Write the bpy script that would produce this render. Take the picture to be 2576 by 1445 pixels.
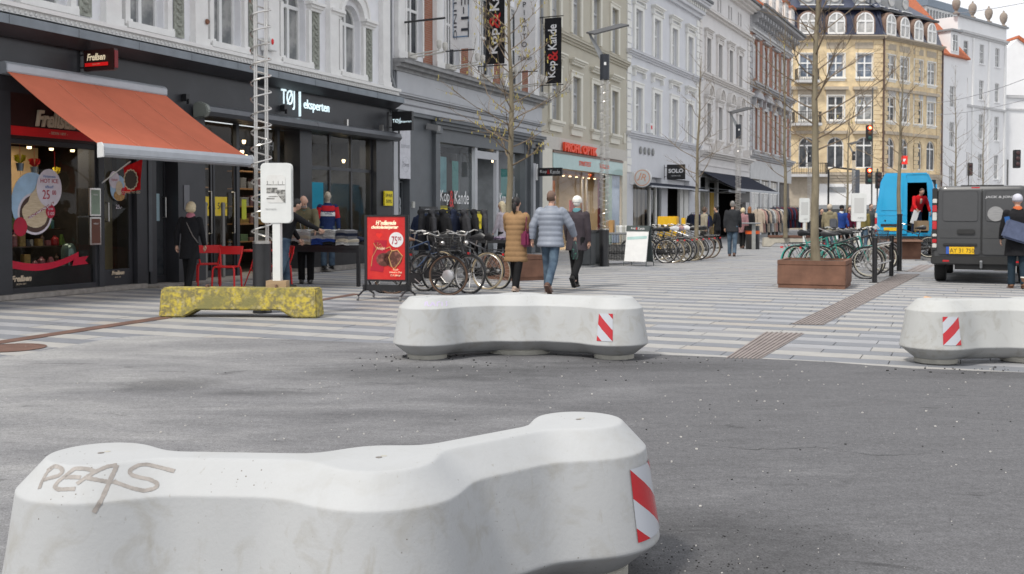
import bpy, bmesh, math, random
from mathutils import Vector, Matrix
from mathutils.bvhtree import BVHTree
random.seed(7)
R = math.radians; PI = math.pi
for o in list(bpy.data.objects): bpy.data.objects.remove(o)
S = bpy.context.scene; C = S.collection
# ---------------- camera
F = 2600.; PITCH = R(1.5); CAMH = 1.40; HZ = 541.
CX = 1288.; CY = HZ + F * math.tan(PITCH)
cam = bpy.data.objects.new('camera', bpy.data.cameras.new('camera')); C.objects.link(cam)
cam.location = (0, 0, CAMH); cam.rotation_euler = (R(90) - PITCH, 0, 0)
cam.data.sensor_width = 36; cam.data.lens = 36 * F / 2576
cam.data.shift_y = (CY - 722.5) / 2576
cam.data.clip_start = .05; cam.data.clip_end = 2000
cam.data.dof.use_dof = True; cam.data.dof.focus_distance = 4.2; cam.data.dof.aperture_fstop = 11
S.camera = cam
# ---------------- sky
W_ = bpy.data.worlds.new('World'); S.world = W_; W_.use_nodes = True
wt = W_.node_tree; wn = wt.nodes; wl = wt.links
SUN_EL, SUN_AZ = R(54), R(224)     # direction towards the sun: behind the camera, to the left
bg = wn['Background']; bg.inputs['Strength'].default_value = .115
sk = wn.new('ShaderNodeTexSky'); sk.sky_type = 'NISHITA'; sk.sun_disc = False
sk.sun_elevation = SUN_EL; sk.sun_rotation = SUN_AZ; sk.dust_density = 2.
tc = wn.new('ShaderNodeTexCoord'); mp = wn.new('ShaderNodeMapping'); mp.inputs['Scale'].default_value = (1, 1, 2.6)
nz = wn.new('ShaderNodeTexNoise'); nz.inputs['Scale'].default_value = 2.2; nz.inputs['Detail'].default_value = 7; nz.inputs['Roughness'].default_value = .55
rp = wn.new('ShaderNodeValToRGB'); rp.color_ramp.elements[0].position = .22; rp.color_ramp.elements[1].position = .44; rp.color_ramp.elements[0].color = (.35, .35, .35, 1)
n2 = wn.new('ShaderNodeTexNoise'); n2.inputs['Scale'].default_value = 4.; n2.inputs['Detail'].default_value = 5
r2 = wn.new('ShaderNodeValToRGB')
r2.color_ramp.elements[0].position = .35; r2.color_ramp.elements[0].color = (6.6, 6.9, 7.6, 1)
r2.color_ramp.elements[1].position = .62; r2.color_ramp.elements[1].color = (9., 9.1, 9.3, 1)
mx = wn.new('ShaderNodeMix'); mx.data_type = 'RGBA'
wl.new(tc.outputs['Generated'], mp.inputs['Vector']); wl.new(mp.outputs[0], nz.inputs['Vector']); wl.new(mp.outputs[0], n2.inputs['Vector'])
wl.new(nz.outputs['Fac'], rp.inputs[0]); wl.new(n2.outputs['Fac'], r2.inputs[0])
wl.new(rp.outputs[0], mx.inputs[0]); wl.new(sk.outputs[0], mx.inputs[6]); wl.new(r2.outputs[0], mx.inputs[7])
wl.new(mx.outputs[2], bg.inputs['Color'])
sun = bpy.data.objects.new('sun', bpy.data.lights.new('sun', 'SUN')); C.objects.link(sun)
sun.data.energy = 2.8; sun.data.angle = R(9); sun.data.color = (1, .955, .88)
sd = Vector((math.sin(SUN_AZ) * math.cos(SUN_EL), math.cos(SUN_AZ) * math.cos(SUN_EL), math.sin(SUN_EL)))
sun.rotation_euler = sd.to_track_quat('Z', 'Y').to_euler()
S.view_settings.view_transform = 'Standard'; S.view_settings.look = 'None'
S.view_settings.exposure = .17; S.view_settings.gamma = 1; S.view_settings.use_curve_mapping = False
S.render.engine = 'CYCLES'; S.cycles.max_bounces = 6; S.cycles.transparent_max_bounces = 12
S.cycles.caustics_reflective = False; S.cycles.caustics_refractive = False

# ---------------- measuring: a sight line of the survey photo met with a plane
def ray(u, v):
    x = (u - CX) / F; y = (CY - v) / F
    return Vector((x, math.cos(PITCH) + y * math.sin(PITCH), -math.sin(PITCH) + y * math.cos(PITCH)))
def G(u, v, z=0.):
    d = ray(u, v); t = (z - CAMH) / d.z
    return Vector((d.x * t, d.y * t, z))
def at(u, v, Y):
    d = ray(u, v); t = Y / d.y
    return Vector((d.x * t, Y, CAMH + d.z * t))

# ---------------- materials
MC = {}
def _n(t, k, **kw):
    n = t.nodes.new(k)
    for a, b in kw.items(): setattr(n, a, b)
    return n
def mat(name, col, rough=.6, metal=0., var=.12, sc=6., bump=0., bsc=40., spec=.5, col2=None, thr=None, emit=0., stretch=None, coat=0.):
    """principled material with noise wear; col2 = second colour mixed by the noise (thr = ramp limits)"""
    if name in MC: return MC[name]
    m = bpy.data.materials.new(name); m.use_nodes = True; t = m.node_tree
    b = t.nodes['Principled BSDF']; L = t.links
    b.inputs['Roughness'].default_value = rough; b.inputs['Metallic'].default_value = metal
    b.inputs['Specular IOR Level'].default_value = spec; b.inputs['Coat Weight'].default_value = coat
    tcn = _n(t, 'ShaderNodeTexCoord'); mpn = _n(t, 'ShaderNodeMapping')
    L.new(tcn.outputs['Object'], mpn.inputs[0])
    if stretch: mpn.inputs['Scale'].default_value = stretch
    nn = _n(t, 'ShaderNodeTexNoise'); nn.inputs['Scale'].default_value = sc; nn.inputs['Detail'].default_value = 6; nn.inputs['Roughness'].default_value = .6
    L.new(mpn.outputs[0], nn.inputs['Vector'])
    rr = _n(t, 'ShaderNodeValToRGB'); e = rr.color_ramp.elements
    lo, hi = thr or (.3, .7)
    e[0].position = lo; e[1].position = hi
    c = Vector(col[:3])
    if col2 is None:
        e[0].color = (*(c * (1 - var)), 1); e[1].color = (*[min(1, x) for x in c * (1 + var)], 1)
    else:
        e[0].color = (*c, 1); e[1].color = (*col2[:3], 1)
    L.new(nn.outputs['Fac'], rr.inputs[0]); L.new(rr.outputs[0], b.inputs['Base Color'])
    if emit:
        b.inputs['Emission Color'].default_value = (*c, 1); b.inputs['Emission Strength'].default_value = emit
    if bump:
        n3 = _n(t, 'ShaderNodeTexNoise'); n3.inputs['Scale'].default_value = bsc; n3.inputs['Detail'].default_value = 4
        L.new(mpn.outputs[0], n3.inputs['Vector'])
        bp = _n(t, 'ShaderNodeBump'); bp.inputs['Strength'].default_value = bump; bp.inputs['Distance'].default_value = .01
        L.new(n3.outputs['Fac'], bp.inputs['Height']); L.new(bp.outputs[0], b.inputs['Normal'])
    MC[name] = m; return m
def cloth(name, col, **k): return mat(name, col, rough=.9, spec=.2, var=k.pop('var', .18), sc=k.pop('sc', 9), bump=.3, bsc=120, **k)
def paint(name, col, rough=.35, **k): return mat(name, col, rough=rough, var=k.pop('var', .05), **k)

WHITE = paint('white_paint', (.78, .78, .77), .45); BLACK = paint('black_paint', (.018, .018, .02), .4, var=.2)
STEEL = mat('stainless_steel', (.62, .60, .57), .28, 1., .05); DARK = mat('dark_rubber', (.02, .02, .02), .8)
GREY = paint('grey_metal', (.25, .26, .27), .45); RED = paint('red_paint', (.70, .015, .018), .4); YEL = paint('yellow_paper', (.85, .68, .01), .6)
CORT = mat('weathered_steel', (.17, .085, .055), .85, 0, .3, 3, .3, 60)
SKIN = mat('skin', (.55, .33, .24), .55, var=.08); SKIN2 = mat('dark_skin', (.20, .10, .06), .55, var=.08)

# ---------------- mesh builder
class MB:
    def __init__(s): s.v = []; s.f = []; s.m = []; s.M = Matrix.Identity(4); s.uv = None
    def add(s, vs, fs, mi=0, M=None):
        A = s.M @ M if M is not None else s.M
        o = len(s.v)
        s.v += [tuple(A @ Vector(p)) for p in vs]
        s.f += [tuple(i + o for i in f) for f in fs]; s.m += [mi] * len(fs)
        return s
    def box(s, x0, y0, z0, x1, y1, z1, mi=0, M=None):
        return s.add([(x0,y0,z0),(x1,y0,z0),(x1,y1,z0),(x0,y1,z0),(x0,y0,z1),(x1,y0,z1),(x1,y1,z1),(x0,y1,z1)],
                     [(0,3,2,1),(4,5,6,7),(0,1,5,4),(1,2,6,5),(2,3,7,6),(3,0,4,7)], mi, M)
    def cb(s, c, d, mi=0, M=None):
        return s.box(c[0]-d[0]/2, c[1]-d[1]/2, c[2]-d[2]/2, c[0]+d[0]/2, c[1]+d[1]/2, c[2]+d[2]/2, mi, M)
    def tube(s, pts, r, n=6, mi=0, cap=True, closed=False):
        pts = [Vector(p) for p in pts]; N = len(pts); rs = r if isinstance(r, list) else [r] * N
        vs = []; up = None
        for i, p in enumerate(pts):
            if closed: t = pts[(i + 1) % N] - pts[i - 1]
            else: t = pts[min(i + 1, N - 1)] - pts[max(i - 1, 0)]
            if t.length < 1e-9: t = Vector((0, 0, 1))
            t.normalize()
            if up is None:
                up = Vector((0, 0, 1)) if abs(t.z) < .9 else Vector((1, 0, 0))
            a = t.cross(up)
            if a.length < 1e-6: a = t.cross(Vector((0, 1, 0)))
            a.normalize(); b = a.cross(t).normalized(); up = b
            rr = rs[i]; ra, rb = rr if isinstance(rr, (list, tuple)) else (rr, rr)
            for k in range(n):
                q = 2 * PI * k / n
                vs.append(p + a * (math.cos(q) * ra) + b * (math.sin(q) * rb))
        fs = []
        for i in range(N if closed else N - 1):
            j = (i + 1) % N
            for k in range(n):
                l = (k + 1) % n
                fs.append((i*n+k, i*n+l, j*n+l, j*n+k))
        if cap and not closed:
            fs.append(tuple(range(n - 1, -1, -1))); fs.append(tuple((N-1)*n + k for k in range(n)))
        return s.add(vs, fs, mi)
    def lathe(s, prof, n=16, mi=0, c=(0, 0, 0), axis='z'):
        vs = []; 
        for r, h in prof:
            for k in range(n):
                q = 2 * PI * k / n; x, y = r * math.cos(q), r * math.sin(q)
                p = (x, y, h) if axis == 'z' else ((x, h, y) if axis == 'y' else (h, x, y))
                vs.append((p[0]+c[0], p[1]+c[1], p[2]+c[2]))
        fs = [(i*n+k, i*n+(k+1)%n, (i+1)*n+(k+1)%n, (i+1)*n+k) for i in range(len(prof)-1) for k in range(n)]
        fs.append(tuple(range(n-1, -1, -1))); fs.append(tuple((len(prof)-1)*n+k for k in range(n)))
        return s.add(vs, fs, mi)
    def prism(s, poly, h0, h1, mi=0, axis='z'):
        """poly = (a, b) outline; extruded along axis from h0 to h1"""
        n = len(poly)
        def P(a, b, h): return (a, b, h) if axis == 'z' else ((a, h, b) if axis == 'y' else (h, a, b))
        vs = [P(a, b, h0) for a, b in poly] + [P(a, b, h1) for a, b in poly]
        fs = [tuple(range(n - 1, -1, -1)), tuple(range(n, 2 * n))] + [(k, (k+1) % n, n + (k+1) % n, n + k) for k in range(n)]
        return s.add(vs, fs, mi)
    def quad(s, a, b, c, d, mi=0): return s.add([a, b, c, d], [(0, 1, 2, 3)], mi)
    def ball(s, c, r, n=10, mi=0):
        r = r if isinstance(r, (list, tuple)) else (r, r, r); vs = []; m = max(4, n // 2 + 1)
        for i in range(m + 1):
            t = PI * i / m
            for k in range(n):
                q = 2 * PI * k / n
                vs.append((c[0]+r[0]*math.sin(t)*math.cos(q), c[1]+r[1]*math.sin(t)*math.sin(q), c[2]-r[2]*math.cos(t)))
        fs = [(i*n+k, i*n+(k+1)%n, (i+1)*n+(k+1)%n, (i+1)*n+k) for i in range(m) for k in range(n)]
        return s.add(vs, fs, mi)
    def mesh(s, name, mats, smooth=False, bevel=0., angle=35, fix=True):
        me = bpy.data.meshes.new(name); me.from_pydata(s.v, [], s.f)
        for m in (mats if isinstance(mats, (list, tuple)) else [mats]): me.materials.append(m)
        me.polygons.foreach_set('material_index', s.m)
        bm = bmesh.new(); bm.from_mesh(me)
        bmesh.ops.remove_doubles(bm, verts=bm.verts, dist=1e-5)
        bmesh.ops.dissolve_degenerate(bm, dist=1e-6, edges=bm.edges)
        if fix: bmesh.ops.recalc_face_normals(bm, faces=bm.faces)
        if bevel:
            es = [e for e in bm.edges if len(e.link_faces) == 2 and e.calc_face_angle(0) > R(angle)]
            bmesh.ops.bevel(bm, geom=es, offset=bevel, segments=2, affect='EDGES', clamp_overlap=True)
        bm.to_mesh(me); bm.free()
        if smooth: 
            me.polygons.foreach_set('use_smooth', [True] * len(me.polygons))
            try: me.set_sharp_from_angle(angle=R(angle + 5))
            except Exception: pass
        me.update(); return me
    def build(s, name, mats, parent=None, smooth=False, bevel=0., loc=None, **k):
        return link(name, s.mesh(name, mats, smooth, bevel, **k), parent, loc)
def link(name, me, parent=None, loc=None, rot=None):
    o = bpy.data.objects.new(name, me); C.objects.link(o)
    if parent is not None: o.parent = parent
    if loc is not None: o.location = loc
    if rot is not None: o.rotation_euler = rot
    return o
def tag(o, label=None, cat=None, group=None, kind=None):
    for k, v in (('label', label), ('category', cat), ('group', group), ('kind', kind)):
        if v: o[k] = v
    return o
def thing(name, label, cat, loc=(0, 0, 0), rz=0., group=None):
    o = bpy.data.objects.new(name, None); C.objects.link(o); o.empty_display_size = .2
    o.location = loc; o.rotation_euler = (0, 0, rz)
    return tag(o, label, cat, group)
def kids(o): return [c for c in bpy.data.objects if c.parent is o]
def remesh(me, vox, smooth=2):
    """one continuous skin round overlapping volumes"""
    o = bpy.data.objects.new('tmp', me); C.objects.link(o)
    m = o.modifiers.new('r', 'REMESH'); m.mode = 'VOXEL'; m.voxel_size = vox; m.use_smooth_shade = True
    if smooth:
        k = o.modifiers.new('s', 'SMOOTH'); k.iterations = smooth; k.factor = .5
    dg = bpy.context.evaluated_depsgraph_get(); dg.update()
    r = bpy.data.meshes.new_from_object(o.evaluated_get(dg))
    bpy.data.objects.remove(o); return r
TX = {}
def text_mesh(txt, size, depth=.004, align='CENTER', shear=0., bold=0., space=1., sx=1., fit=None):
    """lettering as a mesh lying in x/y, extruded along z"""
    k = (txt, size, depth, align, shear, bold, space, sx, fit)
    if k in TX: return TX[k]
    cu = bpy.data.curves.new('t', 'FONT'); cu.body = txt; cu.size = size; cu.extrude = depth / 2
    cu.align_x = align; cu.align_y = 'CENTER'; cu.shear = shear; cu.offset = bold; cu.space_character = space; cu.resolution_u = 3
    o = bpy.data.objects.new('t', cu); C.objects.link(o)
    dg = bpy.context.evaluated_depsgraph_get(); dg.update()
    me = bpy.data.meshes.new_from_object(o.evaluated_get(dg)); bpy.data.objects.remove(o)
    if fit:
        xs = [v.co.x for v in me.vertices]; ys = [v.co.y for v in me.vertices]; a, b = min(xs), min(ys); w, h = max(xs) - a, max(ys) - b
        for v in me.vertices: v.co.x = ((v.co.x - a) / w - .5) * fit[0]; v.co.y = ((v.co.y - b) / h - .5) * fit[1]
    elif sx != 1.:
        for v in me.vertices: v.co.x *= sx
    TX[k] = me; return me
def lettering(txt, size, m, parent, loc, rot=(PI/2, 0, 0), name='lettering', **k):
    me = text_mesh(txt, size, **k).copy(); me.materials.clear(); me.materials.append(m)
    return link(name, me, parent, loc, rot)
# ================= GROUND
STAINS = [(-2.85, 8.45, .42, .34, .45), (-1.9, 8.05, .5, .12, .35), (-.7, 9.1, 1.1, .55, .42), (1.0, 9.5, 1.4, .35, .35), (.75, 4.3, .7, .6, .45), (-.75, 5.6, 1.0, .35, .3), (4.8, 9.0, 1.5, .3, .3)]  # ragged dark ellipses multiplied into the asphalt colour: centre, radii, strength
def asphalt_mat():
    m = bpy.data.materials.new('worn_asphalt'); m.use_nodes = True; t = m.node_tree; L = t.links; b = t.nodes['Principled BSDF']
    b.inputs['Roughness'].default_value = .85; b.inputs['Specular IOR Level'].default_value = .3
    tcn = _n(t, 'ShaderNodeTexCoord')
    def noise(sc, det, scale=(1, 1, 1), rot=0., dist=0.):
        mpn = _n(t, 'ShaderNodeMapping'); mpn.inputs['Scale'].default_value = scale; mpn.inputs['Rotation'].default_value = (0, 0, rot)
        L.new(tcn.outputs['Object'], mpn.inputs[0])
        n = _n(t, 'ShaderNodeTexNoise'); n.inputs['Scale'].default_value = sc; n.inputs['Detail'].default_value = det; n.inputs['Roughness'].default_value = .62
        n.inputs['Distortion'].default_value = dist
        L.new(mpn.outputs[0], n.inputs['Vector']); return n.outputs['Fac']
    def ramp(i, stops):
        r = _n(t, 'ShaderNodeValToRGB'); e = r.color_ramp.elements
        while len(e) < len(stops): e.new(.5)
        for k, (p, c) in enumerate(stops):
            e[k].position = p; e[k].color = (c, c, c, 1) if not isinstance(c, tuple) else (*c, 1)
        L.new(i, r.inputs[0]); return r.outputs[0]
    def mix(f, a, c, mode='MIX'):
        x = _n(t, 'ShaderNodeMix'); x.data_type = 'RGBA'; x.blend_type = mode
        for s, v in ((0, f), (6, a), (7, c)):
            if isinstance(v, (int, float)): x.inputs[s].default_value = v
            elif isinstance(v, tuple): x.inputs[s].default_value = (*v, 1)
            else: L.new(v, x.inputs[s])
        return x.outputs[2]
    def math_(op, a, c):
        x = _n(t, 'ShaderNodeMath'); x.operation = op
        for s, v in ((0, a), (1, c)):
            if isinstance(v, (int, float)): x.inputs[s].default_value = v
            else: L.new(v, x.inputs[s])
        return x.outputs[0]
    # pale trodden dust collects towards the shops; the tyres keep the middle dark
    sep = _n(t, 'ShaderNodeSeparateXYZ'); L.new(tcn.outputs['Object'], sep.inputs[0])
    big = noise(.55, 5, (1, 2.2, 1), R(12), .4)
    lane = math_('MULTIPLY', math_('ADD', sep.outputs[0], 2.2), -.105)
    base = math_('ADD', big, lane)
    col = ramp(base, [(.20, (.115, .114, .119)), (.42, (.17, .169, .174)), (.62, (.225, .223, .225)), (.8, (.29, .287, .283))])
    streak = ramp(noise(2.2, 8, (1, 3.2, 1), R(8), 1.0), [(.3, .88), (.5, 1.), (.72, 1.12)])
    col = mix(1., col, streak, 'MULTIPLY')
    patch = ramp(noise(1.1, 7, (1, 2.6, 1), R(-12), 1.2), [(.63, 1.), (.70, .62)])
    col = mix(1., col, patch, 'MULTIPLY')
    grain = ramp(noise(120, 3), [(.3, .66), (.5, 1.), (.72, 1.42)])
    col = mix(1., col, grain, 'MULTIPLY')
    med = ramp(noise(28, 4), [(.3, .85), (.7, 1.15)]); col = mix(1., col, med, 'MULTIPLY')
    vo = _n(t, 'ShaderNodeTexVoronoi'); vo.inputs['Scale'].default_value = 16; L.new(tcn.outputs['Object'], vo.inputs['Vector'])
    sp = ramp(vo.outputs['Distance'], [(.055, 1.), (.085, 0.)])
    col = mix(math_('MULTIPLY', sp, .45), col, (.42, .41, .40))
    vo2 = _n(t, 'ShaderNodeTexVoronoi'); vo2.inputs['Scale'].default_value = 7.3; L.new(tcn.outputs['Object'], vo2.inputs['Vector'])
    sp2 = ramp(vo2.outputs['Distance'], [(.035, 1.), (.05, 0.)]); col = mix(sp2, col, (.05, .05, .05))
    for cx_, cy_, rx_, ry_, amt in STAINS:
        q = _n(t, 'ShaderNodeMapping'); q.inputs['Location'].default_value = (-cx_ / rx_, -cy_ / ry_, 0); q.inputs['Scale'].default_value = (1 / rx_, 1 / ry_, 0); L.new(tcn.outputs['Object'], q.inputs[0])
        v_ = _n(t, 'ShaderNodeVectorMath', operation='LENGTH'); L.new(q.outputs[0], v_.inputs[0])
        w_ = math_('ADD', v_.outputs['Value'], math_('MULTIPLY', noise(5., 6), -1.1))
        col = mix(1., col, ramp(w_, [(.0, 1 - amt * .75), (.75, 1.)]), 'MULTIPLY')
    L.new(col, b.inputs['Base Color'])
    bp = _n(t, 'ShaderNodeBump'); bp.inputs['Strength'].default_value = .5; bp.inputs['Distance'].default_value = .006
    L.new(noise(120, 5), bp.inputs['Height']); L.new(bp.outputs[0], b.inputs['Normal'])
    return m
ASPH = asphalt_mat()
PA = R(24.0); pr = Vector((math.cos(PA), -math.sin(PA), 0)); pd = Vector((math.sin(PA), math.cos(PA), 0))
def PV(a, b, z=0.): v = pr * a + pd * b; return Vector((v.x, v.y, z))
ROW = .32; LEN = .90
# ground sheet to the horizon: banded paving carried on as colour where slabs are too far to tell apart
def band_mat():
    m = bpy.data.materials.new('far_banded_paving'); m.use_nodes = True; t = m.node_tree; L = t.links; b = t.nodes['Principled BSDF']
    b.inputs['Roughness'].default_value = .75
    tcn = _n(t, 'ShaderNodeTexCoord'); mpn = _n(t, 'ShaderNodeMapping'); mpn.inputs['Rotation'].default_value = (0, 0, PA)
    L.new(tcn.outputs['Object'], mpn.inputs[0])
    br = _n(t, 'ShaderNodeTexBrick'); br.offset = .5
    for k, v in (('Scale', 1.), ('Mortar Size', .004), ('Brick Width', LEN), ('Row Height', ROW), ('Bias', 0.)): br.inputs[k].default_value = v
    L.new(mpn.outputs[0], br.inputs['Vector'])
    sep = _n(t, 'ShaderNodeSeparateXYZ'); L.new(mpn.outputs[0], sep.inputs[0])
    md = _n(t, 'ShaderNodeMath', operation='PINGPONG'); md.inputs[1].default_value = ROW; L.new(sep.outputs[1], md.inputs[0])
    gt = _n(t, 'ShaderNodeMath', operation='GREATER_THAN'); gt.inputs[1].default_value = ROW / 2; L.new(md.outputs[0], gt.inputs[0])
    x = _n(t, 'ShaderNodeMix', data_type='RGBA'); x.inputs[6].default_value = (.21, .215, .23, 1); x.inputs[7].default_value = (.32, .316, .31, 1)
    L.new(gt.outputs[0], x.inputs[0])
    nn = _n(t, 'ShaderNodeTexNoise'); nn.inputs['Scale'].default_value = .4; nn.inputs['Detail'].default_value = 6; L.new(tcn.outputs['Object'], nn.inputs['Vector'])
    r = _n(t, 'ShaderNodeValToRGB'); r.color_ramp.elements[0].color = (.8, .8, .8, 1); r.color_ramp.elements[1].color = (1.15, 1.15, 1.15, 1)
    r.color_ramp.elements[0].position = .3; r.color_ramp.elements[1].position = .7
    L.new(nn.outputs['Fac'], r.inputs[0]); y = _n(t, 'ShaderNodeMix', data_type='RGBA', blend_type='MULTIPLY'); y.inputs[0].default_value = 1
    L.new(x.outputs[2], y.inputs[6]); L.new(r.outputs[0], y.inputs[7]); L.new(y.outputs[2], b.inputs['Base Color'])
    return m
far = MB(); far.quad((-300, -60, -.03), (400, -60, -.03), (400, 900, -.03), (-300, 900, -.03))
g = far.build('ground', mat('bedding_sand', (.13, .125, .12), .95, bump=.3)); tag(g, kind='structure')
NB = 40.
fp = MB(); a0, a1 = -30, 60
fp.quad(PV(a0, NB), PV(a1, NB), PV(a1, 420), PV(a0, 420)); 
g = fp.build('street', band_mat(), loc=(0, 0, -.004)); tag(g, kind='structure')
# --- slabs
edge = [(-60, 995), (-300, 960), (0, 903), (60, 893), (110, 884), (183, 870), (255, 857), (330, 848), (395, 846), (458, 850), (560, 851), (700, 855), (943, 864), (1761, 898), (1913, 904), (2093, 913), (2299, 929), (2576, 939), (2900, 958)]
EW = [G(*e) for e in edge[2:]]
EW = [Vector((-7.2, 5.0, 0)), Vector((-6.2, 7.4, 0)), Vector((-5.5, 9.0, 0))] + EW + [Vector((12, 6.1, 0))]
def above_edge(p):
    for a, b in zip(EW, EW[1:]):
        if a.x <= p.x < b.x: return p.y > a.y + (b.y - a.y) * (p.x - a.x) / (b.x - a.x)
    return p.x < EW[0].x
SL = [mat('pale_paving_stone', (.345, .335, .32), .75, var=.10, sc=3, bump=.25, bsc=90), mat('blue_grey_paving_stone', (.19, .197, .215), .7, var=.10, sc=3, bump=.25, bsc=90),
      mat('buff_paving_stone', (.345, .32, .29), .75, var=.08, sc=3, bump=.25, bsc=90), mat('mid_grey_paving_stone', (.235, .235, .245), .72, var=.10, sc=3, bump=.25, bsc=90),
      mat('cool_pale_paving_stone', (.30, .302, .315), .72, var=.10, sc=3, bump=.25, bsc=90)]
pv = thing('pavement', None, None); tag(pv, kind='structure')
def slab_mesh(L, mi):
    k = ('slab', round(L, 2), mi)
    if k not in TX:
        b = MB(); b.box(.003, .003, -.03, L - .003, ROW - .003, 0); TX[k] = b.mesh('paving_slab', SL[mi], bevel=.003)
    return TX[k]
drain = [(2.07, 10.03), (2.41, 10.0)]
slabs = []
rows = int((NB - 4) / ROW)
rs = random.Random(3)
for r in range(rows):
    b0 = NB - (r + 1) * ROW
    a = -22 + rs.uniform(0, LEN)
    while a < 34:
        L = LEN * rs.choice((1, 1, 1, .75, 1.15)); c = PV(a + L / 2, b0 + ROW / 2)
        s = c.x / max(c.y, .1)
        if above_edge(c) or above_edge(PV(a, b0)) or above_edge(PV(a + L, b0 + ROW)):
            if -.62 < s < .62 and c.y > 6:
                pale = r % 2
                mi = (0 if rs.random() < .72 else (2 if rs.random() < .28 else 4)) if pale else (1 if rs.random() < .8 else 3)
                slabs.append((c.length, a, b0, L, mi))
        a += L
slabs.sort(key=lambda q: q[0])
stuffmb = MB()
rot = -PA
for i, (d, a, b0, L, mi) in enumerate(slabs):
    p = PV(a, b0, rs.uniform(-.0035, 0))
    if i < 300:
        Lq = round(L / .05) * .05
        link('paving_slab', slab_mesh(L, mi), pv, p, (0, 0, rot))
    else:
        M = Matrix.Translation(p) @ Matrix.Rotation(rot, 4, 'Z')
        stuffmb.add([M @ Vector(q) for q in ((.004,.004,0),(L-.004,.004,0),(L-.004,ROW-.004,0),(.004,ROW-.004,0),(.004,.004,-.02),(L-.004,.004,-.02),(L-.004,ROW-.004,-.02),(.004,ROW-.004,-.02))],
                    [(0,1,2,3),(0,4,5,1),(1,5,6,2),(2,6,7,3),(3,7,4,0)], mi)
o = stuffmb.build('paving_slabs', SL, pv, fix=False); tag(o, kind='stuff')
# --- asphalt sheet laid over the slabs' edge, slightly ragged
def ragged(pts, step=.12, amp=.012):
    out = []; rr = random.Random(5)
    for a, b in zip(pts, pts[1:]):
        n = max(1, int((b - a).length / step))
        for k in range(n):
            q = a.lerp(b, k / n); out.append(Vector((q.x, q.y + rr.uniform(-amp, amp), 0)))
    return out + [pts[-1]]
re_ = ragged(EW)
ab = MB(); poly = [(p.x, p.y) for p in re_] + [(12, -40), (-40, -40), (-40, 5.0)]
ab.prism(poly[::-1], -.02, .006)
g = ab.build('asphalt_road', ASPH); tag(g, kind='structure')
# --- iron strips
RUST = mat('brown_iron', (.15, .085, .065), .7, .2, .25, 5, .3, 80)
DR = mat('drain_iron', (.24, .205, .19), .65, .1, .2, 5, .3, 80)
def strip(name, quads, m, label, ribs=0):
    r = thing(name, None, None); tag(r, kind='structure')
    for q in quads:
        q = [Vector(p) for p in q]   # near-left, near-right, far-right, far-left
        b = MB(); b.add([*(p + Vector((0, 0, .001)) for p in q), *(p + Vector((0, 0, .005)) for p in q)], [(3,2,1,0),(4,5,6,7),(0,1,5,4),(1,2,6,5),(2,3,7,6),(3,0,4,7)])
        b.build('plate', m, r)
        for k in range(ribs):
            f0, f1 = (k + .3) / ribs, (k + .62) / ribs
            w = [q[0].lerp(q[1], f0), q[0].lerp(q[1], f1), q[3].lerp(q[2], f1), q[3].lerp(q[2], f0)]
            c = MB(); c.add([*(p + Vector((0, 0, .004)) for p in w), *(p + Vector((0, 0, .013)) for p in w)], [(4,5,6,7),(0,1,5,4),(1,2,6,5),(2,3,7,6),(3,0,4,7)])
            c.build('rib', m, r)
    return r
strip('drain_grating', [[G(1823, 903.5), G(1909, 906), G(2023, 840), G(1924, 837)], [G(1991, 816), G(2071, 818), G(2315, 691), G(2257, 690)]], DR, '', 8)
strip('drain_channel', [[G(2275, 684), G(2320, 684), G(2352, 667), G(2312, 667)]], DR, '', 3)
strip('iron_edge_strip', [[G(-160, 882), G(-120, 884), G(434, 800), G(405, 797)], [G(790, 756), G(806, 758), G(905, 741), G(890, 739)]], RUST, '')
b = MB(); b.lathe([(.33, 0), (.36, .004), (.36, .006), (.30, .008), (.30, .005), (.02, .005)], 28)
o = b.build('manhole_cover', RUST); o.location = G(24, 876, .001); tag(o, 'round rusty manhole cover in the paving at the left edge, below the brown strip', 'manhole cover')
for k, (u, v) in enumerate([(2327, 751)]):
    b = MB(); b.add([(0,0,0),(.14,.01,.004),(.12,.09,.02),(.05,.12,.03),(.0,.08,.01)], [(0,1,2,3,4),(4,3,2,1,0)])
    o = b.build('fallen_leaf', mat('dry_leaf', (.55, .34, .2), .8), fix=False); o.location = G(u, v, .008); tag(o, 'dry leaf lying on the striped paving behind the right barrier', 'leaf')
# --- grit on the asphalt
gm = MB(); gr = random.Random(11)
def grit(cu, n, sx, sy, lo, hi, mi=0):
    for _ in range(n):
        x = cu.x + gr.gauss(0, sx); y = cu.y + gr.gauss(0, sy); s = gr.uniform(lo, hi)
        M = Matrix.Translation((x, y, .006 + s * .25)) @ Matrix.Rotation(gr.uniform(0, 6), 4, 'Z')
        gm.cb((0, 0, 0), (s, s * .7, s * .55), mi if gr.random() < .8 else 1, M)
grit(G(1900, 1400), 260, .5, .5, .002, .006); grit(G(1700, 1420), 160, .25, .2, .002, .008)
grit(G(1300, 925), 60, 1.0, .3, .005, .015); grit(G(1600, 905), 40, .5, .2, .005, .016); grit(G(1050, 900), 50, .25, .12, .01, .022)
grit(G(2450, 932), 40, .6, .12, .006, .02); grit(G(2300, 1100), 70, 2, 1.2, .004, .012); grit(G(800, 1000), 120, 2.5, 1.3, .005, .014, 1); grit(G(2000, 1050), 100, 2, 1.2, .004, .012, 1)
o = gm.build('grit', [mat('dark_grit', (.03, .03, .03), .9), mat('pale_grit', (.5, .48, .45), .9)]); tag(o, kind='stuff')

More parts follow.
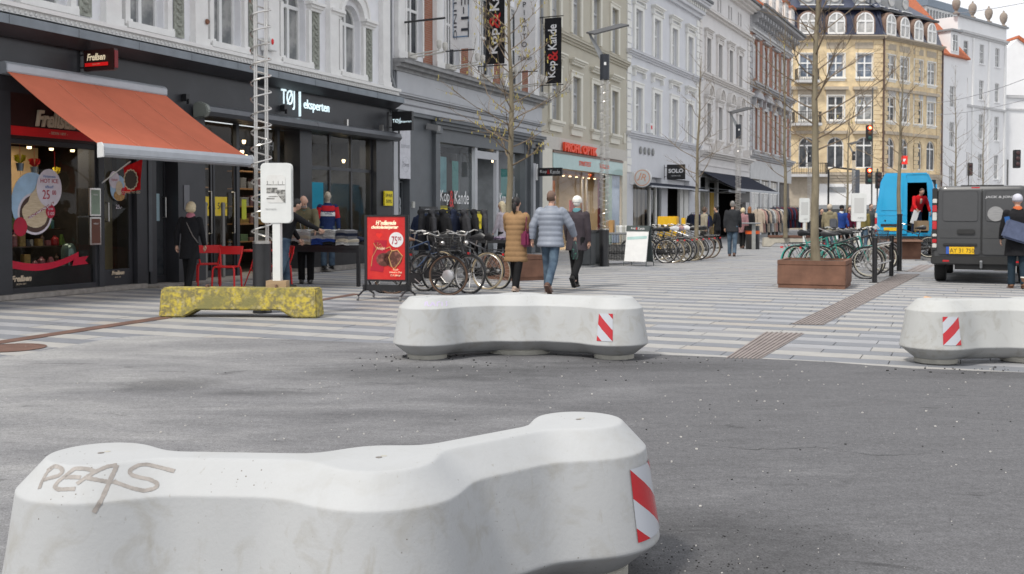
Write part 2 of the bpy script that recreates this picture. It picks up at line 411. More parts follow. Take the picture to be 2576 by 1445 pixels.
def crack(pts, w, m, label):
    rr_ = random.Random(len(pts)); b = MB(); P = []
    for a, e in zip(pts, pts[1:]):
        a = G(*a); e = G(*e)
        for k in range(8): q = a.lerp(e, k / 8); P.append(q + Vector((rr_.gauss(0, .012), rr_.gauss(0, .012), .0085)))
    W = [w * rr_.uniform(.3, 1.2) for _ in P]
    b.add([p + Vector((0, x, 0)) for p, x in zip(P, W)] + [p - Vector((0, x, 0)) for p, x in zip(P, W)], [(k, k + 1, len(P) + k + 1, len(P) + k) for k in range(len(P) - 1)])
    o = b.build('asphalt_crack', m, fix=False); o['kind'] = 'structure'
CRK = mat('pale_crack_dust', (.34, .335, .33), .95); CRD = mat('dark_crack', (.05, .05, .05), .95)
crack([(250, 1022), (268, 1036), (300, 1046), (345, 1052)], .006, CRK, ''); crack([(560, 985), (640, 978), (760, 982), (870, 974)], .004, CRD, ''); crack([(1750, 1120), (1900, 1135), (2060, 1128), (2200, 1150), (2400, 1142)], .003, CRD, '')
# ================= CONCRETE BARRIERS
LOBES = [(-.87, -.15, .262), (0., .22, .28), (.87, -.15, .262)]
def sdf(x, y):
    ds = [math.hypot(x - a, y - b) - r for a, b, r in LOBES]
    for (a, b, _), (c, d, _2) in zip(LOBES, LOBES[1:]):
        vx, vy = c - a, d - b; t = max(0, min(1, ((x-a)*vx + (y-b)*vy) / (vx*vx + vy*vy)))
        ds.append(math.hypot(x - a - t*vx, y - b - t*vy) - .142)
    r = ds[0]
    for q in ds[1:]:
        k = .11; h = max(k - abs(r - q), 0) / k; r = min(r, q) - h * h * k * .25
    return r
def grad(x, y):
    e = 1e-4; gx = (sdf(x+e, y) - sdf(x-e, y)); gy = (sdf(x, y+e) - sdf(x, y-e)); l = math.hypot(gx, gy) or 1
    return gx / l, gy / l
def walk(p, lev, n=14):
    x, y = p
    for _ in range(n):
        d = sdf(x, y) - lev; gx, gy = grad(x, y); x -= gx * d * .8; y -= gy * d * .8
    return x, y
def outline(N=220):
    base = []
    cl = [Vector((-1.3, -.33)), Vector((-.87, -.15)), Vector((0, .22)), Vector((.87, -.15)), Vector((1.3, -.33))]
    # march along the zero level
    p = walk((0, -.3), 0); step = .004; path = [p]
    x, y = p
    for i in range(4000):
        gx, gy = grad(x, y); x, y = walk((x - gy * step, y + gx * step), 0, 3); path.append((x, y))
        if i > 50 and math.hypot(x - p[0], y - p[1]) < step * .8: break
    path = path[:-1]; L = [0]
    for a, b in zip(path, path[1:] + path[:1]): L.append(L[-1] + math.hypot(b[0]-a[0], b[1]-a[1]))
    out = []; j = 0
    for i in range(N):
        s = L[-1] * i / N
        while L[j + 1] < s: j += 1
        out.append(path[j])
    return out
OUT = outline()
PROF = [(.035, -.10), (.05, -.075), (.062, -.055), (.134, .032), (.142, .041), (.149, .049), (.155, .0535), (.162, .0542), (.171, .0525), (.33, .026), (.493, .0017), (.4995, .0007), (.5035, -.0016), (.5075, -.0052), (.5125, -.0100), (.520, -.0171), (.583, -.0765), (.590, -.0830), (.5955, -.0885), (.5990, -.0935), (.6005, -.100), (.6010, -.108)]
RINGS = []
for z, l in PROF: RINGS.append([(*walk(p, l), z) for p in OUT])
def conc_mat(name, base, dirt, seed):
    m = bpy.data.materials.new(name); m.use_nodes = True; t = m.node_tree; L = t.links; b = t.nodes['Principled BSDF']
    b.inputs['Roughness'].default_value = .62; b.inputs['Specular IOR Level'].default_value = .35
    tcn = _n(t, 'ShaderNodeTexCoord'); mpn = _n(t, 'ShaderNodeMapping'); mpn.inputs['Location'].default_value = (seed, seed * 2, 0); L.new(tcn.outputs['Object'], mpn.inputs[0])
    def noise(sc, det, scale=(1,1,1), dist=0.):
        q = _n(t, 'ShaderNodeMapping'); q.inputs['Scale'].default_value = scale; L.new(mpn.outputs[0], q.inputs[0])
        n = _n(t, 'ShaderNodeTexNoise'); n.inputs['Scale'].default_value = sc; n.inputs['Detail'].default_value = det; n.inputs['Roughness'].default_value = .6; n.inputs['Distortion'].default_value = dist
        L.new(q.outputs[0], n.inputs['Vector']); return n.outputs['Fac']
    def ramp(i, a, b_, ca=0., cb=1.):
        r = _n(t, 'ShaderNodeValToRGB'); e = r.color_ramp.elements; e[0].position = a; e[1].position = b_; e[0].color = (ca, ca, ca, 1); e[1].color = (cb, cb, cb, 1)
        L.new(i, r.inputs[0]); return r.outputs[0]
    def mix(f, a, c):
        x = _n(t, 'ShaderNodeMix', data_type='RGBA')
        for s, v in ((0, f), (6, a), (7, c)):
            if isinstance(v, float): x.inputs[s].default_value = v
            elif isinstance(v, tuple): x.inputs[s].default_value = (*v, 1)
            else: L.new(v, x.inputs[s])
        return x.outputs[2]
    def mul(a, c):
        x = _n(t, 'ShaderNodeMath', operation='MULTIPLY')
        for s, v in ((0, a), (1, c)):
            if isinstance(v, float): x.inputs[s].default_value = v
            else: L.new(v, x.inputs[s])
        return x.outputs[0]
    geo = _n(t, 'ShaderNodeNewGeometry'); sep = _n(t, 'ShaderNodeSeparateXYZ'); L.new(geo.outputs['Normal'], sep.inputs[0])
    side = ramp(sep.outputs[2], .35, .75, 1., .22)     # full dirt on upright and downward faces, fading on those facing up
    c = mix(ramp(noise(1.7, 5), .3, .7), base, tuple(x * .9 for x in base))
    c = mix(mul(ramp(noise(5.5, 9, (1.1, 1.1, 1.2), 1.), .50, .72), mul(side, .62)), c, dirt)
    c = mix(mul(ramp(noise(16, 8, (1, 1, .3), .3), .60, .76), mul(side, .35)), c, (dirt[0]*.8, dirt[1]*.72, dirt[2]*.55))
    c = mix(mul(ramp(noise(38, 6, (1, 1, .5), .8), .66, .74), .4), c, (.22, .19, .14))
    vo = _n(t, 'ShaderNodeTexVoronoi'); vo.inputs['Scale'].default_value = 42; L.new(mpn.outputs[0], vo.inputs['Vector'])
    pit = mul(ramp(vo.outputs['Distance'], .09, .13, 1., 0.), ramp(noise(4, 3), .56, .62))
    c = mix(pit, c, (.16, .14, .12))
    L.new(c, b.inputs['Base Color'])
    bp = _n(t, 'ShaderNodeBump'); bp.inputs['Strength'].default_value = .25; bp.inputs['Distance'].default_value = .004
    L.new(noise(60, 6), bp.inputs['Height']); L.new(bp.outputs[0], b.inputs['Normal'])
    return m
def stripe_mat():
    m = bpy.data.materials.new('red_and_silver_reflective_sheet'); m.use_nodes = True; t = m.node_tree; L = t.links; b = t.nodes['Principled BSDF']
    b.inputs['Roughness'].default_value = .25; b.inputs['Coat Weight'].default_value = .4
    uv = _n(t, 'ShaderNodeUVMap'); uv.uv_map = 'uv'; sep = _n(t, 'ShaderNodeSeparateXYZ'); L.new(uv.outputs[0], sep.inputs[0])
    ad = _n(t, 'ShaderNodeMath', operation='ADD'); m1 = _n(t, 'ShaderNodeMath', operation='MULTIPLY'); m1.inputs[1].default_value = .95
    L.new(sep.outputs[0], m1.inputs[0]); L.new(m1.outputs[0], ad.inputs[0]); L.new(sep.outputs[1], ad.inputs[1])
    m2 = _n(t, 'ShaderNodeMath', operation='MULTIPLY_ADD'); m2.inputs[1].default_value = .785; m2.inputs[2].default_value = .25; L.new(ad.outputs[0], m2.inputs[0])
    fr = _n(t, 'ShaderNodeMath', operation='FRACT'); L.new(m2.outputs[0], fr.inputs[0])
    gt = _n(t, 'ShaderNodeMath', operation='GREATER_THAN'); gt.inputs[1].default_value = .5; L.new(fr.outputs[0], gt.inputs[0])
    x = _n(t, 'ShaderNodeMix', data_type='RGBA'); x.inputs[6].default_value = (.44, .008, .015, 1); x.inputs[7].default_value = (.47, .49, .53, 1); L.new(gt.outputs[0], x.inputs[0])
    L.new(x.outputs[2], b.inputs['Base Color']); return m
STRIPE = stripe_mat()
CONC = [conc_mat('white_concrete_near', (.43, .437, .44), (.31, .295, .26), 0.), conc_mat('white_concrete_middle', (.455, .462, .46), (.33, .31, .27), 5.), conc_mat('white_concrete_right', (.455, .46, .45), (.28, .26, .22), 9.)]
FOOTM = mat('foot_concrete', (.40, .385, .335), .8, var=.15, sc=12, bump=.3)
def interp_ring(z):
    for (z0, l0), (z1, l1) in zip(PROF, PROF[1:]):
        if z0 <= z <= z1: return l0 + (l1 - l0) * (z - z0) / (z1 - z0)
def barrier(label, A, B, m, plate_at, flip, name='concrete_barrier'):
    """A, B = world points of the two end lobes, left and right"""
    A = Vector(A); B = Vector(B); c = (A + B) / 2; d = B - A; rz = math.atan2(d.y, d.x); sc = d.length / 1.74
    sgn = -1 if flip else 1
    c = Vector((c.x, c.y, 0)) + Matrix.Rotation(rz, 3, 'Z') @ Vector((0, .15 * sgn, 0))
    r = thing(name, label, 'barrier', (c.x, c.y, 0), rz, 'white concrete barriers closing the square')
    b = MB(); N = len(OUT); vs = [(x, y * sgn, z) for ring in RINGS for x, y, z in ring]; fs = []
    for i in range(len(RINGS) - 1):
        for k in range(N): fs.append((i*N+k, i*N+(k+1)%N, (i+1)*N+(k+1)%N, (i+1)*N+k))
    fs.append(tuple(range(N - 1, -1, -1))); fs.append(tuple((len(RINGS) - 1) * N + k for k in range(N)))
    b.add(vs, fs)
    # top and bottom caps: strips across the outline
    me = b.mesh('body', m)
    for p in me.polygons: p.use_smooth = True
    try: me.set_sharp_from_angle(angle=R(52))
    except Exception: pass
    body = link('body', me, r); body.scale = (sc, sc, 1)
    for i, (x, y, q) in enumerate(LOBES):
        f = MB(); w = 1.55 if i == 1 else 1.
        f.lathe([(.185, 0), (.195, .006), (.195, .045), (.17, .06)], 32)
        o = f.build('foot', FOOTM, r, smooth=True, loc=(x * sc, y * sgn * sc - (.0 if i != 1 else .04 * sgn), 0)); o.scale = (w, 1, 1)
        h = MB(); h.lathe([(.003, 0), (.009, .0005), (.011, .0015), (.007, .002)], 16)
        h.build('lifting_socket', mat('socket', (.22, .20, .18), .6, .3), r, loc=(x * sc, y * sgn * sc, .6005))
        h.build('socket_ring', FOOTM, r, loc=(x * sc + .02, y * sgn * sc + .015, .600))
    # reflective plate bent to the side
    i0, i1, z0, z1, mirror = plate_at
    b = MB(); vs = []; uvs = []; nx = 10; nz = 6
    for j in range(nz + 1):
        z = z0 + (z1 - z0) * j / nz; lev = interp_ring(z) + .004 / sc
        for k in range(nx + 1):
            f = i0 + (i1 - i0) * k / nx; p0 = OUT[int(math.floor(f)) % N]; p1 = OUT[int(math.floor(f) + 1) % N]; fr = f - math.floor(f)
            x, y = walk((p0[0]*(1-fr)+p1[0]*fr, p0[1]*(1-fr)+p1[1]*fr), lev)
            vs.append((x * sc, y * sgn * sc, z)); uvs.append(((1 - k / nx if mirror else k / nx), j / nz * 1.6))
    fs = [(j*(nx+1)+k, j*(nx+1)+k+1, (j+1)*(nx+1)+k+1, (j+1)*(nx+1)+k) for j in range(nz) for k in range(nx)]
    me = bpy.data.meshes.new('reflective_plate'); me.from_pydata(vs, [], fs); me.materials.append(STRIPE)
    ul = me.uv_layers.new(name='uv')
    for lp in me.loops: ul.data[lp.index].uv = uvs[lp.vertex_index]
    for p in me.polygons: p.use_smooth = True
    link('reflective_plate', me, r)
    return r, body
def out_index(px, py):
    return min(range(len(OUT)), key=lambda i: (OUT[i][0] - px)**2 + (OUT[i][1] - py)**2)
i_r = out_index(.87 + .10, -.15 - .24)    # on the concave side, right lobe
near, nbody = barrier('large white concrete barrier nearest the camera, with a grey spray-painted word on its left end', (-1.38, 3.45), (.26, 4.02), CONC[0], (out_index(1.05, .035) - 4., out_index(1.05, .035) + 4., .19, .455, True), True)
i_m = out_index(.62, -.40)
mid, mbody = barrier('white concrete barrier standing whole in the middle, faint purple scribble on its left top', (-.83, 10.10), (1.00, 10.10), CONC[1], (out_index(.86, -.41) - 5.6, out_index(.86, -.41) - .6, .20, .46, False), False)
i_l = out_index(-.80, -.40)
rgt, rbody = barrier('white concrete barrier cut off by the right edge, black scuffs on its left end', (4.03, 9.80), (5.75, 9.25), CONC[2], (out_index(-.80, -.40) - 1.5, out_index(-.80, -.40) + 4.0, .20, .46, True), False)
# --- sprayed word, wrapped on the bevel and the side of the nearest barrier
def spray(body, root, strokes, w, m, name, depth=.0012):
    bpy.context.view_layer.update()
    M = body.matrix_world; me = body.data
    bv = BVHTree.FromPolygons([M @ v.co for v in me.vertices], [tuple(p.vertices) for p in me.polygons])
    Mi = root.matrix_world.inverted(); b = MB(); o = Vector((0, 0, CAMH))
    for st in strokes:
        pts = []
        for (a, c) in zip(st, st[1:]):
            n = max(2, int(math.hypot(c[0]-a[0], c[1]-a[1]) / 3))
            pts += [(a[0] + (c[0]-a[0]) * k / n, a[1] + (c[1]-a[1]) * k / n) for k in range(n)]
        pts.append(st[-1])
        for _ in range(2): pts = [pts[0]] + [((a[0]+2*p[0]+c[0])/4, (a[1]+2*p[1]+c[1])/4) for a, p, c in zip(pts, pts[1:], pts[2:])] + [pts[-1]]
        L_ = []; Rr = []
        for k, p in enumerate(pts):
            h, nrm, _, _ = bv.ray_cast(o, ray(*p))
            if h is None: continue
            q = pts[min(k+1, len(pts)-1)]; q0 = pts[max(k-1, 0)]
            h1 = bv.ray_cast(o, ray(*q))[0]; h0 = bv.ray_cast(o, ray(*q0))[0]
            if h1 is None or h0 is None: continue
            t = (h1 - h0); 
            if t.length < 1e-6: continue
            s = t.cross(nrm).normalized() * (w / 2) * random.uniform(.88, 1.1)
            L_.append(Mi @ (h + s + nrm * depth)); Rr.append(Mi @ (h - s + nrm * depth))
        n = len(L_)
        if n > 1: b.add(L_ + Rr, [(i, i+1, n+i+1, n+i) for i in range(n-1)])
    return b.build(name, m, root, fix=False)
def zz(l): return [(x * .3418, 1006.4 + y * .3418) for x, y in l]
SP = mat('grey_spray_paint', (.27, .245, .225), .6, var=.25, sc=30)
words = [zz(s) for s in ([(290,655),(310,600),(350,530),(400,490)], [(345,520),(400,485),(450,500),(465,530),(430,560),(370,575),(318,592)],
    [(690,525),(650,510),(600,505),(550,505),(500,545),(430,600),(400,640),(430,660),(555,655)], [(480,570),(540,568),(595,572)],
    [(565,620),(620,580),(700,530),(790,490),(862,480)], [(862,480),(840,530),(820,570),(790,640),(750,730),(690,830)], [(640,575),(720,590),(800,605),(828,605)],
    [(1285,525),(1190,500),(1080,475),(1020,480),(965,510),(950,530),(965,552),(1020,570),(1100,585),(1155,612),(1160,635),(1130,655),(1060,670),(970,650),(900,625),(830,600)])]
spray(nbody, near, words, .0140, SP, 'graffiti')
def z5(l): return [(943.4 + x * .2929, 704.4 + y * .2929) for x, y in l]
PU = mat('faded_purple_marker', (.50, .43, .60), .6)
spray(mbody, mid, [z5(s) for s in ([(430,225),(430,185),(460,190),(440,205),(465,228)], [(475,228),(495,185),(515,225)], [(480,210),(512,210)], [(535,228),(530,190),(560,188)], [(575,190),(575,225)], [(620,185),(600,195),(625,205),(610,225)])], .012, PU, 'scribble')
# ================= BUILDINGS
def wall_holes(b, u0, u1, z0, z1, holes, dep=.3, y=0., mi=0, rmi=None):
    """front skin at y with real openings (a, b, c, d, arched) and their reveals"""
    rmi = mi if rmi is None else rmi
    hs = [(a, e, c, d, ar, d + (e - a) / 2 if ar else d) for a, e, c, d, ar in holes]
    us = sorted({u0, u1, *[h[0] for h in hs], *[h[1] for h in hs]}); zs = sorted({z0, z1, *[h[2] for h in hs], *[h[5] for h in hs]})
    us = [q for q in us if u0 <= q <= u1]; zs = [q for q in zs if z0 <= q <= z1]
    for a, e in zip(us, us[1:]):
        for c, d in zip(zs, zs[1:]):
            mu, mz = (a + e) / 2, (c + d) / 2
            if any(h[0] < mu < h[1] and h[2] < mz < h[5] for h in hs): continue
            b.quad((a, y, c), (e, y, c), (e, y, d), (a, y, d), mi)
    for a, e, c, d, ar, t in hs:
        if ar:
            n = 10; r = (e - a) / 2; m = (a + e) / 2
            arc = [(m - r * math.cos(PI * k / n), d + r * math.sin(PI * k / n)) for k in range(n + 1)]
            for (p, q), (s, w) in zip(arc, arc[1:]):
                b.quad((p, y, q), (s, y, w), (s, y, t), (p, y, t), mi); b.quad((p, y, q), (s, y, w), (s, y + dep, w), (p, y + dep, q), rmi)
        else: b.quad((a, y, d), (e, y, d), (e, y + dep, d), (a, y + dep, d), rmi)
        b.quad((a, y, c), (a, y + dep, c), (a, y + dep, d), (a, y, d), rmi); b.quad((e, y, c), (e, y + dep, c), (e, y + dep, d), (e, y, d), rmi)
        b.quad((a, y, c), (e, y, c), (e, y + dep, c), (a, y + dep, c), rmi)
def facade(name, label, org, th, u0, u1, z0, z1, holes, m, cat='building', back=9., side=True, mats=None):
    r = thing(name, label, cat, (org[0], org[1], 0), PI / 2 - th)
    b = MB(); wall_holes(b, u0, u1, z0, z1, holes, .22, rmi=1 if mats else 0)
    b.quad((u0, 0, z0), (u0, back, z0), (u0, back, z1), (u0, 0, z1)); b.quad((u1, 0, z0), (u1, back, z0), (u1, back, z1), (u1, 0, z1))
    b.quad((u0, back, z0), (u1, back, z0), (u1, back, z1), (u0, back, z1)); b.quad((u0, 0, z1), (u1, 0, z1), (u1, back, z1), (u0, back, z1))
    b.build('wall', mats or m, r, fix=False)
    return r
def glass_mat(name, a, b_, rough=.04, sc=1.2, f=1.5):
    m = mat(name, a, rough, 0, 0, sc, col2=b_, thr=(.42, .55)); m.node_tree.nodes['Principled BSDF'].inputs['Specular IOR Level'].default_value = .5
    m.node_tree.nodes['Principled BSDF'].inputs['IOR'].default_value = f; return m
GL = {'grey': glass_mat('window_glass_curtained', (.16, .17, .175), (.36, .36, .35)), 'dark': glass_mat('window_glass_dark', (.02, .024, .03), (.06, .065, .07)),
      'pale': glass_mat('window_glass_pale_blinds', (.36, .36, .355), (.52, .51, .49)), 'blue': glass_mat('window_glass_sky', (.10, .13, .18), (.22, .25, .30))}
def clear_glass():
    m = bpy.data.materials.new('shop_glass'); m.use_nodes = True; t = m.node_tree; t.nodes.remove(t.nodes['Principled BSDF'])
    fr = _n(t, 'ShaderNodeFresnel'); fr.inputs[0].default_value = 1.35; tr = _n(t, 'ShaderNodeBsdfTransparent'); tr.inputs[0].default_value = (.80, .83, .82, 1)
    gl = _n(t, 'ShaderNodeBsdfGlossy'); gl.inputs['Roughness'].default_value = .02; gl.inputs[0].default_value = (.8, .8, .8, 1); mx_ = _n(t, 'ShaderNodeMixShader')
    t.links.new(fr.outputs[0], mx_.inputs[0]); t.links.new(tr.outputs[0], mx_.inputs[1]); t.links.new(gl.outputs[0], mx_.inputs[2])
    t.links.new(mx_.outputs[0], t.nodes['Material Output'].inputs[0]); return m
CLEAR = clear_glass()
WC = {}
def window(r, cu, z0, z1, w, arch=False, frame=WHITE, glass='grey', tr=.62, mull=1, bars=0, y=.12, fw=.055, name='window', key=''):
    """a window = frame mesh (one shared copy per size) > pane; z1 = spring line when arched"""
    k = (round(w, 2), round(z1 - z0, 2), arch, frame.name, glass, tr, mull, bars, fw)
    if k not in WC:
        h = z1 - z0; b = MB(); a, e = -w / 2, w / 2
        b.box(a, 0, 0, a + fw, .07, h); b.box(e - fw, 0, 0, e, .07, h); b.box(a + fw, 0, 0, e - fw, .07, fw * 1.3)
        if not arch: b.box(a + fw, 0, h - fw, e - fw, .07, h)
        if tr: zt = h * tr if not arch else h; b.box(a + fw, -.01, zt - fw * .7, e - fw, .06, zt + fw * .7)
        for q in range(mull):
            x = a + (q + 1) * w / (mull + 1); b.box(x - fw * .7, -.012, fw * 1.3, x + fw * .7, .058, h - (0 if arch else fw))
        if bars:
            for q in range(1, bars + 1):
                z = h * (tr if tr and not arch else 1) * q / (bars + 1); b.box(a + fw, .01, z - .014, e - fw, .05, z + .014)
        if arch:
            n = 12; ro = w / 2; ri = ro - fw
            for q in range(n):
                t0, t1 = PI * q / n, PI * (q + 1) / n; P = []
                for yy in (0, .07):
                    for rr, tt in ((ri, t0), (ro, t0), (ro, t1), (ri, t1)): P.append((-rr * math.cos(tt), yy, h + rr * math.sin(tt)))
                b.add(P, [(0,1,2,3), (4,7,6,5), (0,3,7,4), (1,5,6,2)])
            b.box(-fw * .6, 0, h, fw * .6, .06, h + ri)
        g = MB(); pts = [(a + .02, 0), (e - .02, 0)]
        if arch: pts += [(ro_ * math.cos(PI * q / 12), h + ro_ * math.sin(PI * q / 12)) for ro_ in (w / 2 - .02,) for q in range(13)]
        else: pts += [(e - .02, h), (a + .02, h)]
        g.add([(x, .045, z) for x, z in pts], [tuple(range(len(pts)))])
        WC[k] = (b.mesh('frame', frame), g.mesh('pane', GL[glass] if isinstance(glass, str) else glass, fix=False))
    f, g = WC[k]; o = link(name, f, r, (cu, y, z0)); link('pane', g, o); return o
SC_ = {}
def shared(key, fn, name, m, parent, loc, **k):
    if key not in SC_: 
        b = MB(); fn(b); SC_[key] = b.mesh(name, m, **k)
    return link(name, SC_[key], parent, loc)
def surround(r, cu, z0, z1, w, m, t=.16, d=.06, name='window_surround', sill=None, hood=None, hoodw=None, hz=.25, brackets=False):
    def fn(b):
        h = z1 - z0; a = -w / 2 - t; e = w / 2 + t
        b.box(a, -d, 0, -w/2, 0, h + t); b.box(w/2, -d, 0, e, 0, h + t); b.box(-w/2, -d, h, w/2, 0, h + t)
        b.box(a - .02, -d - .03, h + t * .7, e + .02, -d, h + t)
    shared((w, z1 - z0, t, d, m.name), fn, name, m, r, (cu, 0, z0))
    if sill:
        def f2(b):
            a = -w/2 - t - .05; b.box(a, -d - .12, -.10, -a, .0, 0); b.box(a + .05, -d - .06, -.17, -a - .05, 0, -.10); b.box(a + .08, -d, -sill, -a - .08, 0, -.17)
        shared(('sill', w, t, d, sill, m.name), f2, 'sill', m, r, (cu, 0, z0))
    if hood:
        def f3(b):
            a = -w/2 - t - .14; b.box(a, -.26, 0, -a, 0, .07); b.box(a + .05, -.19, -.07, -a - .05, 0, 0); b.box(a + .1, -.12, -.16, -a - .1, 0, -.07)
            if brackets:
                for s in (-1, 1): b.box(s * (-a - .13) - .07, -.17, -.40, s * (-a - .13) + .07, 0, -.16)
        shared(('hood', w, t, m.name, brackets), f3, 'hood_moulding', m, r, (cu, 0, z1 + hood))
def band(r, u0, u1, z0, z1, d, m, name='string_course', steps=2):
    b = MB(); h = (z1 - z0) / steps
    for k in range(steps): b.box(u0 - .01 * k, -d * (k + 1) / steps, z0 + h * k, u1 + .01 * k, .0, z0 + h * (k + 1) - .0008)
    b.box(u0, -d - .02, z1 - .0005, u1, 0, z1 + .012)
    return b.build(name, m, r)
def quoins(r, u0, u1, z0, z1, h, m, d=.05):
    n = int((z1 - z0) / h)
    for k in range(n):
        w = (u1 - u0) * (1 if k % 2 else .8)
        shared(('q', round(w, 3), h, m.name, d), lambda b: b.box(0, -d, .02, w, 0, h - .02), 'quoin', m, r, (u0 if True else 0, 0, z0 + k * h))

STUC = mat('white_stucco', (.80, .80, .82), .8, var=.07, sc=1.5, bump=.15, bsc=30); STUCT = mat('white_stucco_trim', (.80, .79, .77), .7, var=.06, sc=3)
CREAM = mat('beige_render', (.50, .465, .38), .85, var=.05, sc=1.2); CREAMT = mat('cream_trim', (.70, .67, .58), .7, var=.05, sc=2)
SHOPB = mat('black_shop_paint', (.036, .037, .042), .42, var=.3, sc=.8); FLASH = mat('zinc_flashing', (.20, .225, .25), .45, .3, .15, 3)
GRSH = mat('grey_shop_paint', (.115, .125, .135), .5, var=.1, sc=2); LGREY = mat('pale_grey_paint', (.47, .48, .50), .6, var=.06, sc=2)
TH1 = R(23.2); P0 = G(18, 756); d1 = Vector((math.sin(TH1), math.cos(TH1), 0)); n1 = Vector((math.cos(TH1), -math.sin(TH1), 0))
def W1(u, e, z=0.): v = P0 + d1 * u + n1 * e; return Vector((v.x, v.y, z))
def W1l(u, e, z=0.): return (u, -e, z)
def brick_mat(name, c1, c2, mort, h=.065, w=.24, rough=.85):
    m = bpy.data.materials.new(name); m.use_nodes = True; t = m.node_tree; L = t.links; b = t.nodes['Principled BSDF']; b.inputs['Roughness'].default_value = rough
    tcn = _n(t, 'ShaderNodeTexCoord'); sp = _n(t, 'ShaderNodeSeparateXYZ'); cm = _n(t, 'ShaderNodeCombineXYZ'); L.new(tcn.outputs['Object'], sp.inputs[0])
    L.new(sp.outputs[0], cm.inputs[0]); L.new(sp.outputs[2], cm.inputs[1]); br = _n(t, 'ShaderNodeTexBrick'); L.new(cm.outputs[0], br.inputs['Vector'])
    for k, v in (('Scale', 1.), ('Mortar Size', .008), ('Brick Width', w), ('Row Height', h), ('Mortar Smooth', .2)): br.inputs[k].default_value = v
    br.inputs['Color1'].default_value = (*c1, 1); br.inputs['Color2'].default_value = (*c2, 1); br.inputs['Mortar'].default_value = (*mort, 1)
    nn = _n(t, 'ShaderNodeTexNoise'); nn.inputs['Scale'].default_value = .9; nn.inputs['Detail'].default_value = 6; L.new(tcn.outputs['Object'], nn.inputs[0])
    r = _n(t, 'ShaderNodeValToRGB'); r.color_ramp.elements[0].color = (.78, .76, .74, 1); r.color_ramp.elements[1].color = (1.15, 1.14, 1.1, 1); r.color_ramp.elements[0].position = .35; r.color_ramp.elements[1].position = .65
    L.new(nn.outputs['Fac'], r.inputs[0]); x = _n(t, 'ShaderNodeMix', data_type='RGBA', blend_type='MULTIPLY'); x.inputs[0].default_value = 1
    L.new(br.outputs[0], x.inputs[6]); L.new(r.outputs[0], x.inputs[7]); L.new(x.outputs[2], b.inputs['Base Color']); return m
REDB = brick_mat('red_brick', (.36, .135, .08), (.29, .105, .06), (.34, .27, .23)); YELB = brick_mat('yellow_brick', (.80, .64, .40), (.72, .55, .31), (.66, .58, .45))
# ---------- building 1: white stucco over a black shop front
bays = [-1.6, .82, 3.23, 5.6, 8.03, 10.5]; pils = [-2.8, -.38, 2.27, 4.66, 7.1, 9.56, 12.11]
b1 = facade('stucco_building', 'white stucco building with arched windows over the black shop front at the left', W1(0, 0), TH1, -4.5, 12.58, 4.62, 13.5,
            [(c - .47, c + .47, 5.0, 6.28, True) for c in bays] + [(c - .47, c + .47, 9.2, 11.4, False) for c in bays], STUC)
ORN = mat('grey_green_ornament', (.30, .31, .27), .8, var=.35, sc=14, bump=.9, bsc=16)
def ornament(b):
    b.box(-.14, -.03, 0, .14, 0, 1.35); rr = random.Random(2)
    for k in range(9):
        z = .1 + k * .145; b.ball((0, -.035, z), (.05 + rr.random() * .03, .03, .04), 8)
        for s in (-1, 1): b.ball((s * .075, -.035, z + .06), (.04, .022, .05), 6); b.ball((s * .05, -.035, z + .02), (.03, .03, .02), 6)
for c in bays:
    window(b1, c, 5.0, 6.28, .94, True, glass='grey', y=.16, fw=.06); window(b1, c, 9.2, 11.4, .94, glass='grey', y=.16)
    shared(('sill1',), lambda b: (b.box(-.62, -.16, -.12, .62, 0, 0), b.box(-.56, -.10, -.22, .56, 0, -.12)), 'sill', STUCT, b1, (c, 0, 5.0))
    for s in (-1, 1):
        shared(('panel',), ornament, 'ornament_panel', ORN, b1, (c + s * .88, -.012, 4.93))
        shared(('pier',), lambda b: (b.box(-.06, -.09, 0, .06, 0, 1.33), b.box(-.09, -.12, 0, .09, 0, .10)), 'window_pier', STUCT, b1, (c + s * .56, 0, 4.95))
        shared(('imp',), lambda b: (b.box(-.30, -.20, 0, .30, 0, .07), b.box(-.27, -.15, -.07, .27, 0, 0), b.box(-.24, -.10, -.14, .24, 0, -.07)), 'impost', STUCT, b1, (c + s * .80, 0, 6.42))
    b = MB(); n = 14
    for ro, ri, dd in ((.62, .49, .14), (.80, .62, .08), (.86, .80, .12)):
        for q in range(n):
            t0, t1 = PI * q / n, PI * (q + 1) / n; P = []
            for yy in (-dd, 0):
                for rr_, tt in ((ri, t0), (ro, t0), (ro, t1), (ri, t1)): P.append((-rr_ * math.cos(tt), yy, rr_ * math.sin(tt)))
            b.add(P, [(0,1,2,3), (0,3,7,4), (1,5,6,2)])
    SC_.setdefault('arch1', b.mesh('arch_moulding', STUCT, fix=False)); link('arch_moulding', SC_['arch1'], b1, (c, 0, 6.42))
for c in pils:
    shared(('pil1',), lambda b: (b.box(-.19, -.14, .28, .19, 0, 4.2), b.box(-.25, -.20, 0, .25, 0, .16), b.box(-.22, -.17, .16, .22, 0, .28)), 'pilaster', STUCT, b1, (c, 0, 4.72))
band(b1, -4.5, 12.62, 8.0, 8.5, .4, STUCT); band(b1, -4.5, 12.62, 12.8, 13.5, .6, STUCT, 'cornice', 4)
b = MB(); b.box(-4.5, -.24, 4.66, 12.6, 0, 4.80); b.box(-4.5, -.30, 4.76, 12.62, -.24, 4.83)
b.build('cornice_moulding', STUCT, b1)
egg = MB(); u = -4.4
while u < 12.5: egg.ball((u, -.245, 4.71), (.035, .02, .038), 6); u += .105
o = egg.build('egg_moulding', STUCT, b1, smooth=True); tag(o, kind='stuff')
o = MB().box(6.72, -.30, 5.05, 7.0, -.05, 5.33).box(6.78, -.18, 4.85, 6.94, -.06, 5.05).build('alarm_box', WHITE, b1, bevel=.01)
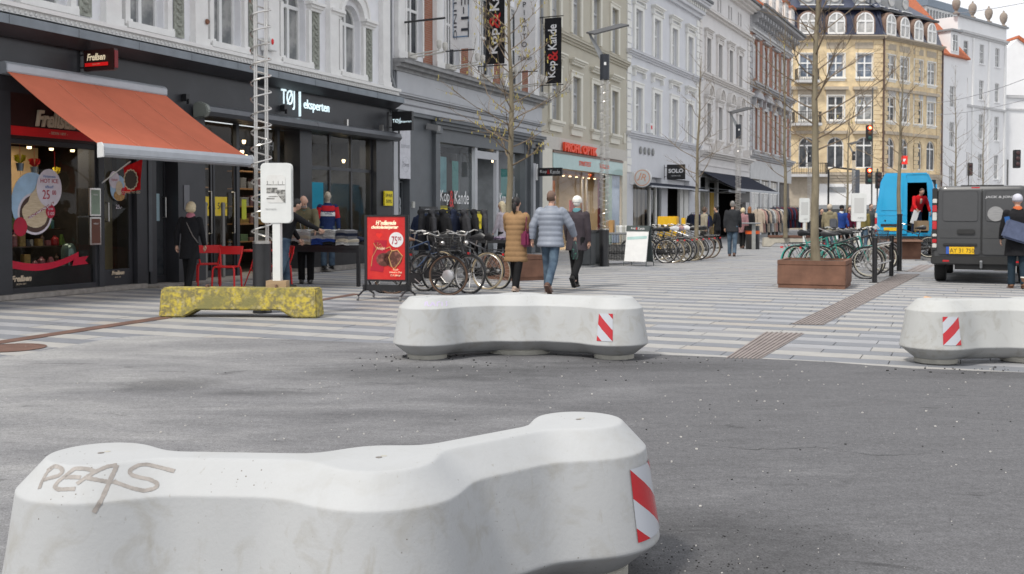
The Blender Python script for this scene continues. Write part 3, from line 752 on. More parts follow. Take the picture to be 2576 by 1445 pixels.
MB().ball((6.80, -.31, 5.24), (.045, .02, .07), 8).build('alarm_emblem', RED, o)
MB().lathe([(.045, 0), (.06, .03), (.03, .05)], 12, axis='y').build('wall_rosette', mat('bronze', (.22, .1, .06), .6, .3), b1, loc=(4.80, -.19, 5.35))
MB().tube([(12.42, -.1, 13), (12.42, -.1, 5.2), (12.50, -.16, 4.9), (12.62, -.12, 4.75)], .035, 8).build('downpipe', GREY, b1)
# shop front body: black piers, fascia, canopy
shopf = thing('black_shop_front', 'long black shop front under the white stucco building, two shops side by side', 'shop front', W1(0, 0), PI / 2 - TH1)
b = MB()
b.box(-4.5, .02, 3.42, 12.60, .5, 4.34)
for a, e, z, y in ((-4.5, .08, 0, -.04), (2.0, 2.12, 0, 0), (2.95, 3.10, 0, 0), (3.10, 3.32, 0, .08), (3.42, 3.60, 0, .12), (4.05, 4.86, 0, -.03), (8.34, 8.83, 0, .05), (11.75, 12.60, 0, -.02)):
    b.box(a, y, z, e, .5, 3.42)
b.box(.08, .05, 2.66, 2.95, .4, 2.78); b.box(3.1, .12, 2.8, 4.06, .5, 3.42); b.box(2.12, .05, 2.58, 2.95, .4, 3.42)
b.build('fascia', SHOPB, shopf)
b = MB(); b.add([(-4.5, -.10, 4.30), (12.62, -.10, 4.30), (12.62, .1, 4.30), (-4.5, .1, 4.30), (-4.5, -.36, 4.45), (12.62, -.36, 4.45), (12.62, .02, 4.60), (-4.5, .02, 4.60), (-4.5, -.36, 4.47), (12.62, -.36, 4.47)],
      [(0,1,5,4), (0,3,2,1), (4,5,9,8)]); b.build('canopy', SHOPB, shopf, fix=False)
for k in range(12):
    u = -4.5 + k * 1.43; shared(('fl',), lambda b: (b.add([(.004, -.37, 4.45), (1.424, -.37, 4.45), (1.424, -.37, 4.60), (.004, -.37, 4.60), (1.424, .0, 4.67), (.004, .0, 4.67)], [(0,1,2,3), (3,2,4,5)]), b.box(0, -.374, 4.448, .012, -.36, 4.606)), 'flashing', FLASH, shopf, (u, 0, 0), fix=False)
STEP = mat('granite_step', (.30, .275, .25), .85, var=.25, sc=8, bump=.4)
b = MB(); b.box(-4.5, -.10, 0, 3.12, .6, .09); b.box(3.12, -.35, 0, 8.3, 1.2, .05); b.box(8.3, -.05, 0, 12.6, 1., .12); b.build('step', STEP, shopf, bevel=.01)
# --- chocolate shop window
BRN = mat('brown_sign', (.035, .012, .010), .4, var=.15); CREAML = mat('cream_letters', (.62, .50, .36), .5); CRML2 = mat('cream_letters_lit', (.85, .75, .52), .5, emit=.35)
def box_part(r, name, m, *bx, bevel=0.):
    gs = []
    for q in bx:
        hit = [g for g in gs if any(all(q[i] <= p[i+3] + .002 and p[i] <= q[i+3] + .002 for i in range(3)) for p in g)]
        n_ = [q]
        for g in hit: n_ += g; gs.remove(g)
        gs.append(n_)
    for g in gs:
        b = MB()
        for q in g: b.box(*q)
        o = b.build(name, m, r, bevel=bevel)
    return o
box_part(shopf, 'sign_panel', BRN, (.10, .02, 2.67, 2.94, .06, 3.42)); box_part(shopf, 'sign_stripe', RED, (.105, .005, 2.72, 2.94, .02, 2.87))
lettering('Frellsen', .40, CREAML, shopf, (1.02, -.03, 3.03), shear=.25, bold=.012, depth=.05, fit=(.84, .28)); lettering('- SIDEN 1897 -', .065, CREAML, shopf, (1.10, 0.002, 2.80))
FR = SHOPB
box_part(shopf, 'window_frame', FR, (.08, .04, .09, .14, .16, 2.66), (1.94, .04, .09, 2.0, .16, 2.66), (.14, .04, .09, 1.94, .16, .18), (.14, .04, 2.58, 1.94, .16, 2.66))
MB().quad((.14, .11, .18), (1.94, .11, .18), (1.94, .11, 2.58), (.14, .11, 2.58)).build('shop_pane', CLEAR, shopf, fix=False)
box_part(shopf, 'black_band', mat('black_film', (.012, .012, .012), .2), (.15, .095, .18, 1.93, .105, .50))
b = MB(); P = []; n = 24
for k in range(n + 1):
    f = k / n; u = .15 + 1.45 * f; z = .52 - .10 * math.sin(f * PI * .95) + .14 * f * f; P.append((u, z))
b.add([(u, .09, z) for u, z in P] + [(u, .09, z + .13 - .03 * k / n) for k, (u, z) in enumerate(P)], [(k, k + 1, n + 2 + k, n + 1 + k) for k in range(n)])
b.add([(1.45, .085, .50), (1.82, .085, .52), (1.74, .085, .58), (1.82, .085, .66), (1.50, .085, .64)], [(0, 1, 2, 3, 4)]); b.build('ribbon_print', mat('red_print', (.55, .0, .03), .5), shopf, fix=False)
lettering('Frellsen', .13, CREAML, shopf, (.36, .088, .33), shear=.25, bold=.006, depth=.002); lettering('SIDEN 1897', .04, CREAML, shopf, (.36, .088, .24), depth=.002)
# round ice-cream print on the window
def disc(u, z, ru, rz_, y, m, name, parent, a0=0, a1=2 * PI, n=28):
    b = MB(); b.add([(u + ru * math.cos(a0 + (a1 - a0) * k / n), y, z + rz_ * math.sin(a0 + (a1 - a0) * k / n)) for k in range(n)], [tuple(range(n))]); return b.build(name, m, parent, fix=False)
LB = mat('pale_blue_print', (.38, .56, .74), .5); PW = mat('pink_white_print', (.72, .66, .72), .5); CRR = mat('red_badge', (.45, .0, .03), .5); CRE = mat('ice_cream_print', (.72, .60, .42), .6, col2=(.55, .42, .27), sc=9, stretch=(1, 1, 5)); CHO = mat('chocolate_brown', (.07, .03, .02), .5)
pr_ = thing('window_print', 'round pale blue ice cream advert stuck on the chocolate shop window', 'window sticker', W1(.62, 0), PI / 2 - TH1)
disc(0, 1.60, .43, .52, .100, LB, 'backing', pr_); disc(.05, 1.42, .36, .36, .097, PW, 'cup_rim', pr_); disc(.05, 1.42, .32, .32, .094, CHO, 'cup', pr_)
b = MB(); b.prism([(.05 + .27 * math.cos(a) * (1 + .05 * math.sin(5 * a)), 1.42 + .24 * math.sin(a)) for a in [2*PI*k/22 for k in range(22)]], .088, .092, axis='y'); b.prism([(-.15, 1.5), (.28, 1.5), (.22, 1.72), (.14, 1.82), (.10, 1.98), (.05, 1.84), (-.05, 1.74)], .086, .090, axis='y'); b.build('ice_cream', CRE, pr_)
disc(.34, 1.86, .27, .33, .082, PW, 'price_bubble', pr_); disc(.36, 1.46, .10, .12, .080, CRR, 'badge', pr_); disc(-.27, 1.20, .14, .16, .080, CRR, 'badge', pr_)
for t_, s_, z_ in (('Vinterens', .07, 2.06), ('HOT ICE', .10, 1.98), ('tilbud!', .07, 1.88)): lettering(t_, s_, CRR if s_ > .08 else mat('blue_ink', (.1, .2, .45), .5), pr_, (.34, .078, z_), depth=.002)
lettering('25', .22, CRR, pr_, (.27, .078, 1.74), depth=.002, sx=.75); lettering('00', .11, CRR, pr_, (.44, .078, 1.78), depth=.002, sx=.8); lettering('SPAR', .05, PW, pr_, (.36, .076, 1.50), depth=.002); lettering('5 00', .08, PW, pr_, (.36, .076, 1.42), depth=.002)
b = MB(); b.prism([(-.12, 1.36), (-.09, 1.33), (.44, 1.60), (.42, 1.63)], .074, .078, axis='y'); b.build('wafer_straw', mat('striped_straw', (.7, .65, .65), .5, col2=(.3, .03, .06), sc=40, thr=(.49, .51)), pr_)
# interior: warm back wall, shelves, goods, hanging flowers
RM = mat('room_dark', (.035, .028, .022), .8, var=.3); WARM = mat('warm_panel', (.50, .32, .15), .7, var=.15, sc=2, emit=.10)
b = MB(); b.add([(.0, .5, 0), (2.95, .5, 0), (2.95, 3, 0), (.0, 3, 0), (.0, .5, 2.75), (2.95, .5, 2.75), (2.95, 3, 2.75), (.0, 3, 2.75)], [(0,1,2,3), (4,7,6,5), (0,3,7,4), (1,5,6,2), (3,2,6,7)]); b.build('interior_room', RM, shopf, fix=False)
b = MB(); [b.box(.3 + k * .42, 1.9, 1.75, .70 + k * .42, 1.95, 2.68) for k in range(5)]; b.build('wall_panelling', WARM, shopf)
LAMP = mat('warm_lamp', (1, .72, .4), .5, emit=4.)
def shop_light(p, w, s=1.2, col=(1, .86, .68)):
    o = bpy.data.objects.new('shop_ceiling_light', bpy.data.lights.new('shop_ceiling_light', 'AREA')); C.objects.link(o); o.data.energy = w; o.data.size = s; o.data.color = col; o.location = p
shop_light(W1(1.2, -1.1, 2.66), 28); shop_light(W1(6., -2., 3.3), 40, 2); shop_light(W1(10.3, -1.6, 3.3), 40, 2); shop_light(W1(17, -1.6, 3.6), 60, 2, (.95, .97, 1)); shop_light(W1(21, -1.6, 3.6), 50, 2, (.95, .97, 1)); shop_light(W1(27, -1.8, 2.95), 110, 2.5); shop_light(W1(31, -1.8, 2.95), 90, 2.5)
sh = thing('display_shelf', 'tiered display of wrapped sweets and jars inside the chocolate shop window', 'display', W1(1.05, -.2), PI / 2 - TH1)
b = MB()
for k, z in enumerate((.48, .85, 1.15, 1.4)): b.box(-.85, .2 + .16 * k, z - .02, .85, .55 + .2 * k, z)
b.build('shelf', mat('dark_wood', (.06, .035, .02), .5), sh)
rr = random.Random(4); GC = [mat('goods_%s' % n_, c, .35, var=.4, sc=20) for n_, c in (('brown', (.10, .05, .03)), ('gold', (.42, .26, .08)), ('dark', (.03, .03, .04)), ('green', (.16, .24, .06)), ('rose', (.40, .15, .15)), ('pale', (.38, .34, .30)), ('red', (.45, .03, .03)), ('teal', (.12, .30, .28)))]
for k, (z, yy) in enumerate(((.48, .3), (.85, .5), (1.15, .68), (1.4, .85))):
    u = -.80
    while u < .75:
        w = rr.uniform(.07, .16); h = rr.uniform(.09, .26); b = MB(); kind = rr.random()
        if kind < .35: b.lathe([(w*.4, 0), (w*.45, .02), (w*.45, h*.7), (w*.2, h*.85), (w*.2, h)], 12)
        elif kind < .7: b.add([(-w/2, -w/2, 0), (w/2, -w/2, 0), (w/2, w/2, 0), (-w/2, w/2, 0), (-w*.2, -w*.1, h), (w*.25, -w*.1, h), (w*.2, w*.1, h*.95), (-w*.2, w*.1, h)], [(0,3,2,1), (4,5,6,7), (0,1,5,4), (1,2,6,5), (2,3,7,6), (3,0,4,7)])
        else: b.box(-w/2, -.05, 0, w/2, .05, h)
        b.build('wrapped_sweets', rr.choice(GC), sh, bevel=.006, loc=(u + w/2, yy + rr.uniform(-.04, .04), z)); u += w + rr.uniform(.01, .05)
b = MB(); b.lathe([(.10, 0), (.13, .03), (.13, .36), (.10, .44), (.06, .47)], 18); o = b.build('glass_jar', mat('jar_glass', (.16, .22, .19), .15, .3), None, smooth=True); o.location = W1(1.62, -.35, .42); tag(o, 'tall grey green glass jar at the right of the chocolate shop display', 'jar')
for k, (u, z, m_) in enumerate(((.62, 2.33, YEL), (.92, 2.28, RED), (1.36, 2.15, YEL))):
    r = thing('flower_pot', ('small hanging pot with yellow paper flower, left one in the chocolate shop window', 'small hanging pot with red paper flower in the chocolate shop window', 'small hanging pot with yellow paper flower nearest the shop door')[k], 'pot', W1(u, -.38, z - .18), PI / 2 - TH1)
    MB().lathe([(.05, 0), (.07, .13)], 12).build('pot', mat('tin', (.35, .4, .5), .3, .8), r); b = MB(); fr = random.Random(k)
    for _ in range(7):
        a = fr.uniform(0, 6.28); b.add([(0, 0, .12), (.09*math.cos(a), .09*math.sin(a), .18), (.1*math.cos(a+.7), .1*math.sin(a+.7), .26), (.03*math.cos(a+.6), .03*math.sin(a+.6), .28)], [(0,1,2,3)])
    b.build('petals', m_, r, fix=False); MB().tube([(0, 0, .13), (0, 0, .55)], .004, 4).build('cord', RED, r)
for k in range(5):
    r = MB().lathe([(.035, 0), (.04, .04)], 10).build('spot_lamp', LAMP); r.location = W1(.55 + .5 * k, -1.2, 2.60); tag(r, 'small warm ceiling spot glowing inside the chocolate shop', 'lamp', 'ceiling spots in the chocolate shop')
# menu cases beside the window
for k, (z, m_, l_) in enumerate(((1.38, mat('green_menu', (.26, .34, .26), .6), 'silver framed menu case with green sheet, upper one beside the chocolate shop door'), (.86, mat('brown_menu', (.14, .05, .03), .6), 'silver framed menu case with brown sheet, lower one beside the chocolate shop door'))):
    r = thing('menu_case', l_, 'menu case', W1(1.86, .06, z), PI / 2 - TH1)
    MB().box(-.13, 0, 0, .13, .04, .50).build('case', STEEL, r, bevel=.006); MB().box(-.10, -.004, .03, .10, 0, .47).build('sheet', m_, r)
    lettering('MENU', .04, WHITE, r, (0, -.006, .38), depth=.001)
# --- doors
def door(r, u0, u1, z0, z1, y, glass, fr=SHOPB, name='door', kick=.3, fw=.09):
    b = MB(); b.box(u0, y, z0, u0 + fw, y + .05, z1); b.box(u1 - fw, y, z0, u1, y + .05, z1); b.box(u0 + fw, y, z0, u1 - fw, y + .05, z0 + kick); b.box(u0 + fw, y, z1 - fw, u1 - fw, y + .05, z1)
    d = b.build(name, fr, r); MB().quad((u0 + fw, y + .025, z0 + kick), (u1 - fw, y + .025, z0 + kick), (u1 - fw, y + .025, z1 - fw), (u0 + fw, y + .025, z1 - fw)).build('pane', glass, d, fix=False)
    return d
def handle(d, u, z0, z1, y): MB().tube([(u, y, z0), (u, y - .07, z0), (u, y - .07, z1), (u, y, z1)], .014, 8).build('handle', STEEL, d, smooth=True)
d = door(shopf, 2.14, 2.93, .09, 2.56, .10, CLEAR); handle(d, 2.26, 1.28, 1.62, .10)
lettering('Frellsen', .10, CREAML, shopf, (2.52, .075, .32), shear=.25, bold=.005, depth=.002); lettering('SIDEN 1897', .03, CREAML, shopf, (2.52, .075, .24), depth=.002)
box_part(shopf, 'door_backdrop', mat('tan_blind', (.36, .29, .17), .8, var=.2, sc=1, stretch=(1, 1, .4)), (2.3, .6, .1, 2.93, .62, 2.5))
q = thing('door_sticker', 'small round waffle advert stuck on the chocolate shop door', 'window sticker', W1(2.56, 0), PI / 2 - TH1)
disc(0, 1.90, .20, .24, .085, LB, 'backing', q); disc(-.10, 2.05, .13, .16, .080, PW, 'price_bubble', q); disc(.02, 1.76, .14, .10, .079, mat('waffle', (.45, .25, .08), .6, var=.4, sc=30), 'waffle', q); disc(.02, 1.90, .09, .13, .077, CRE, 'ice_cream', q); disc(.12, 1.84, .06, .07, .075, CRR, 'badge', q); lettering('Nyhed!', .05, CRR, q, (-.10, .075, 2.05), depth=.001); lettering('25,-', .10, PW, q, (0, .075, 1.55), depth=.001)
d = door(shopf, 3.58, 4.07, .05, 2.8, .30, GL['dark'], kick=.15, fw=.06); handle(d, 3.98, 1.35, 1.75, .30)
box_part(shopf, 'door_notice', mat('pale_blue_paper', (.33, .47, .52), .6), (3.60, .28, 1.28, 3.86, .295, 1.82)); box_part(shopf, 'door_phone', mat('brushed_panel', (.16, .16, .17), .4, .6), (4.20, -.045, 1.50, 4.36, -.03, 2.0))
box_part(shopf, 'house_number_panel', mat('grey_panel', (.06, .063, .07), .5), (3.32, .06, .3, 3.42, .3, 2.8))
# --- clothes shop: recessed entrance + window
TG = mat('display_black', (.02, .02, .022), .5)
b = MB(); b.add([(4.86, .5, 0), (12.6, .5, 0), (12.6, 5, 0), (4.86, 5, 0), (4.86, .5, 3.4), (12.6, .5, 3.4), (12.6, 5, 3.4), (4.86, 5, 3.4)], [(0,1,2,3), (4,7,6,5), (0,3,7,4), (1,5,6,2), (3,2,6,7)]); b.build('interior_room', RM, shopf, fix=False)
for a, e in ((4.90, 5.62), (5.66, 6.40), (7.1, 7.9)):
    d = door(shopf, a, e, .06, 2.55, .42, CLEAR, kick=.14, fw=.05); handle(d, (a + e) / 2 + .25, 1.0, 1.9, .42)
box_part(shopf, 'window_frame', SHOPB, (4.86, .40, 2.55, 8.34, .48, 2.64), (6.40, .38, .05, 6.50, .48, 3.42), (7.9, .38, .05, 8.0, .48, 3.42), (8.83, .12, .5, 11.75, .2, .58), (8.83, .12, 2.52, 11.75, .2, 2.60), (9.70, .12, .12, 9.76, .2, 3.42), (10.70, .12, .12, 10.76, .2, 3.42), (8.83, .12, .12, 8.9, .2, 3.42), (11.68, .12, .12, 11.75, .2, 3.42))
box_part(shopf, 'stall_riser', mat('black_panel', (.03, .03, .034), .35), (8.83, .1, .12, 11.75, .2, .5)); MB().quad((8.83, .15, .5), (11.75, .15, .5), (11.75, .15, 3.42), (8.83, .15, 3.42)).quad((4.9, .45, 2.64), (8.3, .45, 2.64), (8.3, .45, 3.42), (4.9, .45, 3.42)).build('shop_pane', CLEAR, shopf, fix=False)
for k, u in enumerate((5.06, 5.75)):
    r = MB().box(0, 0, 0, .20 if k == 0 else .09, .05, 1.62).build('security_gate', mat('grey_gate', (.20, .19, .18), .5), bevel=.01); r.location = W1(u, -.25, .05); r.rotation_euler.z = PI/2 - TH1; tag(r, ('broad grey security gate at the clothes shop door', 'narrow grey security gate at the clothes shop door')[k], 'gate')
for u, z, w, h, t_ in ((6.10, 1.38, .85, .42, 'SPAR 50%'),):
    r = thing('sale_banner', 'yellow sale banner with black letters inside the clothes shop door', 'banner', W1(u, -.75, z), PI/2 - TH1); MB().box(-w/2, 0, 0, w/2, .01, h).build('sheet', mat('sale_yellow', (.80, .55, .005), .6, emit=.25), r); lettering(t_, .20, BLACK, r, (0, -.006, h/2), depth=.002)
for k, (u, z) in enumerate(((4.93, 1.75), (6.6, 1.30))):
    r = MB().box(0, 0, 0, .16, .01, .45).build('sale_card', mat('lime_card', (.42, .44, .02), .6)); r.location = W1(u, -.40, z); r.rotation_euler.z = PI/2 - TH1; tag(r, ('lime green card on the left of the clothes shop door', 'lime green card hanging right of the yellow sale banner')[k], 'card')
# shelving with garments deep inside both rooms
for uu, n_ in ((5.0, 9), (9.1, 8)):
    sh = thing('wall_shelf', ('lit wall shelving with folded clothes inside the clothes shop entrance', 'lit wall shelving with folded clothes behind the clothes shop window')[uu > 6], 'shelf', W1(uu, -2.2), PI/2 - TH1)
    b = MB(); [b.box(0, .2, z, 2.9, .6, z + .03) for z in (.7, 1.15, 1.6, 2.05, 2.5)]; b.build('shelf', mat('oak_shelf', (.32, .17, .07), .5, emit=.06), sh)
    for z in (.73, 1.18, 1.63, 2.08):
        u = .05
        while u < 2.7:
            w = rr.uniform(.22, .34); b = MB(); [b.box(.01 * rr.random(), .22, k * .045, w, .5, k * .045 + .04) for k in range(rr.randint(2, 6))]
            b.build('folded_garment', mat('garment_%d' % rr.randint(0, 7), (rr.uniform(.03, .3),) * 3 if rr.random() < .5 else (rr.uniform(.05, .45), rr.uniform(.05, .25), rr.uniform(.05, .2)), .9), sh, bevel=.008, loc=(u, 0, z)); u += w + .06
for k in range(10):
    r = MB().lathe([(.03, 0), (.05, .07), (.04, .09)], 10).build('spot_lamp', LAMP); r.location = W1(5.1 + .72 * k, -.9 - .5 * (k % 3), 3.1 - .3 * (k % 2)); tag(r, 'small warm spot glowing in the clothes shop ceiling', 'lamp', 'ceiling spots in the clothes shop')
r = thing('hanging_lamp', 'orange cone lamp glowing high inside the clothes shop entrance', 'lamp', W1(5.75, -1.1, 2.2)); MB().lathe([(.20, 0), (.05, .16), (.01, .18)], 16).build('shade', mat('orange_glow', (.9, .45, .15), .5, emit=1.2), r); MB().tube([(0, 0, .18), (0, 0, 1.1)], .006, 4).build('cord', BLACK, r)
r = MB().box(0, 0, 0, .65, .4, .9).build('display_screen', mat('blue_display', (.02, .22, .34), .5, emit=.35)); r.location = W1(10.1, -1.0, 1.35); r.rotation_euler.z = PI/2 - TH1; tag(r, 'blue lit cabinet behind the clothes shop window', 'cabinet')
# signs on the fascia
LIT = mat('white_lit_letters', (.75, .93, 1.), .5, emit=.75)
sg = thing('fascia_sign', 'white backlit lettering on the black fascia over the clothes shop', 'sign', W1(0, 0), PI/2 - TH1)
lettering('TØJ', .52, LIT, sg, (7.73, -.05, 4.07), depth=.02, fit=(.52, .45)); MB().box(8.19, -.07, 3.72, 8.215, -.02, 4.36).build('bar', LIT, sg); lettering('eksperten', .30, LIT, sg, (8.90, -.05, 4.00), depth=.02, fit=(1.08, .29))
lettering('YAH', .30, mat('dim_letters', (.35, .35, .36), .5), shopf, (7.55, .44, 3.0), depth=.002)
for u, z, l_ in ((4.25, 3.68, 'small black wall lamp between the awnings'), (7.55, 3.78, 'small dark camera box under the lit shop letters')):
    r = MB().box(-.05, -.12, 0, .05, 0, .14).box(-.02, -.16, -.06, .02, -.1, .04).build('wall_lamp', BLACK); r.location = W1(u, .0, z); r.rotation_euler.z = PI/2 - TH1; tag(r, l_, 'lamp')
def hang_sign(name, label, u, z, w, h, d, e0, m, arms=True, wall=W1, th=TH1):
    """box sign standing out from the wall; its flat faces look up and down the street"""
    r = thing(name, label, 'sign', wall(u, 0, z), PI/2 - th)
    MB().box(-d/2, -e0 - w, -h/2, d/2, -e0, h/2).build('sign_box', m, r, bevel=.008)
    b = MB(); b.box(-.02, -.02, -h/2, .02, 0, h/2); [b.box(-.012, -e0, q - .012, .012, 0, q + .012) for q in (-h*.3, h*.3)]; b.build('bracket', BLACK, r)
    return r
r = hang_sign('hanging_sign', 'brown box sign with cream script lettering above the orange awning', 1.60, 4.11, .70, .37, .10, .12, BRN)
lettering('Frellsen', .20, CRML2, r, (-.075, -.44, .05), (PI/2, 0, -PI/2), shear=.25, bold=.004, depth=.004, fit=(.42, .12)); MB().box(-.076, -.71, -.11, -.072, -.18, -.05).build('stripe', mat('lit_red', (.75, .01, .01), .5, emit=.25), r); lettering('SIDEN 1897', .035, CREAML, r, (-.078, -.44, -.08), (PI/2, 0, -PI/2), depth=.001)
MB().box(-.04, -.832, -.15, .04, -.822, .15).build('red_edge', mat('dark_red_edge', (.20, .01, .015), .5), r)
r = hang_sign('hanging_sign', 'black box sign with small white lettering at the end of the black shop front', 12.45, 3.95, .62, .52, .12, .12, BLACK)
lettering('TØJ', .14, LIT, r, (-.065, -.26, 0), (PI/2, 0, -PI/2), depth=.002); MB().box(-.066, -.395, -.08, -.062, -.388, .08).build('bar', LIT, r); lettering('eksperten', .085, LIT, r, (-.065, -.56, -.02), (PI/2, 0, -PI/2), depth=.002)
# --- orange awning
aw = thing('awning', 'wide orange fabric awning let down over the chocolate shop', 'awning', W1(0, 0), PI/2 - TH1)
ORG = cloth('orange_awning_cloth', (.54, .15, .085), var=.08, sc=1.5); ALU = mat('awning_aluminium', (.42, .44, .47), .4, .4, .06)
n = 12; top = (-.10, .12, 3.76); e1, zf = 2.16, 2.46; b = MB(); W_u = 3.66; u0 = -.10
for j in range(4):
    ua = u0 + W_u * j / 4; ub = u0 + W_u * (j + 1) / 4; vs = []
    for k in range(n + 1):
        f = k / n; e = .14 + (e1 - .14) * f; z = 3.74 + (zf - 3.74) * f - .05 * math.sin(PI * f)
        vs += [(ua + .006, -e, z), (ub - .006, -e, z), (ub - .006, -e, z - .006), (ua + .006, -e, z - .006)]
    fs = []
    for k in range(n):
        o_ = k * 4; fs += [(o_, o_+1, o_+5, o_+4), (o_+3, o_+7, o_+6, o_+2), (o_, o_+4, o_+7, o_+3), (o_+1, o_+2, o_+6, o_+5)]
    q = MB(); q.add(vs, fs); q.build('cloth_panel', ORG, aw, smooth=True)
    if j:
        q = MB(); q.tube([(ua, -(.14 + (e1 - .14) * k / n), 3.745 + (zf - 3.74) * k / n - .05 * math.sin(PI * k / n)) for k in range(n + 1)], .007, 4); q.build('seam', mat('orange_seam', (.62, .22, .14), .9), aw)
q = MB(); q.prism([(0, 3.68), (0, 3.88), (-.14, 3.89), (-.20, 3.84), (-.20, 3.72), (-.14, 3.68)], u0 - .02, u0 + W_u + .02, axis='x'); q.v = [(x, y, z) for x, y, z in q.v]; q.build('cassette', ALU, aw, bevel=.01)
q = MB(); q.prism([(-e1 - .03, zf - .16), (-e1 + .03, zf - .17), (-e1 + .05, zf + .03), (-e1 - .02, zf + .05), (-e1 - .06, zf - .02), (-e1 - .06, zf - .12)], u0 - .01, u0 + W_u + .01, axis='x'); q.build('front_bar', ALU, aw, bevel=.012)
[MB().prism([(-e1 - .07, zf - .17), (-e1 + .06, zf - .18), (-e1 + .06, zf + .05), (-e1 - .03, zf + .06), (-e1 - .07, zf)], a, a + .025, axis='x').build('end_cap', WHITE, aw, bevel=.006) for a in (u0 - .035, u0 + W_u + .012)]
[MB().tube([(a, -.15, 3.64), (a + s * .55, -1.1, 3.0), (a, -e1 + .04, zf - .05)], .025, 8).build('folding_arm', ALU, aw) for a, s in ((.4, 1), (3.2, -1))]
# closed awning cassette over the clothes shop
ca = thing('closed_awning', 'long closed dark grey awning box over the clothes shop windows', 'awning', W1(0, 0), PI/2 - TH1)
q = MB(); CG = mat('dark_grey_case', (.10, .105, .115), .4, .2); q.prism([(-.05 + .0, 3.42), (-.05, 3.62), (-.16, 3.66), (-.32, 3.60), (-.36, 3.50), (-.30, 3.42), (-.16, 3.40)], 4.62, 8.52, axis='x'); q.build('case', CG, ca, smooth=True)
q = MB(); q.prism([(-.05 + .0, 3.42), (-.05, 3.62), (-.16, 3.66), (-.32, 3.60), (-.36, 3.50), (-.30, 3.42), (-.16, 3.40)], 8.53, 12.55, axis='x'); q.build('case', CG, ca, smooth=True)
q = MB(); q.prism([(-.02, 3.36), (-.02, 3.66), (-.18, 3.70), (-.36, 3.62), (-.40, 3.50), (-.32, 3.38)], 4.50, 4.62, axis='x'); q.build('end_cap', mat('green_grey_cap', (.22, .235, .21), .4), ca, bevel=.02)
for u in (10.05, 11.8): MB().box(u - .03, -.2, 3.64, u + .03, -.1, 3.80).build('bracket', STEEL, ca)
# wall-mounted flag
fl = thing('flag', 'small red flag with a takeaway cup emblem on a white pole beside the shop door', 'flag', W1(2.06, .02), PI/2 - TH1)
MB().tube([(0, 0, 1.98), (.05, -.62, 2.36)], .013, 8).build('pole', WHITE, fl, smooth=True)
b = MB(); FRD = cloth('flag_red', (.62, .01, .015))
vs = []
for i in range(5):
    for j in range(4): f, g_ = i / 4, j / 3; vs.append((.045 + .03 * math.sin(3 * g_ + 2 * f), -.46 - .42 * f, 2.26 + .14 * f + (-.50 - .08 * f) * g_ * .95))
b.add(vs, [(i*4+j, i*4+j+1, i*4+j+5, i*4+j+4) for i in range(4) for j in range(3)]); b.build('flag_cloth', FRD, fl, smooth=True, fix=False)
def flagdisc(r_, n_, m_, x, name, jag=0):
    b = MB(); b.add([(x - .02, -.68 + (r_ + (jag if k % 2 else 0)) * math.cos(2*PI*k/n_), 2.03 + (r_ * 1.15 + (jag if k % 2 else 0)) * math.sin(2*PI*k/n_)) for k in range(n_)], [tuple(range(n_))]); b.build(name, m_, fl, fix=False)
flagdisc(.155, 28, CREAML, .012, 'badge_rim', .018); flagdisc(.135, 28, mat('badge_black', (.03, .02, .02), .6), .008, 'badge', .016)
b = MB(); b.add([(.003, -.63, 1.93), (.003, -.69, 1.93), (.003, -.71, 2.10), (.003, -.61, 2.10)], [(0,1,2,3)]); b.add([(.003, -.60, 2.10), (.003, -.72, 2.10), (.003, -.69, 2.15), (.003, -.63, 2.15)], [(0,1,2,3)]); b.build('cup_print', mat('cup_grey', (.25, .22, .2), .6), fl, fix=False)
lettering('COFFEE TO GO', .062, CREAML, fl, (-.012, -.68, 1.80), (PI/2, 0, -PI/2), depth=.002)
# ---------- building 2: grey shop below, white pilasters and red brick above
def merge(tmp, root):
    bpy.context.view_layer.update()
    M = root.matrix_world.inverted() @ tmp.matrix_world
    for c in kids(tmp):
        L = c.matrix_local.copy(); c.parent = root; c.matrix_parent_inverse = Matrix.Identity(4); c.matrix_local = M @ L
    bpy.data.objects.remove(tmp)
FR2 = mat('light_grey_frames', (.50, .51, .53), .5, var=.05)
w2 = [13.92, 16.35, 18.85, 21.30]; br2 = [14.72, 17.15, 19.65, 22.15]
b2 = facade('brick_and_stucco_building', 'pale stucco and red brick building with hanging banners over a grey shop', W1(0, 0), TH1, 12.60, 23.64, 5.6, 13.5,
            [(c - .46, c + .46, 5.95, 8.55, False) for c in w2] + [(c - .46, c + .46, 9.6, 12., False) for c in w2], STUC)
for c in w2:
    window(b2, c, 5.95, 8.55, .92, glass='dark', tr=.50, y=.14); window(b2, c, 9.6, 12, .92, glass='dark', tr=.6, y=.14); surround(b2, c, 5.95, 8.55, .92, STUCT, t=.08, d=.03)
for k, c in enumerate(br2): box_part(b2, 'brick_pier', REDB, (c - .28, -.02, 5.72, c + .28, .05, 12.9))
for c in (12.95, 15.25, 17.68, 20.18, 22.85): box_part(b2, 'pilaster', STUCT, (c - .20, -.14, 5.72, c + .20, 0, 12.9), (c - .25, -.19, 5.72, c + .25, -.14, 5.95), bevel=.01)
band(b2, 12.6, 23.64, 13., 13.5, .5, STUCT, 'cornice', 3)
shop2 = thing('grey_shop_front', 'grey timber shop front with large window letters below the red brick building', 'shop front', W1(0, 0), PI/2 - TH1)
band(shop2, 12.62, 23.75, 5.38, 5.68, .42, mat('weathered_grey_cornice', (.30, .30, .30), .7, var=.2, sc=4), 'cornice', 3)
box_part(shop2, 'fascia', LGREY, (12.75, -.10, 4.80, 23.6, .4, 5.38), (12.62, -.06, 4.30, 23.64, .4, 4.66)); box_part(shop2, 'fascia_end', GRSH, (12.62, -.06, 4.75, 12.75, .4, 5.38))
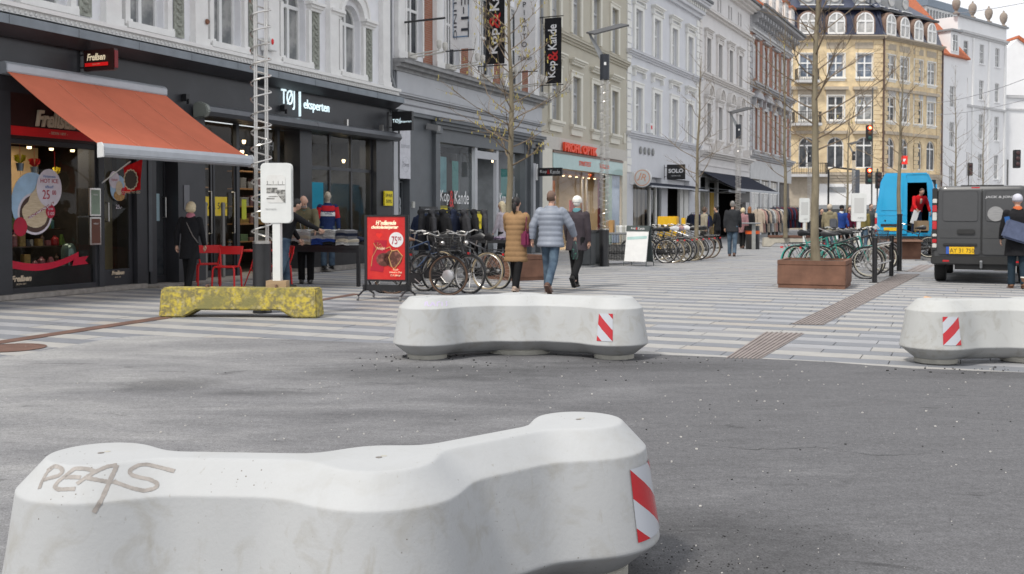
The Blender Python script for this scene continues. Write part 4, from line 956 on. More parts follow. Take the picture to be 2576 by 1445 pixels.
band(shop2, 12.62, 23.7, 4.68, 4.79, .20, LGREY, 'moulding', 2); MB().box(12.62, -.075, 4.48, 23.64, -.06, 4.52).build('groove', mat('shadow_gap', (.2, .2, .21), .8), shop2)
band(shop2, 14.95, 23.64, 4.0, 4.28, .26, GRSH, 'shop_cornice', 3); band(shop2, 12.7, 15.0, 4.20, 4.30, .14, GRSH, 'moulding', 1)
b = MB()
for a, e, y in ((12.60, 12.74, .05), (13.02, 13.12, .05), (13.62, 15.05, .0), (22.2, 22.5, .0)): b.box(a, y, 0, e, .5, 4.3)
b.box(13.12, .2, 2.38, 13.62, .5, 4.3); b.box(15.05, .02, 3.6, 22.3, .5, 4.0); b.box(15.3, .15, 0, 18.2, .3, .35); b.box(20.0, .15, 0, 22.3, .3, .35); b.build('front_panels', GRSH, shop2)
for a, e in ((15.0, 15.3), (22.45, 22.72), (23.3, 23.62)): box_part(shop2, 'pilaster', GRSH, (a, -.12, 0, e, .1, 4.0), (a - .05, -.18, 3.82, e + .05, .1, 3.99), (a - .05, -.17, 0, e + .05, .1, .3), bevel=.012)
box_part(shop2, 'side_panel', LGREY, (12.76, .02, 1.0, 13.0, .08, 3.75), bevel=.004); box_part(shop2, 'side_panel', LGREY, (22.85, -.01, .8, 23.2, .05, 3.3), bevel=.004); box_part(shop2, 'side_panel', LGREY, (15.34, .10, .9, 15.72, .16, 3.45))
d = door(shop2, 13.14, 13.60, .02, 2.36, .22, GL['dark'], GRSH, kick=.2, fw=.05); lettering('8', .60, mat('white_outline', (.42, .45, .46), .5), shop2, (13.36, .20, 1.65), depth=.004, fit=(.20, .52)); 
MB().box(13.72, -.05, 1.60, 13.84, 0, 1.78).build('door_phone', mat('ivory', (.5, .5, .46), .5), shop2)
r = thing('poster', 'tall white poster with faint lettering beside the black hanging sign', 'poster', W1(13.33, .0), PI/2 - TH1)
MB().box(-.30, -.02, 2.42, .30, 0, 4.15).build('sheet', mat('poster_white', (.62, .62, .66), .6), r); lettering('television', .2, mat('poster_grey', (.36, .37, .40), .6), r, (-.0, -.022, 3.35), depth=.001, fit=(.5, .14)); lettering('Towen', .2, mat('poster_ink', (.16, .16, .18), .6), r, (.02, -.022, 2.82), depth=.001, shear=.3, fit=(.36, .14))
b = MB(); b.add([(.02 + .2 * math.cos(t), -.022, 2.82 + .22 * math.sin(t)) for t in [2*PI*k/20 for k in range(20)]] + [(.02 + .19 * math.cos(t), -.022, 2.82 + .21 * math.sin(t)) for t in [2*PI*k/20 for k in range(20)]], [(k, (k+1)%20, 20+(k+1)%20, 20+k) for k in range(20)]); b.build('ring_print', MC['poster_grey'], r, fix=False)
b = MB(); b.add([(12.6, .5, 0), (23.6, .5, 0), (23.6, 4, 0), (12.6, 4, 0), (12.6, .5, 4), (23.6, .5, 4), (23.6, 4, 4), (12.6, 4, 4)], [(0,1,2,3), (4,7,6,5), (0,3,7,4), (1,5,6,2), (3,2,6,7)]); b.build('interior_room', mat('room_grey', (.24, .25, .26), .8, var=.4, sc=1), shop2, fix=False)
MB().quad((15.72, .2, .35), (18.15, .2, .35), (18.15, .2, 3.6), (15.72, .2, 3.6)).build('shop_pane', CLEAR, shop2, fix=False); MB().quad((20.1, .2, .35), (22.2, .2, .35), (22.2, .2, 3.6), (20.1, .2, 3.6)).build('shop_pane', CLEAR, shop2, fix=False)
box_part(shop2, 'door_frame', LGREY, (18.15, .08, .1, 18.33, .2, 3.6), (19.85, .08, .1, 20.03, .2, 3.6), (18.33, .08, 3.25, 19.85, .2, 3.5)); box_part(shop2, 'door_column', GRSH, (19.3, .8, 0, 19.85, 1.2, 3.5)); box_part(shop2, 'dark_doorway', mat('black_room', (.012, .012, .012), .9), (18.1, 1.6, 0, 19.9, 1.7, 3.5))
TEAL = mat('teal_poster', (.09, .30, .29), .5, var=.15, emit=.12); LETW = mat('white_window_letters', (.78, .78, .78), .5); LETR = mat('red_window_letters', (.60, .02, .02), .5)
for k, (u, w) in enumerate(((17.15, .42), (21.2, .95))):
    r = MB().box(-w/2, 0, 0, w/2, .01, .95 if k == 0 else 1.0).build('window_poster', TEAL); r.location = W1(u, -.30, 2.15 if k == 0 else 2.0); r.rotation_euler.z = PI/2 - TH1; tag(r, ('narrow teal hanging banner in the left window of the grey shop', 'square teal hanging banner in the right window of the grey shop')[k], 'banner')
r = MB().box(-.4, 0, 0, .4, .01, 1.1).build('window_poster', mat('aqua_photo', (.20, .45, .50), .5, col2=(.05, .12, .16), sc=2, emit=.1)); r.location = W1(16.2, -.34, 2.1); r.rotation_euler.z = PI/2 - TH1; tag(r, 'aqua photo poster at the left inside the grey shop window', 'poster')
for k, (u, w) in enumerate(((16.83, 2.05), (21.15, 1.75))):
    r = thing('window_lettering', ('white and red shop name on the left window of the grey shop', 'white and red shop name on the right window of the grey shop, behind the tree')[k], 'lettering', W1(u, -.16, 1.93), PI/2 - TH1)
    lettering('Kop', .5, LETW, r, (-w * .34, 0, 0), depth=.004, fit=(w * .30, .46)); lettering('&', .5, LETR, r, (-w * .11, 0, -.03), depth=.004, fit=(w * .13, .52)); lettering('Kande', .5, LETW, r, (w * .24, 0, .02), depth=.004, fit=(w * .50, .42))
for k, (u, z, l_) in enumerate(((15.95, 1.12, 'yellow price card hanging in the left window of the grey shop'), (18.0, .95, 'second yellow price card, low beside the grey shop entrance'))):
    r = thing('price_card', l_, 'card', W1(u, -.10 + .25 * k, z), PI/2 - TH1); MB().box(-.24, 0, 0, .24, .01, .48).build('card', YEL, r); lettering('-70%', .1, BLACK, r, (0, -.004, .20), depth=.001); MB().box(-.24, -.004, .48, .24, .01, .56).build('header', mat('olive_header', (.25, .22, .03), .6), r)
r = thing('price_card', 'yellow sale card reading SPAR 50% above the coat rack by the black shop front', 'card', W1(12.30, .05, 1.65), PI/2 - TH1); MB().box(-.24, -.04, 0, .20, 0, .40).build('card', YEL, r); lettering('SPAR', .2, BLACK, r, (-.02, -.045, .28), depth=.002, fit=(.36, .09)); lettering('50%', .2, BLACK, r, (-.02, -.045, .12), depth=.002, fit=(.30, .09))
for k, u in enumerate((15.8, 16.3, 21.0)):
    r = MB().lathe([(.07, 0), (.09, .14), (.05, .2)], 12).build('spot_lamp', LAMP); r.location = W1(u, -.7, 3.15 + .05 * k); tag(r, ('left of two lit spots high in the grey shop window', 'right of two lit spots high in the grey shop window', 'lit spot in the right window of the grey shop')[k], 'lamp')
r = MB().box(-.10, -.45, -.09, .10, -.05, .09).build('floodlight', mat('floodlight_grey', (.30, .30, .30), .5), bevel=.02); r.location = W1(14.6, .0, 4.0); r.rotation_euler = (R(12), 0, PI/2 - TH1); tag(r, 'grey floodlight on the corner post of the grey shop', 'lamp')
# banners hung square to the wall
UPW = Matrix(((0, 0, -1), (0, 1, 0), (1, 0, 0))).to_euler(); DNW = Matrix(((0, 0, -1), (0, -1, 0), (-1, 0, 0))).to_euler()
BKV = cloth('black_banner_vinyl', (.022, .022, .024)); WHV = cloth('white_banner_vinyl', (.80, .80, .80), var=.04)
def banner(label, u, e0, e1, z0, z1, m, brk=True):
    r = thing('hanging_banner', label, 'banner', W1(u, 0), PI/2 - TH1); b = MB(); n = 10
    vs = []
    for k in range(n + 1):
        z = z0 + (z1 - z0) * k / n; x = .012 * math.sin(k * 1.3 + u)
        vs += [(x, -e0, z), (x + .01 * math.sin(k), -(e0 + e1) / 2, z), (x, -e1, z), (x + .006, -e1, z), (x + .006, -e0, z)]
    b.add(vs, [(k*5+j, k*5+(j+1)%5, k*5+5+(j+1)%5, k*5+5+j) for k in range(n) for j in range(5)]); b.build('banner_cloth', m, r, smooth=True)
    for z in (z0 - .05, z1 + .05):
        q = MB(); q.tube([(0, 0, z), (0, -e1 - .08, z)], .02, 6); q.tube([(0, 0, z - .02), (0, -.12, z - .02), (0, -.12, z - .25)], .015, 6); q.build('bracket', BLACK, r)
    return r
def kk(r, e0, e1, z0, z1):
    c = -(e0 + e1) / 2; w = e1 - e0; h = z1 - z0
    lettering('Kop', .5, LETW, r, (-.03, c - .0, z0 + h * .21), UPW, depth=.004, fit=(h * .26, w * .58), bold=.01); lettering('&', .5, LETR, r, (-.03, c, z0 + h * .42), UPW, depth=.004, fit=(h * .16, w * .60), bold=.006); lettering('Kande', .5, LETW, r, (-.03, c + .02, z0 + h * .72), UPW, depth=.004, fit=(h * .40, w * .52), bold=.01)
r = banner('white banner with a thin blue border and downward lettering, leftmost of the four banners', 15.4, .40, 1.12, 6.32, 10.2, WHV)
lettering('MOVE-IT', .4, mat('banner_ink', (.03, .035, .05), .6), r, (-.03, -.90, 8.15), DNW, depth=.004, fit=(3., .26)); lettering('HAIR CLINIC', .2, MC['banner_ink'], r, (-.03, -.58, 7.9), DNW, depth=.004, fit=(2.6, .10))
b = MB(); BLB = mat('blue_border', (.10, .22, .38), .6); b.box(-.025, -1.02, 6.66, -.02, -.50, 6.69); b.box(-.025, -.515, 6.66, -.02, -.50, 10.); b.box(-.025, -1.02, 6.66, -.02, -1.005, 10.); b.build('border', BLB, r)
r = banner('black banner with white and red lettering, cut by the top edge, behind the tree', 18.0, .38, 1.03, 6.22, 9.5, BKV); kk(r, .38, 1.03, 6.3, 9.4)
r = banner('white banner with stacked thin letters and a script name at its foot', 20.45, .33, 1.10, 6.33, 9.4, WHV)
for k, t_ in enumerate('PIATTO'): lettering(t_, .26, MC['banner_ink'], r, (-.03, -.70, 8.55 - k * .27), (PI/2, 0, -PI/2), depth=.004)
for z in (6.75, 9.0): lettering('Tehran', .2, MC['banner_ink'], r, (-.03, -.72, z), (PI/2, 0, -PI/2), depth=.004, shear=.3, fit=(.5, .15))
r = banner('black banner with white and red upward lettering, whole, rightmost of the four', 23.62, .20, .86, 6.26, 8.68, BKV); kk(r, .20, .86, 6.30, 8.62)
WL = mat('off_white_lamp', (.62, .60, .55), .5)
for k, (u, n_) in enumerate(((13.5, 0), (16.0, 1), (18.6, 2), (21.2, 3), (23.75, 4))):
    r = thing('banner_spotlight', ['white twin arm spotlight on the grey cornice, %s' % t for t in ('leftmost, beside the white stucco corner', 'below the blue bordered banner', 'below the black banner behind the tree', 'below the white script banner', 'at the seam with the beige building')][k], 'lamp', W1(u, .15, 5.86), PI/2 - TH1)
    for dx in (-.18, .18): MB().tube([(dx, .1, 0), (dx, -.95, .10), (dx, -.95, .24)], .022, 6).build('arm', WL, r); MB().lathe([(.05, 0), (.075, .08), (.075, .20), (.05, .23)], 10).build('lamp_head', WL, r, loc=(dx, -.95, .14))
    MB().box(-.24, -.05, -.06, .24, .14, .10).build('base_box', WL, r, bevel=.01)
r = MB().tube([(0, 0, 0), (0, -1.35, .03)], .03, 6).tube([(0, -.2, 0), (0, -.2, -.35)], .02, 6).build('banner_bar', BLACK); r.location = W1(13.1, .05, 6.75); r.rotation_euler.z = PI/2 - TH1; tag(r, 'empty dark banner bar on the pale pilaster beside the white stucco building', 'bracket')
r = hang_sign('hanging_sign', 'low black box sign with white and red lettering on the grey shop pilaster', 23.3, 2.98, .92, .30, .12, .10, BLACK)
for t_, e, w, m_ in (('Kop', .30, .26, LETW), ('&', .50, .11, LETR), ('Kande', .76, .38, LETW)): lettering(t_, .2, m_, r, (-.065, -e, 0), (PI/2, 0, -PI/2), depth=.002, fit=(w, .15))
MB().box(-.1, -.06, -.30, .1, -.0, .30).build('wall_plate', WHITE, r)
MB().tube([(23.66, -.08, 13), (23.66, -.08, 5.9)], .05, 8).build('downpipe', GREY, b2)
# ---------- building 3: beige render
c3 = [25.2, 27.6, 30.15, 32.75]
b3 = facade('beige_building', 'beige rendered building with cream window surrounds above the optician', W1(0, 0), TH1, 23.64, 34.66, 3.95, 12.6,
            [(c - .48, c + .48, 5.04, 7.0, False) for c in c3] + [(c - .48, c + .48, 8.72, 10.72, False) for c in c3], CREAM)
for c in c3:
    window(b3, c, 5.04, 7.0, .96, frame=FR2, glass='pale', tr=.66, bars=1); window(b3, c, 8.72, 10.72, .96, frame=FR2, glass='pale', tr=.66, bars=1)
    surround(b3, c, 5.04, 7.0, .96, CREAMT, t=.22, d=.07, sill=.42, hood=.62); surround(b3, c, 8.72, 10.72, .96, CREAMT, t=.22, d=.07)
band(b3, 23.64, 34.66, 8.24, 8.52, .22, CREAM, 'string_course', 3); band(b3, 23.64, 34.66, 12.2, 12.6, .5, CREAMT, 'cornice', 3)
PNK = mat('pale_render', (.56, .53, .48), .8, var=.05)
box_part(b3, 'shop_fascia', PNK, (23.68, -.03, 3.92, 34.66, .1, 4.42)); box_part(b3, 'shop_pier', CREAMT, (23.70, -.04, 0, 24.85, .3, 3.92)); box_part(b3, 'shop_pier', CREAMT, (33.95, -.04, 0, 34.66, .3, 3.92))
op = thing('optician_shop_front', 'mint glass shop front of the optician under the beige building', 'shop front', W1(0, 0), PI/2 - TH1)
MINT = mat('mint_glass_fascia', (.36, .52, .50), .12, var=.05); ORD = mat('orange_red_letters', (.68, .06, .02), .5, emit=.15)
box_part(op, 'glass_fascia', MINT, (24.88, -.06, 3.22, 33.9, .0, 3.80)); box_part(op, 'metal_lintel', mat('brown_lintel', (.20, .14, .11), .5), (24.85, -.10, 3.80, 33.9, .1, 3.88))
lettering('PROFIL OPTIK', .5, ORD, op, (27.85, -.14, 4.08), depth=.10, fit=(4.0, .36), bold=.02); lettering('SYNSTEST', .2, ORD, op, (28.6, -.07, 3.52), depth=.01, fit=(1.5, .20)); lettering('BRILLER', .2, ORD, op, (31.2, -.07, 3.52), depth=.01, fit=(1.3, .18))
b = MB(); b.add([(24.85, .3, 0), (33.9, .3, 0), (33.9, 4.5, 0), (24.85, 4.5, 0), (24.85, .3, 3.3), (33.9, .3, 3.3), (33.9, 4.5, 3.3), (24.85, 4.5, 3.3)], [(0,1,2,3), (4,7,6,5), (0,3,7,4), (1,5,6,2), (3,2,6,7)]); b.build('interior_room', mat('tan_room', (.46, .38, .27), .8, var=.25, sc=1), op, fix=False)
box_part(op, 'ceiling_strip', mat('red_ceiling', (.28, .10, .05), .6), (24.9, .2, 3.05, 33.9, .6, 3.2)); MB().quad((24.88, .1, .1), (33.0, .1, .1), (33.0, .1, 3.2), (24.88, .1, 3.2)).build('shop_pane', CLEAR, op, fix=False)
box_part(op, 'side_glass', mat('pale_blue_glass', (.40, .47, .56), .15), (32.6, .05, .1, 33.8, .09, 3.2)); box_part(op, 'glass_edge', mat('green_glass_edge', (.40, .50, .42), .3), (31.7, .04, .05, 32.6, .09, 3.2))
for u, w, z0, z1, m_, e_, l_ in ((25.4, 1.15, .9, 2.75, 'flag_orange', .1, 'orange banner standing in the optician window'), (28.1, .8, .6, 2.0, 'red_print', .3, 'red panel inside the optician shop'), (31.6, .5, .5, 3.0, 'maroon', .25, 'maroon column panel in the optician window')):
    r = MB().box(-w/2, 0, 0, w/2, .03, z1 - z0).build('shop_banner', mat({'flag_orange': 'flag_orange', 'red_print': 'shop_red', 'maroon': 'maroon_panel'}[m_], {'flag_orange': (.80, .18, .01), 'red_print': (.55, .02, .02), 'maroon': (.16, .02, .03)}[m_], .6, emit=e_ * .3)); r.location = W1(u, -.28, z0); r.rotation_euler.z = PI/2 - TH1; tag(r, l_, 'panel')
for k in range(10):
    r = MB().lathe([(.05, 0), (.05, .04)], 8).build('spot_lamp', LAMP); r.location = W1(25.1 + k * .8, -.5, 2.98); r.rotation_euler.z = 0; tag(r, 'small lit spot in the row along the optician ceiling', 'lamp', 'row of spots in the optician ceiling')
box_part(op, 'door_frame', STEEL, (28.55, .04, 0, 28.61, .1, 3.0), (29.1, .04, 0, 29.16, .1, 3.0))
r = MB().box(-.09, -.08, 0, .09, 0, .45).build('meter_box', CREAMT); r.location = W1(34.2, .0, 4.75); r.rotation_euler.z = PI/2 - TH1; tag(r, 'small cream wall box low on the right edge of the beige building', 'box')
# ---------- building 4: white with quoins
TH2 = R(26.3); Q0 = W1(34.66, 0); d2 = Vector((math.sin(TH2), math.cos(TH2), 0)); n2_ = Vector((math.cos(TH2), -math.sin(TH2), 0))
def W2(u, e, z=0.): v = Q0 + d2 * u + n2_ * e; return Vector((v.x, v.y, z))
COOL = mat('cool_white_render', (.66, .665, .69), .8, var=.05, sc=1); WTRIM = mat('warm_white_trim', (.80, .79, .75), .7, var=.05, sc=2)
c4 = [1.60, 4.40, 7.32, 10.20]
b4 = facade('white_corner_stone_building', 'white rendered building with block quoins and hooded windows, right of the beige one', Q0, TH2, 0, 12.13, 3.3, 13.0,
            [(c - .48, c + .48, 5.42, 7.55, False) for c in c4] + [(c - .48, c + .48, 9.25, 11.3, False) for c in c4], COOL)
for c in c4:
    window(b4, c, 5.42, 7.55, .96, glass='pale', tr=.62, bars=0); window(b4, c, 9.25, 11.3, .96, glass='pale', tr=.6)
    surround(b4, c, 5.42, 7.55, .96, WTRIM, t=.25, d=.09, hood=.90, brackets=True); surround(b4, c, 9.25, 11.3, .96, WTRIM, t=.25, d=.09, hood=.55, brackets=True)
quoins(b4, .0, .62, 3.4, 12.6, .36, WTRIM); quoins(b4, 11.55, 12.1, 5.3, 12.6, .36, WTRIM)
band(b4, 0, 12.13, 8.97, 9.22, .28, COOL, 'string_course', 3); band(b4, 0, 12.13, 5.08, 5.36, .26, COOL, 'string_course', 3); band(b4, -.1, 12.2, 12.62, 13.0, .35, COOL, 'frieze', 2)
for k in range(30): shared(('dent4',), lambda b: b.box(-.11, -.42, 0, .11, -.12, .18), 'dentil', WTRIM, b4, (.3 + k * .4, 0, 12.98))
b = MB(); b.box(-.1, -.62, 13.18, 12.25, .2, 13.32); b.box(-.1, -.72, 13.32, 12.25, .2, 13.42); b.build('cornice', COOL, b4); box_part(b4, 'gutter', mat('dark_gutter', (.07, .075, .08), .5), (-.1, -.80, 13.42, 12.3, -.6, 13.56)); 
RT = mat('orange_roof_tiles', (.42, .12, .05), .85, var=.3, sc=9, bump=.5, bsc=25, stretch=(1, 1, .2))
def roof(r, u0, u1, z0, z1, y0, y1, m, name='roof'):
    b = MB(); b.add([(u0, y0, z0), (u1, y0, z0), (u1, y1, z1), (u0, y1, z1), (u0, y0, z0 - .15), (u1, y0, z0 - .15), (u1, y1 + .2, z0 - .15), (u0, y1 + .2, z0 - .15)], [(0,1,2,3), (4,7,6,5), (0,3,7,4), (1,5,6,2), (3,2,6,7), (0,4,5,1)]); return b.build(name, m, r)
roof(b4, 0, 12.13, 13.5, 17, -.5, 5, RT)
box_part(b4, 'base_wall', COOL, (0, -.0, 0, .95, .3, 3.3), (5.3, 0, 0, 6.35, .3, 3.3), (10.3, 0, 0, 12.13, .3, 3.3), (.95, .3, 3.0, 10.3, .5, 3.3))
for k in range(4): shared(('vent',), lambda b: b.ball((0, -.06, 0), (.10, .08, .2), 8), 'wall_ornament', mat('stone_grey', (.35, .35, .34), .8), b4, (1.9 + k * .62, 0, 4.55))
r = thing('red_alarm_box', 'white alarm box with a red mark between the first floor windows of the white building', 'box', W2(3.1, .0, 5.45), PI/2 - TH2); MB().box(-.2, -.2, 0, .2, 0, .5).build('box', WHITE, r, bevel=.02); MB().box(-.08, -.22, .2, .06, -.2, .38).build('red_mark', RED, r)
s4 = thing('boutique_shop_front', 'pale shop front with wood panel display and open doorway below the white building', 'shop front', W2(0, 0), PI/2 - TH2)
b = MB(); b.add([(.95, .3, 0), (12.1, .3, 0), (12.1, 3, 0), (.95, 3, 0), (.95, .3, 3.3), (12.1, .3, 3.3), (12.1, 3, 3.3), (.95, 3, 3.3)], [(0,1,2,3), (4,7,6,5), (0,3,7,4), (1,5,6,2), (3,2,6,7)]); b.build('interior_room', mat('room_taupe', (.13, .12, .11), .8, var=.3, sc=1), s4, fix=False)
for k in range(5): box_part(s4, 'wood_panel', mat('striped_wood', (.30, .21, .14), .6, col2=(.62, .50, .40), sc=3, stretch=(4, 1, .2)), (1.2 + k * .62, .5, .8, 1.62 + k * .62, .56, 3.0))
box_part(s4, 'frame', WTRIM, (.95, .05, 0, 1.1, .2, 3.0), (3.6, .05, 0, 3.78, .2, 3.0), (4.5, .05, 0, 4.7, .2, 3.0), (6.35, .05, 0, 6.5, .2, 3.0), (8.7, .05, 0, 9.3, .2, 3.0), (9.5, .05, 0, 10.3, .2, 3.0), (.95, .05, 2.9, 10.3, .2, 3.02)); MB().quad((1.1, .12, .4), (5.3, .12, .4), (5.3, .12, 2.95), (1.1, .12, 2.95)).build('shop_pane', CLEAR, s4, fix=False)
r = thing('round_sign', 'round white sign with an orange ring on a wall arm', 'sign', W2(.55, 0, 3.15), PI/2 - TH2)
MB().lathe([(.42, -.05), (.44, -.04), (.44, .04), (.42, .05)], 32, c=(0, 0, 0), axis='x').build('sign_disc', WHITE, r, smooth=True, loc=(0, -.62, 0))
b = MB(); b.add([(-.056, -.62 + q * math.cos(t), q * math.sin(t)) for q in (.385, .35) for t in [2*PI*k/28 for k in range(28)]], [(k, (k+1)%28, 28+(k+1)%28, 28+k) for k in range(28)]); b.build('ring_print', mat('peach_print', (.80, .38, .22), .5), r, fix=False)
lettering('JR', .45, MC['peach_print'], r, (-.058, -.62, 0), (PI/2, R(20), -PI/2), depth=.002, fit=(.45, .4)); MB().box(-.02, -.2, -.3, .02, 0, .3).build('bracket', WHITE, r)
r = hang_sign('hanging_sign', 'black sign with bold white letters SOLO on the white building', 5.75, 3.62, .98, .78, .06, .15, BLACK, wall=W2, th=TH2); lettering('SOLO', .3, LETW, r, (-.035, -.64, .06), (PI/2, 0, -PI/2), depth=.004, fit=(.80, .22), bold=.012); lettering('CONCEPT STORE', .1, LETW, r, (-.035, -.64, -.2), (PI/2, 0, -PI/2), depth=.002, fit=(.5, .06))
def dark_awning(label, u0, u1, zt, e1, zf, m, valance=.12, th=TH2, wall=W2):
    r = thing('awning', label, 'awning', wall(0, 0), PI/2 - th); b = MB()
    b.add([(u0, -.05, zt), (u1, -.05, zt), (u1, -e1, zf), (u0, -e1, zf), (u0, -.05, zt - .02), (u1, -.05, zt - .02), (u1, -e1, zf - .02), (u0, -e1, zf - .02)], [(0,3,2,1), (4,5,6,7), (0,1,5,4), (1,2,6,5), (2,3,7,6), (3,0,4,7)]); b.build('cloth', m, r)
    MB().box(u0, -e1 - .05, zf - valance, u1, -e1 + .02, zf + .02).build('front_bar', ALU, r)
    for u, s in ((u0 + .3, 1), (u1 - .3, -1)): MB().tube([(u, 0, zt - .25), (u + s * .6, -e1 * .5, (zt + zf) / 2 - .2), (u, -e1, zf - .06)], .03, 6).build('arm', mat('steel_arm', (.35, .35, .35), .4, .5), r)
    return r
NAVY = cloth('navy_awning', (.02, .024, .04)); dark_awning('low black awning edge under the boutique signs', .9, 10.8, 3.02, .9, 2.78, NAVY, .05)
# ---------- building 5: white ornate
c5 = [13.9, 16.45, 19.05, 21.5]; W5 = mat('soft_white_render', (.70, .68, .67), .8, var=.06, sc=1); W5T = mat('soft_white_trim', (.70, .67, .64), .7, var=.06, sc=2)
b5 = facade('ornate_white_building', 'ornate white building with arched window heads and dark windows', Q0, TH2, 12.13, 24.4, 3.6, 15.2,
            [(c - .42, c + .42, 5.95, 7.97, False) for c in c5] + [(c - .42, c + .42, 9.75, 11.8, False) for c in c5] + [(c + k - .17, c + k + .17, 13.75, 14.6, False) for c in c5 for k in (-.3, .3)], W5)
for c in c5:
    window(b5, c, 5.95, 7.97, .84, glass='dark', tr=.7, mull=0, frame=BLACK); window(b5, c, 9.75, 11.8, .84, glass='dark', tr=.7, mull=0, frame=BLACK)
    for k in (-.3, .3): window(b5, c + k, 13.75, 14.6, .34, glass='dark', tr=0, mull=0)
    surround(b5, c, 5.95, 7.97, .84, W5T, t=.24, d=.12, sill=.35, hood=.35, brackets=True); surround(b5, c, 9.75, 11.8, .84, W5T, t=.22, d=.10, hood=.45, brackets=True)
    b = MB()
    for ro, ri, dd in ((.72, .60, .30), (.60, .48, .20)):
        for q in range(10):
            t0, t1 = PI * q / 10, PI * (q + 1) / 10; P = []
            for yy in (-dd, 0):
                for rr_, tt in ((ri, t0), (ro, t0), (ro, t1), (ri, t1)): P.append((-rr_ * math.cos(tt), yy, rr_ * math.sin(tt)))
            b.add(P, [(0,1,2,3), (0,3,7,4), (1,5,6,2)])
    SC_.setdefault('arch5', b.mesh('arch_hood', W5T, fix=False)); link('arch_hood', SC_['arch5'], b5, (c, 0, 8.42))
quoins(b5, 12.15, 12.7, 5.3, 13.3, .36, W5T); quoins(b5, 23.7, 24.38, 4.2, 13.3, .36, W5T)
band(b5, 12.13, 24.4, 9.36, 9.64, .35, W5T, 'string_course', 3); band(b5, 12.13, 24.4, 13.2, 13.42, .35, W5T, 'string_course', 2); band(b5, 12.3, 24.2, 4.80, 5.14, .5, W5T, 'shop_cornice', 3); box_part(b5, 'shop_fascia', W5, (12.3, -.05, 3.95, 24.3, .0, 4.78), (12.3, -.10, 4.3, 24.3, -.05, 4.36)); band(b5, 12.13, 24.45, 15.0, 15.4, .7, W5T, 'cornice', 3); box_part(b5, 'gutter', MC['dark_gutter'], (12.1, -.85, 15.4, 24.5, -.6, 15.55))
roof(b5, 12.13, 24.4, 15.5, 19, -.5, 5, RT)
for c in (15.2, 17.75, 20.3, 22.9): shared(('br5',), lambda b: (b.box(-.2, -.35, 0, .2, 0, .5), b.box(-.12, -.5, .2, .12, -.35, .5)), 'console', W5T, b5, (c, 0, 5.2))
s5 = thing('fashion_shop_front', 'dark fashion shop front behind the navy awning', 'shop front', W2(0, 0), PI/2 - TH2)
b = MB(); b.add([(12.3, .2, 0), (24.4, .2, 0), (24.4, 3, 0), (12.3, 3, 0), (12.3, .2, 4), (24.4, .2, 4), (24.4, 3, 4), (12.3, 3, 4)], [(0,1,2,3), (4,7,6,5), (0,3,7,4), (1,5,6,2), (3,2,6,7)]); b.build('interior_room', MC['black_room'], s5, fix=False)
box_part(s5, 'pier', W5, (12.13, 0, 0, 12.5, .3, 4), (14.2, 0, 0, 14.45, .2, 4), (16.2, 0, 0, 16.5, .2, 4), (23.5, 0, 0, 24.4, .3, 4)); box_part(s5, 'display', mat('lit_display', (.42, .42, .36), .6, col2=(.10, .09, .07), sc=1.5, emit=.05), (12.5, .5, .3, 14.2, .6, 2.9), (14.45, .5, .3, 16.2, .6, 2.9)); box_part(s5, 'yellow_panel', mat('ochre_panel', (.42, .26, .03), .7, emit=.06), (16.8, .6, .2, 18.0, .7, 2.8))
dark_awning('long navy awning let down over the fashion shop', 12.5, 23.9, 3.95, 2.1, 2.9, NAVY); MB().box(18.5, -.8, 2.2, 21.2, -.7, 2.9).build('hanging_board', BLACK, s5)
r = dark_awning('lower grey steel awning beneath the navy one', 12.4, 16.2, 3.0, 1.7, 2.82, mat('steel_grey_cloth', (.18, .19, .2), .6))
# ---------- building 6: red brick with stone
c6 = [26.0, 29.1, 32.3, 35.4]; STN = mat('grey_stone_trim', (.42, .42, .43), .8, var=.1, sc=2); STL = mat('pale_stone', (.55, .55, .55), .8, var=.08, sc=2)
b6 = facade('red_brick_building', 'red brick building with grey stone cornices and pedimented windows at the end of the row', Q0, TH2, 24.4, 38.3, 4.4, 15.2,
            [(c - .62, c + .62, 5.9, 8.85, False) for c in c6] + [(c - .55, c + .55, 10.9, 12.9, True) for c in c6], REDB)
for c in c6:
    window(b6, c, 5.9, 8.85, 1.24, glass='pale', tr=.68, bars=1); window(b6, c, 10.9, 12.9, 1.10, True, glass='pale')
    surround(b6, c, 5.9, 8.85, 1.24, STL, t=.32, d=.10, sill=.5); box_part(b6, 'stone_panel', STL, (c - .95, -.06, 10.7, c - .56, 0, 13.5), (c + .56, -.06, 10.7, c + .95, 0, 13.5)); 
    shared(('ped6',), lambda b: (b.prism([(-1.15, 0), (1.15, 0), (1.15, .10), (0, .62), (-1.15, .10)], -.42, -.3, axis='y'), b.prism([(-1.15, 0), (1.15, 0), (1.15, .10), (.9, .10), (0, .45), (-.9, .10), (-1.15, .10)][:3] + [(0, .62), (-1.15, .1)], -.3, 0, axis='y'), b.box(-1.0, -.3, -.5, -.75, 0, 0), b.box(.75, -.3, -.5, 1.0, 0, 0)), 'pediment', STN, b6, (c, 0, 9.45)); box_part(b6, 'hood_moulding', STN, (c - 1.0, -.25, 13.62, c + 1.0, 0, 13.75))
quoins(b6, 24.4, 25.0, 5.7, 14.0, .38, STN); quoins(b6, 37.6, 38.28, 5.7, 14.0, .38, STN)
band(b6, 24.3, 38.4, 10.15, 10.5, .45, STN, 'string_course', 3); band(b6, 24.3, 38.4, 5.25, 5.65, .4, STN, 'string_course', 3); band(b6, 24.4, 38.3, 13.9, 14.2, .25, STL, 'architrave', 2); box_part(b6, 'shop_fascia', STL, (24.4, -.08, 3.9, 38.3, 0, 5.2)); box_part(b6, 'frieze', STN, (24.4, -.06, 14.2, 38.3, 0, 15.2))
